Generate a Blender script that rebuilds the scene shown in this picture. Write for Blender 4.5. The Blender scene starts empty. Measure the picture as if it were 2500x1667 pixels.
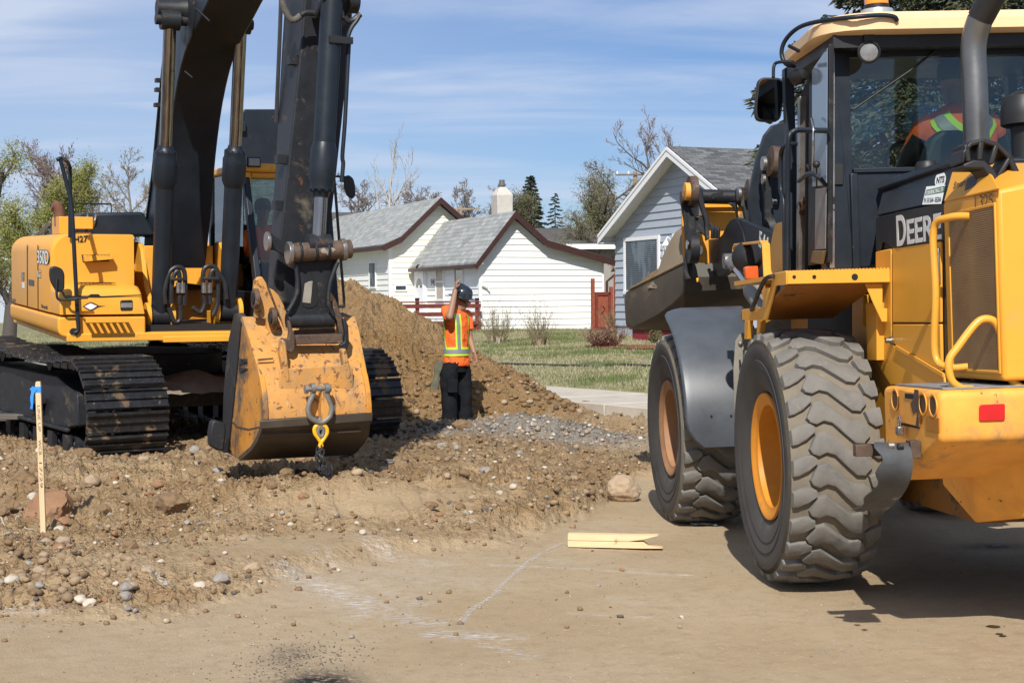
import bpy, bmesh, math, random
import numpy as np
from mathutils import Vector, Matrix, noise as mnoise
from math import sin, cos, radians, pi, sqrt, atan2
SC = bpy.context.scene
COL = SC.collection
# ---------------------------------------------------------------- camera (pixels of the 2500x1667 photograph)
F = 3800.0; CX, CY = 1250.0, 833.5
CAM_H = 1.65; PITCH = 96.5 / F; ROLL = .0078
_f = np.array([0, cos(PITCH), -sin(PITCH)]); _u0 = np.array([0, sin(PITCH), cos(PITCH)]); _r0 = np.array([1., 0, 0])
_r = _r0 * cos(ROLL) - _u0 * sin(ROLL); _u = _u0 * cos(ROLL) + _r0 * sin(ROLL)
CAMP = np.array([0, 0, CAM_H])
cd = bpy.data.cameras.new('camera'); cam = bpy.data.objects.new('camera', cd); COL.objects.link(cam)
cd.sensor_width = 36; cd.lens = 36 * F / 2500; cd.clip_start = .05; cd.clip_end = 3000
m = Matrix.Identity(4)
for i in range(3):
    m[i][0] = _r[i]; m[i][1] = _u[i]; m[i][2] = -_f[i]; m[i][3] = CAMP[i]
cam.matrix_world = m; SC.camera = cam
# ---------------------------------------------------------------- light
SUN_EL = 42.0; SUN_X, SUN_Y = -.09, -1.0                      # horizontal direction towards the sun
sv = Vector((SUN_X, SUN_Y, 0)).normalized() * cos(radians(SUN_EL)) + Vector((0, 0, sin(radians(SUN_EL))))
sd = bpy.data.lights.new('sun', 'SUN'); sd.energy = 5.0; sd.angle = radians(.5); sd.color = (1, .955, .88)
sun = bpy.data.objects.new('sun', sd); COL.objects.link(sun); sun.rotation_euler = sv.to_track_quat('Z', 'Y').to_euler()
SC.view_settings.view_transform = 'Standard'; SC.view_settings.look = 'None'; SC.view_settings.gamma = 1
SC.view_settings.exposure = 0.20
wd = bpy.data.worlds.new('World'); SC.world = wd; wd.use_nodes = True
nt = wd.node_tree; nt.nodes.clear(); N = nt.nodes.new; LK = nt.links.new
out = N('ShaderNodeOutputWorld'); bg = N('ShaderNodeBackground'); sky = N('ShaderNodeTexSky')
sky.sky_type = 'NISHITA'; sky.sun_disc = False; sky.sun_elevation = radians(SUN_EL)
sky.sun_rotation = atan2(sv.x, sv.y); sky.altitude = 600; sky.air_density = 1.0; sky.dust_density = .6; sky.ozone_density = 2.2
bg.inputs[1].default_value = .053
tc = N('ShaderNodeTexCoord')
sep = N('ShaderNodeSeparateXYZ'); LK(tc.outputs['Generated'], sep.inputs[0])
# project direction on a cloud plane so the streaks run level and compress towards the horizon
mx = N('ShaderNodeMath'); mx.operation = 'MAXIMUM'; LK(sep.outputs[2], mx.inputs[0]); mx.inputs[1].default_value = 0.0
ad = N('ShaderNodeMath'); ad.operation = 'ADD'; LK(mx.outputs[0], ad.inputs[0]); ad.inputs[1].default_value = .09
dx = N('ShaderNodeMath'); dx.operation = 'DIVIDE'; LK(sep.outputs[0], dx.inputs[0]); LK(ad.outputs[0], dx.inputs[1])
dy = N('ShaderNodeMath'); dy.operation = 'DIVIDE'; LK(sep.outputs[1], dy.inputs[0]); LK(ad.outputs[0], dy.inputs[1])
cb = N('ShaderNodeCombineXYZ'); LK(dx.outputs[0], cb.inputs[0]); LK(dy.outputs[0], cb.inputs[1])
def sky_noise(sx, sy, loc, rot, detail, rough, dist, lo, hi):
    mp = N('ShaderNodeMapping'); LK(cb.outputs[0], mp.inputs[0]); mp.inputs['Scale'].default_value = (sx, sy, 1)
    mp.inputs['Location'].default_value = loc; mp.inputs['Rotation'].default_value = (0, 0, rot)
    n = N('ShaderNodeTexNoise'); LK(mp.outputs[0], n.inputs[0]); n.inputs['Scale'].default_value = 1
    n.inputs['Detail'].default_value = detail; n.inputs['Roughness'].default_value = rough; n.inputs['Distortion'].default_value = dist
    mr = N('ShaderNodeMapRange'); mr.interpolation_type = 'SMOOTHSTEP'; LK(n.outputs[0], mr.inputs[0])
    mr.inputs[1].default_value = lo; mr.inputs[2].default_value = hi
    return mr.outputs[0]
c1 = sky_noise(.55, 1.1, (3.1, 5.2, 0), .12, 8, .55, .5, .44, .66)
c2 = sky_noise(.6, 1.5, (1.3, .2, 0), .20, 6, .52, .9, .40, .74)
# more veil to the left
mrx = N('ShaderNodeMapRange'); LK(sep.outputs[0], mrx.inputs[0]); mrx.inputs[1].default_value = .12; mrx.inputs[2].default_value = -.25
mrx.inputs[3].default_value = 0; mrx.inputs[4].default_value = 1
def mth(op, a, b, c=None):
    n = N('ShaderNodeMath'); n.operation = op
    for i, q in enumerate((a, b, c)):
        if q is None: continue
        if isinstance(q, (int, float)): n.inputs[i].default_value = q
        else: LK(q, n.inputs[i])
    return n.outputs[0]
veil = mth('ADD', mth('MULTIPLY', c1, .42), mth('ADD', mth('MULTIPLY', c2, .46), mth('MULTIPLY', mrx.outputs[0], .42)))
veil = mth('MINIMUM', veil, .92)
tint = N('ShaderNodeMix'); tint.data_type = 'RGBA'; tint.blend_type = 'MULTIPLY'; tint.inputs[0].default_value = 1
LK(sky.outputs[0], tint.inputs[6]); tint.inputs[7].default_value = (1.03, 1.23, 1.60, 1)
mixc = N('ShaderNodeMix'); mixc.data_type = 'RGBA'; LK(veil, mixc.inputs[0]); LK(tint.outputs[2], mixc.inputs[6])
mixc.inputs[7].default_value = (10.0, 11.4, 14.2, 1)
LK(mixc.outputs[2], bg.inputs[0]); LK(bg.outputs[0], out.inputs[0])
# ---------------------------------------------------------------- projection helpers: photograph pixel -> place
def ray(x, y): return _f + _r * (x - CX) / F - _u * (y - CY) / F
def W(x, y, Y):
    d = ray(x, y); return Vector(CAMP + d * Y / d[1])
def G(x, y, z=0.):
    d = ray(x, y); return Vector(CAMP + d * (z - CAM_H) / d[2])
class Fr:
    "a thing's own frame: heading (deg), pitch, roll; on() = where the sight line of a pixel meets one of its planes"
    def __init__(s, o, h, pitch=0., roll=0.):
        h = radians(h); q = radians(pitch); w = radians(roll)
        x = Vector((cos(h) * cos(q), sin(h) * cos(q), sin(q))); y = Vector((-sin(h), cos(h), 0)); z = x.cross(y)
        y2 = y * cos(w) + z * sin(w); z2 = x.cross(y2)
        s.R = Matrix((x, y2, z2)).transposed(); s.o = Vector(o)
    def mat(s):
        m = s.R.to_4x4(); m.translation = s.o; return m
    def on(s, X, Y, ax, val):
        c = s.R.transposed() @ (Vector(CAMP) - s.o); d = s.R.transposed() @ Vector(ray(X, Y)); return c + d * ((val - c[ax]) / d[ax])
    def loc(s, w): return s.R.transposed() @ (Vector(w) - s.o)
    def w(s, l): return s.o + s.R @ Vector(l)
# ---------------------------------------------------------------- object helpers
def tag(o, label=None, cat=None, group=None, kind=None):
    if label: o['label'] = label
    if cat: o['category'] = cat
    if group: o['group'] = group
    if kind: o['kind'] = kind
    return o
def empty(name, mat=None, label=None, cat=None, group=None):
    o = bpy.data.objects.new(name, None); COL.objects.link(o); o.empty_display_size = .2
    if mat is not None: o.matrix_world = mat
    return tag(o, label, cat, group)
def catmull(pts, k=6):
    P = [Vector(p) for p in pts]; Q = [P[0]] + P + [P[-1]]; o = []
    for i in range(1, len(Q) - 2):
        a, b, c, d = Q[i - 1:i + 3]
        for j in range(k):
            t = j / k; o.append(.5 * ((2 * b) + (c - a) * t + (2 * a - 5 * b + 4 * c - d) * t * t + (3 * b - a - 3 * c + d) * t ** 3))
    o.append(P[-1]); return o
def rnd_poly(pts, r, k=4):
    "round the corners of a closed 2D outline"
    n = len(pts); o = []
    for i in range(n):
        a, b, c = Vector(pts[i - 1]), Vector(pts[i]), Vector(pts[(i + 1) % n])
        rr = r[i] if isinstance(r, (list, tuple)) else r
        q = min(rr, (a - b).length * .48, (c - b).length * .48)
        if q < 1e-5: o.append(tuple(b)); continue
        p, s = b + (a - b).normalized() * q, b + (c - b).normalized() * q
        for j in range(k + 1):
            t = j / k; o.append(tuple(p * (1 - t) ** 2 + b * 2 * t * (1 - t) + s * t * t))
    return o
class MB:
    def __init__(s): s.v = []; s.f = []; s.mi = []; s.cur = 0
    def add(s, vs, fs):
        n = len(s.v); s.v += [tuple(v) for v in vs]; s.f += [tuple(n + i for i in f) for f in fs]; s.mi += [s.cur] * len(fs)
    def box(s, a, b, M=None):
        x0, y0, z0 = a; x1, y1, z1 = b
        vs = [Vector(q) for q in ((x0, y0, z0), (x1, y0, z0), (x1, y1, z0), (x0, y1, z0), (x0, y0, z1), (x1, y0, z1), (x1, y1, z1), (x0, y1, z1))]
        if M is not None: vs = [M @ v for v in vs]
        s.add(vs, [(0, 3, 2, 1), (4, 5, 6, 7), (0, 1, 5, 4), (1, 2, 6, 5), (2, 3, 7, 6), (3, 0, 4, 7)])
    def extr(s, pts, vec):
        n = len(pts); P = [Vector(p) for p in pts]; v = Vector(vec)
        s.add(P + [p + v for p in P], [tuple(range(n - 1, -1, -1)), tuple(range(n, 2 * n))] + [(i, (i + 1) % n, n + (i + 1) % n, n + i) for i in range(n)])
    def prism(s, pts, ax, a, b):
        "outline in the two other axes (in xyz order) extruded along axis ax from a to b"
        def mk(p, q): l = [p[0], p[1]]; l.insert(ax, q); return l
        P = [mk(p, a) for p in pts]; v = [0, 0, 0]; v[ax] = b - a; s.extr(P, v)
    def tube(s, pts, r, n=10, sm=0, closed=False, caps=True, flat=None):
        P = [Vector(p) for p in pts]
        if sm: P = catmull(P + [P[0]] if closed else P, sm)
        if closed and sm: P = P[:-1]
        L = len(P); rr = r if isinstance(r, (list, tuple)) else None
        up = None; vs = []
        for i, p in enumerate(P):
            a = P[i - 1] if (i or closed) else p; b = P[(i + 1) % L] if (i < L - 1 or closed) else p
            t = (b - a)
            if t.length < 1e-9: t = Vector((0, 0, 1))
            t.normalize()
            if up is None:
                up = Vector((0, 0, 1)) if abs(t.z) < .9 else Vector((1, 0, 0))
            up = (up - t * up.dot(t))
            if up.length < 1e-6: up = t.orthogonal()
            up.normalize(); sd_ = t.cross(up)
            if rr:
                q = i / (L - 1) * (len(rr) - 1); k = min(int(q), len(rr) - 2) if len(rr) > 1 else 0; R_ = rr[k] + (rr[k + 1] - rr[k]) * (q - k) if len(rr) > 1 else rr[0]
            else: R_ = r
            for j in range(n):
                an = 2 * pi * j / n; vs.append(p + (sd_ * cos(an) * (flat or 1) + up * sin(an)) * R_)
        fs = []
        for i in range(L if closed else L - 1):
            for j in range(n):
                i2 = (i + 1) % L; fs.append((i * n + j, i * n + (j + 1) % n, i2 * n + (j + 1) % n, i2 * n + j))
        if caps and not closed: fs += [tuple(range(n - 1, -1, -1)), tuple(range((L - 1) * n, L * n))]
        s.add(vs, fs)
    def cyl(s, p, q, r, r2=None, n=24): s.tube([p, q], [r, r if r2 is None else r2], n)
    def lathe(s, prof, o, ax, n=48, ref=None, closed=False):
        "profile [(radius, height)] spun round the axis through o"
        A = Vector(ax).normalized(); u = (Vector(ref) if ref else A.orthogonal()).normalized(); w = A.cross(u); O = Vector(o); vs = []
        for r_, h in prof:
            for j in range(n):
                a = 2 * pi * j / n; vs.append(O + A * h + (u * cos(a) + w * sin(a)) * r_)
        m_ = len(prof); fs = []
        for i in range(m_ - 1 + (1 if closed else 0)):
            for j in range(n):
                k = (i + 1) % m_; fs.append((i * n + j, k * n + j, k * n + (j + 1) % n, i * n + (j + 1) % n))
        if not closed:
            if prof[0][0] > 1e-6: fs.append(tuple(range(n)))
            if prof[-1][0] > 1e-6: fs.append(tuple(range(m_ * n - 1, (m_ - 1) * n - 1, -1)))
        s.add(vs, fs)
    def loft(s, rings, caps=True, closed=True):
        n = len(rings[0]); vs = [p for r_ in rings for p in r_]; fs = []
        for i in range(len(rings) - 1):
            for j in range(n if closed else n - 1): fs.append((i * n + j, i * n + (j + 1) % n, (i + 1) * n + (j + 1) % n, (i + 1) * n + j))
        if caps: fs += [tuple(range(n - 1, -1, -1)), tuple(range((len(rings) - 1) * n, len(rings) * n))]
        s.add(vs, fs)
    def sphere(s, c, r, n=16, m_=10, sc=(1, 1, 1)):
        vs = []; fs = []
        for i in range(m_ + 1):
            t = pi * i / m_
            for j in range(n): a = 2 * pi * j / n; vs.append((c[0] + r * sc[0] * sin(t) * cos(a), c[1] + r * sc[1] * sin(t) * sin(a), c[2] + r * sc[2] * cos(t)))
        for i in range(m_):
            for j in range(n): fs.append((i * n + j, (i + 1) * n + j, (i + 1) * n + (j + 1) % n, i * n + (j + 1) % n))
        s.add(vs, fs)
    def build(s, name, mat, parent=None, bevel=0, smooth=True, solid=0, sharp=32, seg=2, fix=True, M=None):
        me = bpy.data.meshes.new(name); me.from_pydata(s.v, [], s.f)
        for q in (mat if isinstance(mat, (list, tuple)) else [mat]): me.materials.append(q)
        if any(s.mi): me.polygons.foreach_set('material_index', s.mi)
        if fix and len(s.v) < 60000:
            bm = bmesh.new(); bm.from_mesh(me)
            bmesh.ops.remove_doubles(bm, verts=bm.verts, dist=1e-5)
            bmesh.ops.dissolve_degenerate(bm, edges=bm.edges, dist=1e-5)
            bmesh.ops.recalc_face_normals(bm, faces=bm.faces); bm.to_mesh(me); bm.free()
        if smooth and len(me.polygons):
            me.polygons.foreach_set('use_smooth', [True] * len(me.polygons)); me.set_sharp_from_angle(angle=radians(sharp))
        me.update(); o = bpy.data.objects.new(name, me); COL.objects.link(o)
        if M is not None: o.matrix_world = M
        if parent is not None: o.parent = parent
        if solid: q = o.modifiers.new('thick', 'SOLIDIFY'); q.thickness = solid; q.offset = -1
        if bevel:
            q = o.modifiers.new('bevel', 'BEVEL'); q.width = bevel; q.segments = seg; q.limit_method = 'ANGLE'; q.angle_limit = radians(35); q.harden_normals = False
        return o
def text(name, s_, size, mat, parent, M, depth=.002, shear=0., sx=1., bold=0.):
    cu = bpy.data.curves.new(name, 'FONT'); cu.body = s_; cu.size = size; cu.extrude = depth; cu.align_x = 'CENTER'; cu.align_y = 'CENTER'; cu.shear = shear; cu.offset = bold
    t = bpy.data.objects.new('tmp', cu); COL.objects.link(t); dg = bpy.context.evaluated_depsgraph_get()
    me = bpy.data.meshes.new_from_object(t.evaluated_get(dg)); bpy.data.objects.remove(t)
    me.transform(Matrix.Diagonal((sx, 1, 1, 1))); me.transform(M); me.materials.clear(); me.materials.append(mat)
    o = bpy.data.objects.new(name, me); COL.objects.link(o); o.parent = parent; return o
def basis(o, x, up, lift=0.):
    "matrix whose local X runs along x, local Y roughly up, placed at o"
    X = Vector(x).normalized(); Z = X.cross(Vector(up)).normalized(); Y = Z.cross(X); m_ = Matrix((X, Y, Z)).transposed().to_4x4(); m_.translation = Vector(o) + Z * lift; return m_
# ---------------------------------------------------------------- materials
def mk(name, col, rough=.6, metal=0., var=.12, vs=6., marks=(), bump=0., bs=40., coat=0., spec=.5, coord='Object', stretch=None, alpha=None, bdist=.01):
    "principled surface: colour varied by noise, then patches [(colour, amount 0..1, scale, roughness, stretch)]"
    m_ = bpy.data.materials.new(name); m_.use_nodes = True; t = m_.node_tree; n = t.nodes.new; l = t.links.new
    b = t.nodes['Principled BSDF']; tc_ = n('ShaderNodeTexCoord'); src = tc_.outputs[coord]
    def mapped(st):
        if st is None: return src
        q = n('ShaderNodeMapping'); q.inputs['Scale'].default_value = st; l(src, q.inputs[0]); return q.outputs[0]
    def nz(sc, det=6, ro=.6, st=None, dist=0.):
        q = n('ShaderNodeTexNoise'); q.inputs['Scale'].default_value = sc; q.inputs['Detail'].default_value = det; q.inputs['Roughness'].default_value = ro
        q.inputs['Distortion'].default_value = dist; l(mapped(st), q.inputs[0]); return q.outputs[0]
    c0 = nz(vs, 8, .65, stretch); r_ = n('ShaderNodeMapRange'); l(c0, r_.inputs[0]); r_.inputs[1].default_value = .3; r_.inputs[2].default_value = .7
    r_.inputs[3].default_value = 1 - var; r_.inputs[4].default_value = 1 + var
    mu = n('ShaderNodeVectorMath'); mu.operation = 'SCALE'; mu.inputs[0].default_value = col[:3]; l(r_.outputs[0], mu.inputs[3]); cur = mu.outputs[0]
    rr = n('ShaderNodeMapRange'); l(c0, rr.inputs[0]); rr.inputs[3].default_value = max(0, rough - .12); rr.inputs[4].default_value = min(1, rough + .12); rcur = rr.outputs[0]
    for mk_ in marks:
        mc, am, sc = mk_[:3]; ro = mk_[3] if len(mk_) > 3 else .85; st = mk_[4] if len(mk_) > 4 else None; soft = mk_[5] if len(mk_) > 5 else .05
        q = nz(sc, 9, .68, st, .3); g = n('ShaderNodeMapRange'); l(q, g.inputs[0]); th = .72 - .44 * am
        g.inputs[1].default_value = th; g.inputs[2].default_value = th + soft; g.interpolation_type = 'SMOOTHSTEP'
        mx_ = n('ShaderNodeMix'); mx_.data_type = 'RGBA'; l(g.outputs[0], mx_.inputs[0]); l(cur, mx_.inputs[6]); mx_.inputs[7].default_value = (*mc[:3], 1); cur = mx_.outputs[2]
        m2 = n('ShaderNodeMix'); m2.data_type = 'FLOAT'; l(g.outputs[0], m2.inputs[0]); l(rcur, m2.inputs[2]); m2.inputs[3].default_value = ro; rcur = m2.outputs[0]
    l(cur, b.inputs['Base Color']); l(rcur, b.inputs['Roughness']); b.inputs['Metallic'].default_value = metal
    b.inputs['Specular IOR Level'].default_value = spec; b.inputs['Coat Weight'].default_value = coat
    if bump:
        q = nz(bs, 8, .65); bp = n('ShaderNodeBump'); bp.inputs['Strength'].default_value = bump; bp.inputs['Distance'].default_value = bdist; l(q, bp.inputs['Height']); l(bp.outputs[0], b.inputs['Normal'])
    return m_
def srgb(*c): return tuple(((x / 255 + .055) / 1.055) ** 2.4 if x > 10 else x / 255 / 12.92 for x in c)
def glass(name, col=(1, 1, 1), rough=.0, dark=.5, tint=None):
    m_ = bpy.data.materials.new(name); m_.use_nodes = True; t = m_.node_tree; n = t.nodes.new; l = t.links.new; t.nodes.clear()
    o = n('ShaderNodeOutputMaterial'); tr = n('ShaderNodeBsdfTransparent'); tr.inputs[0].default_value = (*[c * (1 - dark) for c in (tint or col)], 1)
    g = n('ShaderNodeBsdfGlossy'); g.inputs['Roughness'].default_value = rough; g.inputs[0].default_value = (1, 1, 1, 1)
    fr = n('ShaderNodeFresnel'); fr.inputs[0].default_value = 1.5; mx_ = n('ShaderNodeMixShader'); l(fr.outputs[0], mx_.inputs[0]); l(tr.outputs[0], mx_.inputs[1]); l(g.outputs[0], mx_.inputs[2]); l(mx_.outputs[0], o.inputs[0])
    return m_
YEL = srgb(222, 158, 54)
M = {}
M['yellow'] = mk('yellow_paint', YEL, .42, var=.07, vs=2.5, coat=.15, marks=[((.20, .13, .06), .16, 3.2, .8, None, .3), ((.09, .045, .02), .10, 22, .9), ((.33, .31, .24), .10, 16, .8)], bump=.03, bs=60)
M['yellow_clean'] = mk('yellow_paint_clean', YEL, .45, var=.05, vs=1.5, coat=0, spec=.35, marks=[((.38, .27, .12), .42, 1.7, .75, None, .35), ((.33, .22, .09), .30, 5, .8, (1, 1, .25), .25), ((.16, .08, .03), .07, 34, .8, None, .03)], bump=.02, bs=30)
M['yellow_worn'] = mk('yellow_paint_worn', srgb(228, 158, 62), .6, var=.16, vs=5, marks=[((.22, .17, .10), .42, 2.6, .85, None, .22), ((.12, .05, .022), .17, 15, .85), ((.07, .055, .045), .12, 6, .7, None, .08)], bump=.12, bs=45)
M['char'] = mk('charcoal_paint', (.013, .018, .026), .42, var=.25, vs=4, spec=.32, marks=[((.065, .062, .06), .22, 4.5, .7, None, .3), ((.13, .11, .085), .10, 24, .9)], bump=.03, bs=50)
M['char_worn'] = mk('charcoal_paint_worn', (.015, .0165, .020), .5, var=.3, vs=6, spec=.35, marks=[((.12, .10, .075), .40, 4, .85, None, .2), ((.09, .04, .02), .22, 11, .9), ((.2, .19, .18), .12, 26, .5)], bump=.12, bs=40)
M['black'] = mk('black_plastic', (.012, .012, .013), .5, var=.2, marks=[((.06, .055, .05), .15, 9, .8, None, .3)])
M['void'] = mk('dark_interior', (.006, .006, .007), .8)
M['steel'] = mk('bare_steel', (.30, .28, .26), .35, metal=.8, var=.25, vs=9, marks=[((.12, .06, .03), .3, 8, .8), ((.04, .035, .03), .28, 5, .7)], bump=.12, bs=50)
M['track'] = mk('track_steel', (.036, .036, .038), .36, metal=.5, var=.35, vs=12, marks=[((.20, .14, .085), .38, 4.2, .95, (1, 1, 1), .08), ((.25, .24, .23), .2, 28, .35)], bump=.3, bs=45)
M['chrome'] = mk('chrome_rod', (.55, .52, .48), .12, metal=1, var=.1, vs=4)
M['hose'] = mk('black_hose', (.018, .018, .02), .42, var=.25, marks=[((.08, .07, .055), .2, 9, .8, None, .2)])
M['rust'] = mk('rusty_steel', (.085, .052, .034), .65, var=.4, vs=14, marks=[((.30, .26, .21), .25, 12, .45), ((.05, .035, .03), .35, 7, .8)], bump=.3, bs=50)
M['white'] = mk('white_paint', (.78, .78, .76), .5, var=.03)
M['decal_white'] = mk('decal_white', (.72, .72, .70), .4, var=.04)
M['decal_black'] = mk('decal_black', (.02, .02, .02), .4)
def obj_rock(seed, r, sc=(1, 1, 1), sub=2, rough=.28, ang=.0):
    bm = bmesh.new(); bmesh.ops.create_icosphere(bm, subdivisions=sub, radius=1)
    o_ = Vector((seed * 7.13, seed * 3.71, seed * 1.37)); R_ = random.Random(seed); cuts = []
    for k in range(int(3 + ang * 9)): n_ = Vector((R_.gauss(0, 1), R_.gauss(0, 1), R_.gauss(0, 1))).normalized(); cuts.append((n_, .62 + .28 * R_.random()))
    for v in bm.verts:
        p = v.co.copy(); q = p * (1 + mnoise.noise(p * .9 + o_) * rough)
        for n_, h in cuts:
            e = q.dot(n_) - h
            if e > 0: q -= n_ * e * min(1, .35 + ang)
        d = mnoise.noise(p * 2.7 + o_) * .10 + (mnoise.noise(p * 6.1 + o_) * .06 + mnoise.noise(p * 13. + o_) * .035 if sub > 2 else 0) * (.4 + ang)
        q *= 1 + d; v.co = Vector((q.x * sc[0], q.y * sc[1], q.z * sc[2])) * r
    me = bpy.data.meshes.new('stone'); bm.to_mesh(me); bm.free()
    me.polygons.foreach_set('use_smooth', [True] * len(me.polygons)); me.set_sharp_from_angle(angle=radians(28 if ang > .3 else 60)); return me
# ================================================================ GROUND
RNG = np.random.default_rng(7)
_tab = RNG.random((256, 256))
def vn(x, y, sc, sd_=0):
    x = x * sc + sd_ * 17.3 + 1000; y = y * sc + sd_ * 9.7 + 1000
    xi = np.floor(x).astype(int); yi = np.floor(y).astype(int); fx = x - xi; fy = y - yi
    fx = fx * fx * (3 - 2 * fx); fy = fy * fy * (3 - 2 * fy)
    a = _tab[xi & 255, yi & 255]; b = _tab[(xi + 1) & 255, yi & 255]; c = _tab[xi & 255, (yi + 1) & 255]; d = _tab[(xi + 1) & 255, (yi + 1) & 255]
    return (a * (1 - fx) + b * fx) * (1 - fy) + (c * (1 - fx) + d * fx) * fy - .5
def fbm(x, y, sc, o=4, g=.5, sd_=0):
    s = 0; a = 1
    for i in range(o): s = s + a * vn(x * (1 if i % 2 else .96) - y * (.2 * i), y + x * .2 * i, sc * 2 ** i, sd_ + i); a *= g
    return s
def lump(x, y, sc, sd_=0):      # rounded clods
    return 1 - np.abs(2 * fbm(x, y, sc, 3, .5, sd_)) * 1.6
def sst(a, b, x): t = np.clip((x - a) / (b - a), 0, 1); return t * t * (3 - 2 * t)
EDX = np.array([-9, -4, -2.8, -1.8, -1.4, -.7, .2, .6, 1.2, 2.5, 9]); EDY = np.array([9.2, 8.7, 8.4, 8.3, 9.3, 10.3, 11.1, 12.3, 14.6, 15.5, 15.5])
# kerb line of the pavement
KP = np.array([1.75, 19.6]); KD = np.array([-.54, .842]); KN = np.array([.842, .54]); SWW = 1.85; SWZ = .30
def kerb_s(x, y): return (x - KP[0]) * KN[0] + (y - KP[1]) * KN[1]
def gau(x, y, cx, cy, rx, ry, a=0):
    dx, dy = x - cx, y - cy; c, s = cos(a), sin(a); u = dx * c + dy * s; v = -dx * s + dy * c; return np.exp(-(u / rx) ** 2 - (v / ry) ** 2)
def zones(x, y):
    e = y - np.interp(x, EDX, EDY) + .5 * fbm(x, y, 1.1, 3, .5, 3)
    berm = sst(-.16, .42, e)
    flat = gau(x, y, -1.3, 10.0, 1.3, .75, .5) + .9 * gau(x, y, -.9, 11.6, .9, .35, .4)      # smooth rolled strip
    rub = berm * np.clip(1 - 1.1 * flat, 0, 1)
    rub = rub * (.35 + .65 * sst(3.2, .6, x)) + .12 * sst(.6, .1, np.abs(e))
    return e, berm, np.clip(rub, 0, 1)
def Hs(x, y):
    e, berm, rub = zones(x, y); left = sst(1.2, -.4, x)
    z = berm * (.045 + .06 * left * sst(8.5, 10.5, y) + .14 * left * sst(10.5, 13.2, y) + .05 * sst(14, 19, y) * (1 - left))
    z = z - .07 * gau(x, y, 1.6, 12.2, 1.3, 2.2) * (1 - berm)
    z = z + .09 * gau(x, y, -4.7, 13.6, 1.2, .9) + .17 * gau(x, y, -1.6, 11.9, 1.1, .38, .25) + .05 * gau(x, y, -3.6, 12.3, 1.0, .8) + .06 * gau(x, y, -2.9, 9.3, 1.3, .5)
    z = z + .13 * gau(x, y, .05, 17.6, .5, .5) + .10 * gau(x, y, .45, 17.3, .55, .4) * (.6 + .8 * vn(x, y, 3.1, 77)) + .14 * gau(x, y, .75, 17.2, .8, .6) - .10 * gau(x, y, .1, 19.3, 2.0, .7)
    return z
def H(x, y, fine=True):
    x = np.asarray(x, float); y = np.asarray(y, float); e, berm, rub = zones(x, y); z = Hs(x, y)
    z = z + .02 * fbm(x, y, .45, 3, .5, 9)
    # tyre ruts pressed in the soft edge
    rut = gau(x, y, -1.0, 11.2, 1.0, .45, .45) * berm
    z = z - .028 * rut * (np.sin((x * .9 + y * .42 + .12 * np.sin(x * 9)) * 22) > .1)
    if fine:
        big = sst(-.3, .6, fbm(x, y, .8, 2, .5, 21))
        z = z + rub * (.066 * lump(x, y, 2.3, 5) * (.35 + big) + .054 * np.maximum(lump(x, y, 6.3, 6), .2) + .030 * np.maximum(lump(x, y, 15, 7), .1) + .014 * fbm(x, y, 40, 2, .6, 8) - .072)
        z = z + (.0035 * fbm(x, y, 9, 4, .6, 11) + .0030 * np.maximum(fbm(x, y, 30, 2, .6, 12), 0) * (1 + 2 * sst(.0, .5, fbm(x, y, .9, 2, .5, 14))))
        z = z + .012 * sst(.25, .0, np.abs(e)) * lump(x, y, 12, 13)
    z = z + (.17 * np.exp(-((kerb_s(x, y) + .45) / .42) ** 2) + .10 * np.exp(-((kerb_s(x, y) + .12) / .2) ** 2)) * (.5 + .5 * lump(x, y, 2.1, 55)) * sst(3.2, 1.6, x) * sst(14, 17, y)
    k = kerb_s(x, y); return np.where(k > -.15, np.minimum(z, .26) * (1 - sst(-.15, .05, k)) + .12 * sst(-.15, .05, k), z)
def h1(x, y): return float(H(np.array([x]), np.array([y]))[0])
def grid_mesh(name, X, Y, Z, mat, mask=None, keep=None):
    R_, C_ = X.shape; co = np.stack([X, Y, Z], -1).reshape(-1, 3).astype(np.float32)
    idx = np.arange(R_ * C_).reshape(R_, C_); q = np.stack([idx[:-1, :-1], idx[:-1, 1:], idx[1:, 1:], idx[1:, :-1]], -1).reshape(-1, 4)
    if keep is not None: q = q[keep.reshape(-1)[q].all(1)]
    me = bpy.data.meshes.new(name); me.vertices.add(len(co)); me.vertices.foreach_set('co', co.ravel()); me.loops.add(q.size); me.loops.foreach_set('vertex_index', q.ravel().astype(np.int32))
    me.polygons.add(len(q)); me.polygons.foreach_set('loop_start', np.arange(0, q.size, 4, dtype=np.int32)); me.update(calc_edges=True)
    me.polygons.foreach_set('use_smooth', np.ones(len(q), bool)); me.materials.append(mat)
    if mask is not None:
        a = me.color_attributes.new('zone', 'FLOAT_COLOR', 'POINT'); a.data.foreach_set('color', mask.reshape(-1, 4).astype(np.float32).ravel())
    me.validate(); o = bpy.data.objects.new(name, me); COL.objects.link(o); return o
def fast_mesh(name, co, faces, mat, n=3, mi=None, smooth=False):
    me = bpy.data.meshes.new(name); co = np.asarray(co, np.float32); q = np.asarray(faces, np.int32)
    me.vertices.add(len(co)); me.vertices.foreach_set('co', co.ravel()); me.loops.add(q.size); me.loops.foreach_set('vertex_index', q.ravel())
    me.polygons.add(len(q)); me.polygons.foreach_set('loop_start', np.arange(0, q.size, n, dtype=np.int32)); me.update(calc_edges=True)
    for q_ in (mat if isinstance(mat, (list, tuple)) else [mat]): me.materials.append(q_)
    if mi is not None: me.polygons.foreach_set('material_index', np.asarray(mi, np.int32))
    if smooth: me.polygons.foreach_set('use_smooth', np.ones(len(q), bool))
    o = bpy.data.objects.new(name, me); COL.objects.link(o); return o
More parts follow.
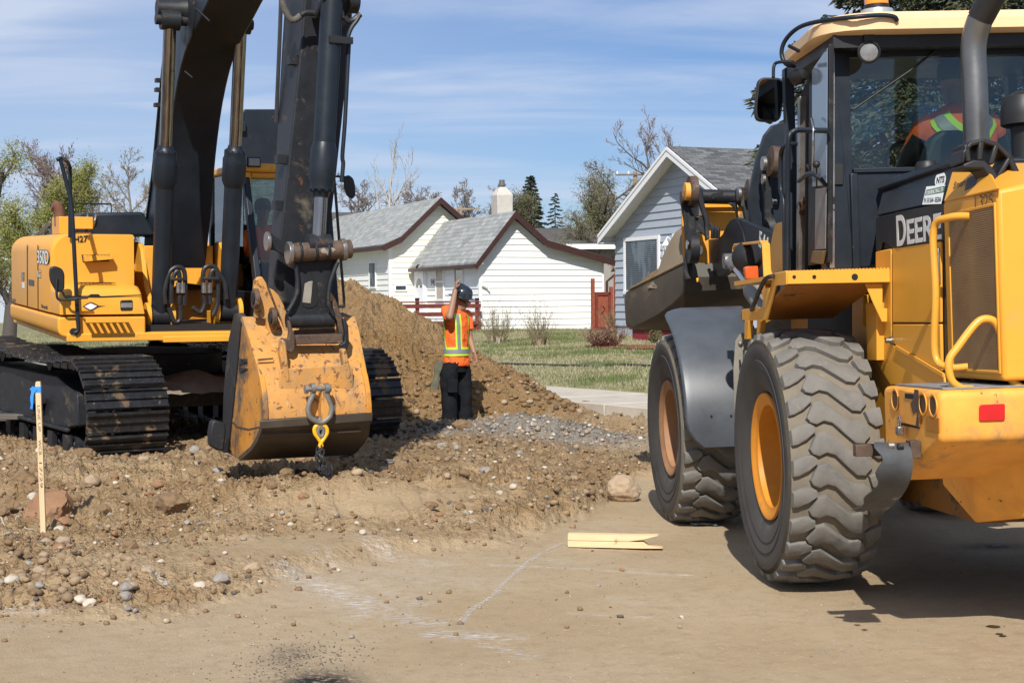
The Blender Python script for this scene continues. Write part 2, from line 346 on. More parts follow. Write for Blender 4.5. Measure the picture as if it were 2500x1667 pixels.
def soil_mat(name, colA, colB, dark, grit=True, zone=False, flat=False):
    m_ = bpy.data.materials.new(name); m_.use_nodes = True; t = m_.node_tree; n = t.nodes.new; l = t.links.new; b = t.nodes['Principled BSDF']
    b.inputs['Roughness'].default_value = .93; b.inputs['Specular IOR Level'].default_value = .25
    g = n('ShaderNodeNewGeometry'); P = g.outputs['Position']
    def nz(sc, det=8, ro=.62, st=None, di=0.):
        q = n('ShaderNodeTexNoise'); q.inputs['Scale'].default_value = sc; q.inputs['Detail'].default_value = det; q.inputs['Roughness'].default_value = ro; q.inputs['Distortion'].default_value = di
        if st:
            mp_ = n('ShaderNodeMapping'); mp_.inputs['Scale'].default_value = st; l(P, mp_.inputs[0]); l(mp_.outputs[0], q.inputs[0])
        else: l(P, q.inputs[0])
        return q.outputs[0]
    def rg(s, a, b_, c=0., d=1.):
        q = n('ShaderNodeMapRange'); q.interpolation_type = 'SMOOTHSTEP'; l(s, q.inputs[0]); q.inputs[1].default_value = a; q.inputs[2].default_value = b_; q.inputs[3].default_value = c; q.inputs[4].default_value = d; return q.outputs[0]
    def mix(f, a, c, mode='MIX'):
        q = n('ShaderNodeMix'); q.data_type = 'RGBA'; q.blend_type = mode
        for i, s in ((0, f), (6, a), (7, c)):
            if isinstance(s, (int, float)): q.inputs[i].default_value = s
            elif isinstance(s, tuple): q.inputs[i].default_value = (*s[:3], 1)
            else: l(s, q.inputs[i])
        return q.outputs[2]
    def mul(a, c):
        q = n('ShaderNodeMath'); q.operation = 'MULTIPLY'
        for i, s in ((0, a), (1, c)):
            if isinstance(s, (int, float)): q.inputs[i].default_value = s
            else: l(s, q.inputs[i])
        return q.outputs[0]
    cur = mix(rg(nz(.7, 6, .6, None, .5), .34, .66), colA, colB)
    cur = mix(rg(nz(9, 9, .7), .45, .75, 0, .55), cur, dark)
    if grit:
        v = n('ShaderNodeTexVoronoi'); v.inputs['Scale'].default_value = 42; l(P, v.inputs[0])
        hs = n('ShaderNodeSeparateColor'); l(v.outputs['Color'], hs.inputs[0])
        pe = mul(rg(hs.outputs[0], .86, .90), rg(v.outputs['Distance'], .36, .28))
        cur = mix(mul(pe, .7), cur, mix(hs.outputs[1], (.34, .24, .15), (.50, .46, .40)))
    if zone:
        at = n('ShaderNodeAttribute'); at.attribute_name = 'zone'; sc_ = n('ShaderNodeSeparateColor'); l(at.outputs['Color'], sc_.inputs[0])
        rubc = mix(rg(nz(2.2, 6, .6), .38, .62), (.275, .178, .088), (.375, .265, .150)); rubc = mix(rg(nz(13, 9, .7), .48, .7, 0, .6), rubc, (.135, .088, .046)); rubc = mix(rg(nz(1.3, 5, .6, None, .6), .56, .70, 0, .4), rubc, (.28, .15, .075))
        cur = mix(sc_.outputs[0], cur, rubc)
        gr = mix(rg(nz(17, 8, .7), .35, .65), (.17, .145, .115), (.33, .29, .24)); cur = mix(sc_.outputs[1], cur, gr)
        ch = rg(nz(26, 8, .75, (.45, 1.8, 1), .4), .47, .62); cur = mix(mul(mul(sc_.outputs[2], ch), .8), cur, (.62, .62, .62))
        oil = mul(at.outputs['Alpha'], rg(nz(24, 8, .75), .36, .52)); cur = mix(mul(oil, .92), cur, (.022, .022, .024))
    l(cur, b.inputs['Base Color'])
    h = n('ShaderNodeMath'); h.operation = 'ADD'; l(nz(60, 8, .7), h.inputs[0]); l(mul(nz(220, 3, .6), .5), h.inputs[1]); hh = h.outputs[0]
    if not flat:
        def vor(sc):
            q = n('ShaderNodeTexVoronoi'); q.inputs['Scale'].default_value = sc; w_ = n('ShaderNodeVectorMath'); w_.operation = 'ADD'; l(P, w_.inputs[0]); nn = n('ShaderNodeTexNoise'); nn.inputs['Scale'].default_value = sc * .8; l(P, nn.inputs[0]); sc2 = n('ShaderNodeVectorMath'); sc2.operation = 'SCALE'; sc2.inputs[3].default_value = .5 / sc; l(nn.outputs['Color'], sc2.inputs[0]); l(sc2.outputs[0], w_.inputs[1]); l(w_.outputs[0], q.inputs[0]); return rg(q.outputs['Distance'], .0, .75, 1., 0.)
        cl = mul(vor(22), 1.5); c2_ = vor(60); a_ = n('ShaderNodeMath'); a_.operation = 'ADD'; l(cl, a_.inputs[0]); l(c2_, a_.inputs[1]); amt = mul(a_.outputs[0], sc_.outputs[0]) if zone else a_.outputs[0]
        b_2 = n('ShaderNodeMath'); b_2.operation = 'ADD'; l(amt, b_2.inputs[0]); l(hh, b_2.inputs[1]); hh = b_2.outputs[0]
    bp = n('ShaderNodeBump'); bp.inputs['Strength'].default_value = .8; bp.inputs['Distance'].default_value = .014; l(hh, bp.inputs['Height']); l(bp.outputs[0], b.inputs['Normal'])
    return m_
MG = soil_mat('packed_dirt', (.40, .300, .182), (.455, .352, .228), (.30, .212, .13), True, True)
MS = soil_mat('brown_soil', (.225, .136, .058), (.29, .190, .095), (.115, .070, .031), True)
def seg_d(x, y, a, b):
    ax, ay = a; bx, by = b; dx, dy = bx - ax, by - ay; t = np.clip(((x - ax) * dx + (y - ay) * dy) / (dx * dx + dy * dy), 0, 1); return np.hypot(x - ax - t * dx, y - ay - t * dy)
py = np.concatenate([np.linspace(2100, 1700, 30)[:-1], np.linspace(1700, 1020, 262), np.linspace(1020, 935, 60)[1:]])
Yr = 1.65 * F / (py - 737)
cx_ = np.concatenate([np.linspace(-1500, -60, 60)[:-1], np.linspace(-60, 2560, 980), np.linspace(2560, 4200, 60)[1:]])
YY, KK = np.meshgrid(Yr, (cx_ - CX) / F, indexing='ij'); XX = KK * YY
def masks(X, Y):
    e, berm, rub = zones(X, Y); m_ = np.zeros(X.shape + (4,)); m_[..., 0] = np.clip(berm * (.25 + .75 * rub) + .25 * sst(.9, .0, np.abs(e)), 0, 1) * (.55 + .45 * sst(2.4, .9, X))
    m_[..., 1] = np.clip(1.5 * gau(X, Y, -.3, 17.4, .9, .6) + 1.3 * gau(X, Y, .7, 17.1, .9, .5), 0, 1)
    ch = np.zeros(X.shape)
    for (a, b, w_, s_) in [((720, 1405), (900, 1480), .14, 1.3), ((780, 1370), (990, 1460), .10, .55), ((880, 1500), (1010, 1470), .12, .8), ((960, 1500), (1060, 1520), .12, 1.), ((1070, 1545), (1230, 1552), .10, 1.2), ((1200, 1572), (1290, 1600), .08, .7), ((1210, 1375), (1265, 1377), .045, 1.5), ((1300, 1378), (1690, 1398), .035, 1.1), ((1380, 1492), (1580, 1502), .02, .8), ((900, 1348), (1060, 1375), .10, .8), ((1300, 1355), (1400, 1370), .08, .5), ((0, 1485), (90, 1490), .12, 1.0), ((350, 1412), (430, 1440), .05, .0), ((1500, 1455), (1560, 1470), .06, .4), ((0, 1530), (60, 1530), .06, .4), ((2230, 1570), (2300, 1585), .04, .4), ((860, 1400), (1120, 1420), .3, .45)]:
        pa, pb = G(*a, .0), G(*b, .0); ch = np.maximum(ch, s_ * np.exp(-(seg_d(X, Y, pa[:2], pb[:2]) / w_) ** 2))
    m_[..., 2] = np.clip(ch, 0, 1.3)
    o1 = G(760, 1680); o2 = G(700, 1600); m_[..., 3] = np.clip(1.6 * gau(X, Y, o1[0] + .02, o1[1] + .02, .17, .26) + .5 * gau(X, Y, o2[0], o2[1], .12, .25) + .9 * gau(X, Y, G(2420, 1330)[0], G(2420, 1330)[1], .2, .12), 0, 1.2)
    return m_
KS = kerb_s(XX, YY)
terr = grid_mesh('dirt_road', XX, YY, H(XX, YY), MG, masks(XX, YY), KS < .12)
tag(terr, kind='structure', label='packed tan dirt of the dug up road with rubble and chalk smears', cat='dirt road')
# far ground sheet up to the horizon (under lawn and houses)
ML = mk('lawn_soil', (.19, .18, .08), .95, var=.3, vs=1.2, marks=[((.29, .25, .15), .52, .9, .95, None, .25), ((.06, .10, .025), .4, 2.4, .95, None, .2), ((.20, .17, .10), .35, 12, .95, None, .1)], bump=.4, bs=30)
def lawn_z(x, y): return SWZ - .015 + .05 * np.clip((kerb_s(x, y) - SWW) / .12, 0, 1) + .40 * np.clip((kerb_s(x, y) - SWW) / 12, 0, 1) + .02 * fbm(x, y, .5, 3, .5, 31)
ku = np.concatenate([np.linspace(-60, -12, 25)[:-1], np.linspace(-12, 60, 250), np.linspace(60, 900, 25)[1:]]); kv = np.concatenate([[SWW - .05, SWW, SWW + .06], np.linspace(SWW + .12, 20, 90), np.linspace(20, 1200, 40)[1:]])
KV, KU = np.meshgrid(kv, ku, indexing='ij'); LX = KP[0] + KD[0] * KU + KN[0] * KV; LY = KP[1] + KD[1] * KU + KN[1] * KV
lawn = grid_mesh('lawn_ground', LX, LY, lawn_z(LX, LY), ML); tag(lawn, kind='structure', label='patchy spring lawn ground in front of the houses', cat='lawn')
b_ = MB(); b_.box((-400, -60, -.4), (400, 3.1, -.30)); b_.add([(-900, -100, -.5), (900, -100, -.5), (900, 1500, -.5), (-900, 1500, -.5)], [(0, 1, 2, 3)])
tag(b_.build('ground', MG, smooth=False), kind='structure')
nearY = np.linspace(-6, 4.62, 40); nx = np.linspace(-14, 14, 120); NY, NX = np.meshgrid(nearY, nx, indexing='ij')
tag(grid_mesh('road_surface', NX, NY, H(NX, NY, False) - .006, MG, masks(NX, NY)), kind='structure')
# pavement slabs with kerb face
MC = mk('concrete', (.46, .41, .34), .9, var=.14, vs=2.5, marks=[((.60, .585, .56), .30, 1.6, .9, None, .15), ((.33, .26, .18), .45, .8, .95, None, .3)], bump=.25, bs=30)
b_ = MB()
def kp(u, v, z): return (KP[0] + KD[0] * u + KN[0] * v, KP[1] + KD[1] * u + KN[1] * v, z)
u = -14.
while u < 70:
    w_ = 1.5; P_ = [(u + .012, 0), (u + w_ - .012, 0), (u + w_ - .012, SWW), (u + .012, SWW)]
    z_ = SWZ + .006 * sin(u * 3.3); b_.extr([kp(a, c, z_ - .2) for a, c in P_], (0, 0, .2)); u += w_
tag(b_.build('pavement', MC, bevel=.012), kind='structure')
b_ = MB(); b_.extr([kp(-14, .02, 0.0), kp(70, .02, 0.0), kp(70, SWW - .02, 0.0), kp(-14, SWW - .02, 0.0)], (0, 0, SWZ - .03)); tag(b_.build('pavement_base', MC), kind='structure')
# chalk line sprayed on the dirt
MCH = mk('chalk_paint', (.60, .60, .58), .9, var=.08, vs=20)
t_ = MCH.node_tree; q = t_.nodes.new('ShaderNodeTexNoise'); q.inputs['Scale'].default_value = 55; q.inputs['Detail'].default_value = 6; q.inputs['Roughness'].default_value = .75
g_ = t_.nodes.new('ShaderNodeNewGeometry'); t_.links.new(g_.outputs['Position'], q.inputs[0]); r_ = t_.nodes.new('ShaderNodeMapRange'); t_.links.new(q.outputs[0], r_.inputs[0])
r_.inputs[1].default_value = .48; r_.inputs[2].default_value = .62; t_.links.new(r_.outputs[0], t_.nodes['Principled BSDF'].inputs['Alpha'])
def strip(name, pts, w_, label, lift=.004):
    P = catmull([G(a, c, 0.02) for a, c in pts], 14); n_ = 5; rings = []
    for i, p in enumerate(P):
        d = (P[min(i + 1, len(P) - 1)] - P[max(i - 1, 0)]).normalized(); s_ = Vector((-d.y, d.x, 0)); ww = w_ * (.8 + .5 * mnoise.noise(p * 6)) * min(1, .3 + i / 6, .3 + (len(P) - 1 - i) / 6)
        rings.append([(p.x + s_.x * ww * (j / (n_ - 1) - .5), p.y + s_.y * ww * (j / (n_ - 1) - .5), 0) for j in range(n_)])
    b = MB(); b.loft(rings, caps=False, closed=False); A_ = np.array(b.v); A_[:, 2] = H(A_[:, 0], A_[:, 1]) + lift; b.v = [tuple(q) for q in A_]
    o = b.build(name, MCH, fix=False); return tag(o, label, 'chalk line')
strip('chalk_line', [(1118, 1520), (1150, 1480), (1205, 1445), (1225, 1420), (1262, 1385), (1310, 1345), (1372, 1312)], .045, 'long slanting white chalk line sprayed across the packed dirt below the split board')
strip('chalk_line', [(886, 1346), (930, 1356), (985, 1368), (1030, 1378)], .014, 'thin faint chalk line where the packed dirt meets the rubble edge, beside the chalk smears')
strip('chalk_line', [(352, 1412), (385, 1424), (428, 1442)], .05, 'short white chalk dash on the crumbly dirt below the wooden stake')
# brown heap behind the worker
def Hm(x, y):
    dx, dy = (x + 2.65) / 3.45, (y - 22.6) / 3.5; d = np.sqrt(dx * dx + dy * dy) * (1 + .10 * fbm(x, y, .5, 2, .5, 41)); c = np.clip(1 - d, -.3, 1)
    z = 2.12 * (np.where(c > 0, c, c * .5) - .06 * np.exp(-((1 - c) / .12) ** 2)) + .10
    z = np.maximum(z, (1.2 * (1 - np.hypot((x + 4.6) / 1.9, (y - 24.0) / 2.6))) + .1) + .28 * gau(x, y, -.1, 21.0, 1.3, .6) + .20 * gau(x, y, .75, 20.4, .9, .45)
    a = np.clip(c * 6, 0, 1)
    return z + a * (.15 * fbm(x, y, .9, 3, .5, 46) + .09 * lump(x, y, 1.6, 42) + .07 * lump(x, y, 4.6, 43) + .045 * lump(x, y, 11, 44) + .018 * fbm(x, y, 34, 2, .6, 45) - .08)
gx = np.linspace(-7, 2.1, 560); gy = np.linspace(18.2, 27, 420); GY, GX = np.meshgrid(gy, gx, indexing='ij'); GZ = Hm(GX, GY)
heap = grid_mesh('dirt_heap', GX, GY, GZ, MS, None, GZ > -.05); tag(heap, 'tall heap of loose brown soil behind the worker and the excavator', 'dirt heap', kind='stuff')
# ---------------------------------------------------------------- stones
SM = [mk('stone_%s' % n_, c, .85, var=.22, vs=3, marks=[((.25, .17, .10), .35, 2.5, .95, None, .2)], bump=.3, bs=12) for n_, c in (('tan', (.34, .25, .165)), ('grey', (.27, .245, .215)), ('pale', (.48, .42, .34)), ('red', (.26, .14, .075)), ('clod', (.20, .128, .066)), ('dark', (.11, .095, .08)))]
protos = [obj_rock(i + 1, 1, (1, .8, .62) if i % 3 else (1, .9, .75), 2, .30, .6 if i % 2 else .2) for i in range(10)]
pv = [np.array([v.co[:] for v in p_.vertices]) for p_ in protos]; pf = [np.array([q.vertices[:] for q in p_.polygons]) for p_ in protos]
low = [obj_rock(i + 30, 1, (1, .8, .62), 1, .55, .8) for i in range(8)]; lv = [np.array([v.co[:] for v in p_.vertices]) for p_ in low]; lf = [np.array([q.vertices[:] for q in p_.polygons]) for p_ in low]
def scatter(name, X, Y, S, hf, mats, mi, label, cat, sink=.25):
    co = []; fa = []; mm = []; n0 = 0; Z = hf(X, Y)
    for i in range(len(X)):
        k = RNG.integers(8); a = RNG.random() * 6.283; c, s = cos(a), sin(a); v = lv[k] * S[i]; t = RNG.random() * .5; v = v @ np.array([[1, 0, 0], [0, cos(t), -sin(t)], [0, sin(t), cos(t)]]).T
        co.append(np.stack([v[:, 0] * c - v[:, 1] * s + X[i], v[:, 0] * s + v[:, 1] * c + Y[i], v[:, 2] + Z[i] + S[i] * .7 * (1 - 2 * sink)], -1)); fa.append(lf[k] + n0); n0 += len(v); mm += [mi[i]] * len(lf[k])
    o = fast_mesh(name, np.concatenate(co), np.concatenate(fa), mats, 3, mm, False); return tag(o, label, cat, kind='stuff')
def cand(n, x0, x1, y0, y1): return RNG.uniform(x0, x1, n), RNG.uniform(y0, y1, n)
# density follows the picture-size of the ground: sample in distance^-1
n_ = 60000; Yc = 1 / RNG.uniform(1 / 20., 1 / 7.6, n_); Xc = RNG.uniform(-.36, .30, n_) * Yc; _, _, rb = zones(Xc, Yc); mk_ = masks(Xc, Yc)
patch = sst(-.25, .45, fbm(Xc, Yc, .7, 3, .5, 61)); keepm = RNG.random(n_) < (rb * .40 * (.25 + patch) + .010 * (Xc < .9) + .55 * np.clip(mk_[..., 1], 0, 1)); keepm &= kerb_s(Xc, Yc) < -.2
Xc, Yc, gk = Xc[keepm], Yc[keepm], mk_[keepm][:, 1]; S_ = .0045 + .020 * RNG.random(len(Xc)) ** 3.2 + .008 * (gk > .4) * RNG.random(len(Xc)); S_ *= (.6 + Yc / 16)
mi_ = np.where(RNG.random(len(Xc)) < .55, 4, RNG.choice(6, len(Xc), p=[.38, .14, .08, .05, .25, .10])); mi_ = np.where(gk > .4, RNG.choice(6, len(Xc), p=[.25, .52, .13, .0, .0, .10]), mi_)
scatter('rubble_gravel', Xc, Yc, S_, H, SM, mi_, 'loose gravel, pebbles and clods spread over the dug up dirt', 'gravel')
Xc, Yc = cand(9000, -4.5, 1.3, 18.6, 24); keepm = (Hm(Xc, Yc) > .12); Xc, Yc = Xc[keepm], Yc[keepm]; low_ = sst(1.6, .2, Hm(Xc, Yc)); keepm = RNG.random(len(Xc)) < .18 + .75 * low_; Xc, Yc, low_ = Xc[keepm], Yc[keepm], low_[keepm]
S_ = .012 + .05 * RNG.random(len(Xc)) ** 2.5 * (.25 + low_); MSC = [mk('soil_clod', (.21, .13, .06), .95, var=.25, vs=4, bump=.3, bs=25), SM[0], mk('soil_clod_dark', (.11, .068, .033), .95, var=.2, bump=.3)]
scatter('soil_clods', Xc, Yc, S_, Hm, MSC, RNG.choice(3, len(Xc), p=[.66, .06, .28]), 'crumbled clods of brown soil strewn over the heap', 'soil clods', .3)
def stone(x, y, r, mat, label, group=None, seed=None, sc=None, zoff=.35, name='stone', cat='stone', hf=None, ang=None, yaw=0., sub=3, rough=.28):
    sd__ = seed if seed is not None else RNG.integers(1, 400)
    me = obj_rock(int(sd__), r, sc or (1, .85, .68), sub, rough, .55 if ang is None else ang); me.materials.append(mat); o = bpy.data.objects.new(name, me); COL.objects.link(o)
    hh = float((hf or H)(np.array([x]), np.array([y]))[0]); o.location = (x, y, hh + r * zoff); o.rotation_euler = (0, 0, yaw); return tag(o, label, cat, group)
def stone_px(px_, py_, rpx, mat, label, **k):
    "stone whose foot is seen at this pixel"
    z = .0
    for i in range(5): p = G(px_, py_, z); z = h1(p.x, p.y)
    return stone(p.x, p.y, rpx * p.y / F, mat, label, **k)
MB1 = mk('boulder_tan', (.36, .265, .175), .85, var=.16, vs=2.2, marks=[((.62, .58, .52), .20, 9, .9), ((.23, .16, .10), .35, 3, .9, None, .15)], bump=.3, bs=14)
stone_px(1517, 1222, 44, MB1, 'large rounded tan boulder on the dirt left of the front loader tyre', name='boulder', cat='boulder', seed=12, sc=(1, .85, .80), zoff=.60, ang=.22, rough=.25, sub=5)
stone_px(1428, 1012, 22, SM[4], 'square brown clod of earth standing at the kerb end, behind the gravel heap', name='earth_clod', cat='earth clod', seed=77, sc=(1, .8, .85), zoff=.75, ang=.8)
ST = [(155, 1325, 22, 0, 'smooth orange tan oval cobble below the wooden stake', 5), (188, 1358, 11, 0, 'small round tan pebble right below the orange tan cobble', 6), (30, 1385, 22, 0, 'flat tan cobble at the far left end of the rubble', 7), (70, 1392, 14, 1, 'grey cobble next to the flat tan cobble at the left end', 8), (616, 1385, 23, 0, 'upright brown cobble on the lip of the rolled dirt, below the bucket', 9), (487, 1425, 18, 2, 'pale upright stone at the foot of the dirt lip', 10), (540, 1415, 22, 1, 'flat grey angular stone right of the pale upright stone', 11), (411, 1135, 22, 2, 'whitish jagged stone in front of the left crawler track', 12), (388, 1148, 16, 2, 'broken pale stone left of the whitish jagged stone', 13), (365, 1165, 15, 3, 'reddish stone left of the broken pale stone', 14), (225, 1175, 24, 0, 'rounded tan stone in the rubble right of the stake', 15), (1155, 1270, 15, 0, 'orange tan stone lying on the rolled dirt left of the boulder', 16), (1052, 1262, 11, 1, 'small brown stone on the rolled dirt left of the orange tan stone', 17), (1139, 1295, 10, 1, 'grey brown stone just below the orange tan stone', 18), (1404, 1168, 12, 0, 'brown stone on flat dirt between boulder and gravel heap', 19), (1395, 1100, 18, 5, 'dark round stone at the front of the gravel heap', 20), (1388, 1045, 14, 2, 'white cobble at the right top of the gravel heap', 21), (1080, 1088, 16, 1, 'grey brown cobble at the left foot of the gravel heap', 22), (586, 1215, 24, 4, 'rounded earth clod in the rubble in front of the bucket', 23), (700, 1225, 26, 4, 'big dark clod in front of the bucket', 24), (945, 1185, 28, 3, 'cracked reddish clod right of the chain', 25), (1050, 1188, 20, 4, 'brown clod right of the cracked reddish clod', 26), (120, 1250, 62, 3, 'big rust coloured lump of earth behind the wooden stake', 27), (60, 1200, 40, 4, 'big brown clod left of the rust coloured lump', 28), (130, 1082, 24, 4, 'brown clod beside the crawler track foot', 29), (205, 1112, 36, 4, 'large clod pressed against the left crawler track', 30), (420, 1255, 44, 4, 'long flat slab of earth right of the rubble pile', 31), (318, 1335, 30, 4, 'dark broken clod at the end of the cobble pile', 32), (280, 1330, 14, 1, 'grey flat cobble beside the dark broken clod', 33), (280, 1308, 12, 3, 'orange stone above the grey flat cobble', 34), (95, 1460, 16, 1, 'brown grey cobble at the near edge of the rubble', 35), (322, 1458, 17, 0, 'tan cobble at the right end of the near rubble edge', 36), (284, 1432, 11, 2, 'small white tan pebble above the tan cobble at the near rubble edge', 37), (180, 1450, 12, 3, 'small orange stone at the near edge of the rubble', 38), (885, 1300, 13, 2, 'pale round stone on the ribbed tyre rut', 39), (1050, 1060, 20, 0, 'tan cobble at the worker\'s feet', 40), (1128, 1040, 26, 4, 'brown clod covering the worker\'s left boot', 41), (1100, 1046, 16, 0, 'small tan stone at the worker\'s boot', 42), (1290, 1180, 9, 2, 'white chip of stone on the flat dirt', 43), (1200, 1165, 16, 0, 'tan flat stone in the middle of the dirt strip', 44), (1330, 1148, 8, 2, 'tiny pale stone left of the brown stone', 45), (20, 1270, 34, 4, 'brown clod left of the wooden stake foot', 46), (660, 1180, 20, 4, 'clod in the shade line of the bucket', 47), (245, 1250, 30, 4, 'lumpy clod right of the rust coloured lump', 48), (480, 1130, 20, 0, 'stone between crawler track and bucket', 49)]
for (a, c, r_, k, lb, sd2) in ST: stone_px(a, c + r_ * .3, r_ * .95, SM[k], lb, seed=sd2, zoff=.34, ang=.25 if k in (0, 1) else 1., yaw=sd2 * .7, sub=4 if r_ > 18 else 3, sc=(1, .85, .9) if r_ > 40 else None, name='earth_clod' if k == 4 or sd2 in (25, 27) else 'stone', cat='earth clod' if k == 4 or sd2 in (25, 27) else 'stone')
# medium cobbles nobody can tell apart
n_ = 0
while n_ < 110:
    Yc1 = 1 / RNG.uniform(1 / 16., 1 / 8.2); Xc1 = RNG.uniform(-.34, .02) * Yc1; z1 = zones(np.array([Xc1]), np.array([Yc1]))[2][0]
    if RNG.random() < z1 * .9 - .15:
        k = int(RNG.choice([0, 1, 2, 3, 4, 4])); stone(Xc1, Yc1, float(RNG.uniform(.018, .045)) * (.7 + Yc1 / 25), SM[k], 'fist sized cobble half buried in the rubble left of the flat dirt', 'cobbles in the rubble', sub=3, yaw=n_, zoff=.25, ang=float(RNG.random())); n_ += 1
# small asphalt and gravel crumbs on the flat dirt
def crumbs(n, c, sx, sy, smin, smax, k, lab):
    p = G(*c); X, Y = RNG.normal(p.x, sx, n), RNG.normal(p.y, sy, n); scatter('asphalt_crumbs', X, Y, RNG.uniform(smin, smax, n), H, SM, [k] * n, lab, 'crumbs')
crumbs(520, (735, 1610), .15, .26, .002, .007, 5, 'black crumbs of asphalt on the packed dirt at the bottom edge')
crumbs(30, (2100, 1590), .10, .08, .003, .009, 1, 'grey crumbs of stone on the packed dirt below the loader shadow')

# bigger broken clods and fine grit
n_ = 9000; Yc = 1 / RNG.uniform(1 / 20., 1 / 8.0, n_); Xc = RNG.uniform(-.36, .22, n_) * Yc; rb = zones(Xc, Yc)[2]; patch = sst(-.1, .3, fbm(Xc, Yc, .9, 3, .5, 81)); k_ = (RNG.random(n_) < rb * patch * .8) & (kerb_s(Xc, Yc) < 0); Xc, Yc = Xc[k_], Yc[k_]
MCL = [mk('earth_clod_a', (.25, .172, .10), .95, var=.25, vs=6, bump=.5, bs=40), mk('earth_clod_b', (.18, .122, .07), .95, var=.25, vs=6, bump=.5, bs=40), mk('earth_clod_c', (.29, .21, .13), .95, var=.2, vs=6, bump=.5, bs=40)]
scatter('broken_clods', Xc, Yc, .012 + .045 * RNG.random(len(Xc)) ** 2.2, H, MCL, RNG.choice(3, len(Xc), p=[.5, .25, .25]), 'broken clods of brown earth lying thick over the dug up strip', 'earth clods', .32)
n_ = 7000; Yc = 1 / RNG.uniform(1 / 16., 1 / 5.2, n_); Xc = RNG.uniform(-.36, .34, n_) * Yc; pt_ = sst(-.1, .35, fbm(Xc, Yc, 1.1, 3, .5, 91)); k_ = (zones(Xc, Yc)[1] < .3) & (RNG.random(n_) < .15 + .85 * pt_); Xc, Yc = Xc[k_], Yc[k_]
scatter('fine_grit', Xc, Yc, .0018 + .006 * RNG.random(len(Xc)) ** 3, H, SM, RNG.choice(6, len(Xc), p=[.38, .16, .12, .04, .2, .10]), 'fine grit and crumbs on the packed dirt in front', 'grit', .3)
# ================================================================ HOUSES
A_ = W(1171, 636, 50.)
HW = Fr((A_.x, A_.y, 0), 22.5)
def clip_band(poly, a, b):
    def cl(P, z, keep_above):
        o = []
        for i in range(len(P)):
            p, q = P[i - 1], P[i]; ip = (p[1] >= z) == keep_above or p[1] == z; iq = (q[1] >= z) == keep_above or q[1] == z
            if ip != iq: t = (z - p[1]) / (q[1] - p[1]); o.append((p[0] + (q[0] - p[0]) * t, z))
            if iq: o.append(q)
        return o
    return cl(cl(poly, a, True), b, False) if poly else []
def siding(outline, pos, name, mat, parent, h=.2, lap=.028, z0=None):
    "lapped boards clipped to an outline (s, z); pos(s, z, out) gives the place"
    b = MB(); z0 = min(p[1] for p in outline) if z0 is None else z0; z = z0; zt = max(p[1] for p in outline)
    while z < zt - 1e-4:
        P_ = clip_band(outline, z, min(z + h, zt))
        if len(P_) > 2:
            b.add([pos(s_, q, lap * (1 - (q - z) / h)) for s_, q in P_], [tuple(range(len(P_)))])
            lo = [p[0] for p in P_ if abs(p[1] - z) < 1e-5]
            if lo: b.add([pos(min(lo), z, 0), pos(max(lo), z, 0), pos(max(lo), z, lap), pos(min(lo), z, lap)], [(0, 1, 2, 3)])
        z += h
    return b.build(name, mat, parent, smooth=False, fix=False)
def shingle_mat(name, ca, cb, cc, u, v, rot=0.):
    m_ = bpy.data.materials.new(name); m_.use_nodes = True; t = m_.node_tree; n = t.nodes.new; l = t.links.new; b = t.nodes['Principled BSDF']; b.inputs['Roughness'].default_value = .93; b.inputs['Specular IOR Level'].default_value = .2
    tc_ = n('ShaderNodeTexCoord'); d1 = n('ShaderNodeVectorMath'); d1.operation = 'DOT_PRODUCT'; d1.inputs[1].default_value = u; l(tc_.outputs['Object'], d1.inputs[0])
    d2 = n('ShaderNodeVectorMath'); d2.operation = 'DOT_PRODUCT'; d2.inputs[1].default_value = v; l(tc_.outputs['Object'], d2.inputs[0])
    c = n('ShaderNodeCombineXYZ'); l(d1.outputs['Value'], c.inputs[0]); l(d2.outputs['Value'], c.inputs[1])
    br = n('ShaderNodeTexBrick'); br.inputs['Scale'].default_value = 1; br.inputs['Brick Width'].default_value = .33; br.inputs['Row Height'].default_value = .145; br.inputs['Mortar Size'].default_value = .006; br.inputs['Mortar Smooth'].default_value = .2; br.inputs['Bias'].default_value = 0
    br.offset = .5; l(c.outputs[0], br.inputs[0]); br.inputs['Color1'].default_value = (*ca, 1); br.inputs['Color2'].default_value = (*cb, 1); br.inputs['Mortar'].default_value = (*cc, 1)
    q = n('ShaderNodeTexNoise'); q.inputs['Scale'].default_value = 2.3; q.inputs['Detail'].default_value = 8; l(tc_.outputs['Object'], q.inputs[0]); r_ = n('ShaderNodeMapRange'); l(q.outputs[0], r_.inputs[0]); r_.inputs[3].default_value = .75; r_.inputs[4].default_value = 1.25
    mu = n('ShaderNodeVectorMath'); mu.operation = 'SCALE'; l(br.outputs['Color'], mu.inputs[0]); l(r_.outputs[0], mu.inputs[3]); l(mu.outputs[0], b.inputs['Base Color'])
    bp = n('ShaderNodeBump'); bp.inputs['Strength'].default_value = .6; bp.inputs['Distance'].default_value = .02; l(br.outputs['Fac'], bp.inputs['Height']); bp.invert = True; l(bp.outputs[0], b.inputs['Normal']); return m_
m_sid = mk('white_siding', (.80, .80, .77), .55, var=.03, vs=3, marks=[((.62, .58, .48), .12, 1.2, .7, None, .4)])
m_cream = mk('cream_siding', (.80, .775, .64), .55, var=.03, vs=3)
m_gsid = mk('grey_siding', (.37, .41, .47), .55, var=.03, vs=3)
m_brown = mk('brown_fascia', (.045, .018, .014), .45, var=.15)
m_trim = mk('white_trim', (.80, .80, .80), .45, var=.02)
m_red = mk('red_stain_wood', (.155, .030, .020), .6, var=.25, vs=6)
m_red2 = mk('red_orange_wood', (.26, .065, .03), .65, var=.3, vs=8)
m_shL = shingle_mat('light_shingles', (.36, .37, .36), (.25, .26, .255), (.13, .13, .13), (0, 1, 0), (1.25, 0, 0))
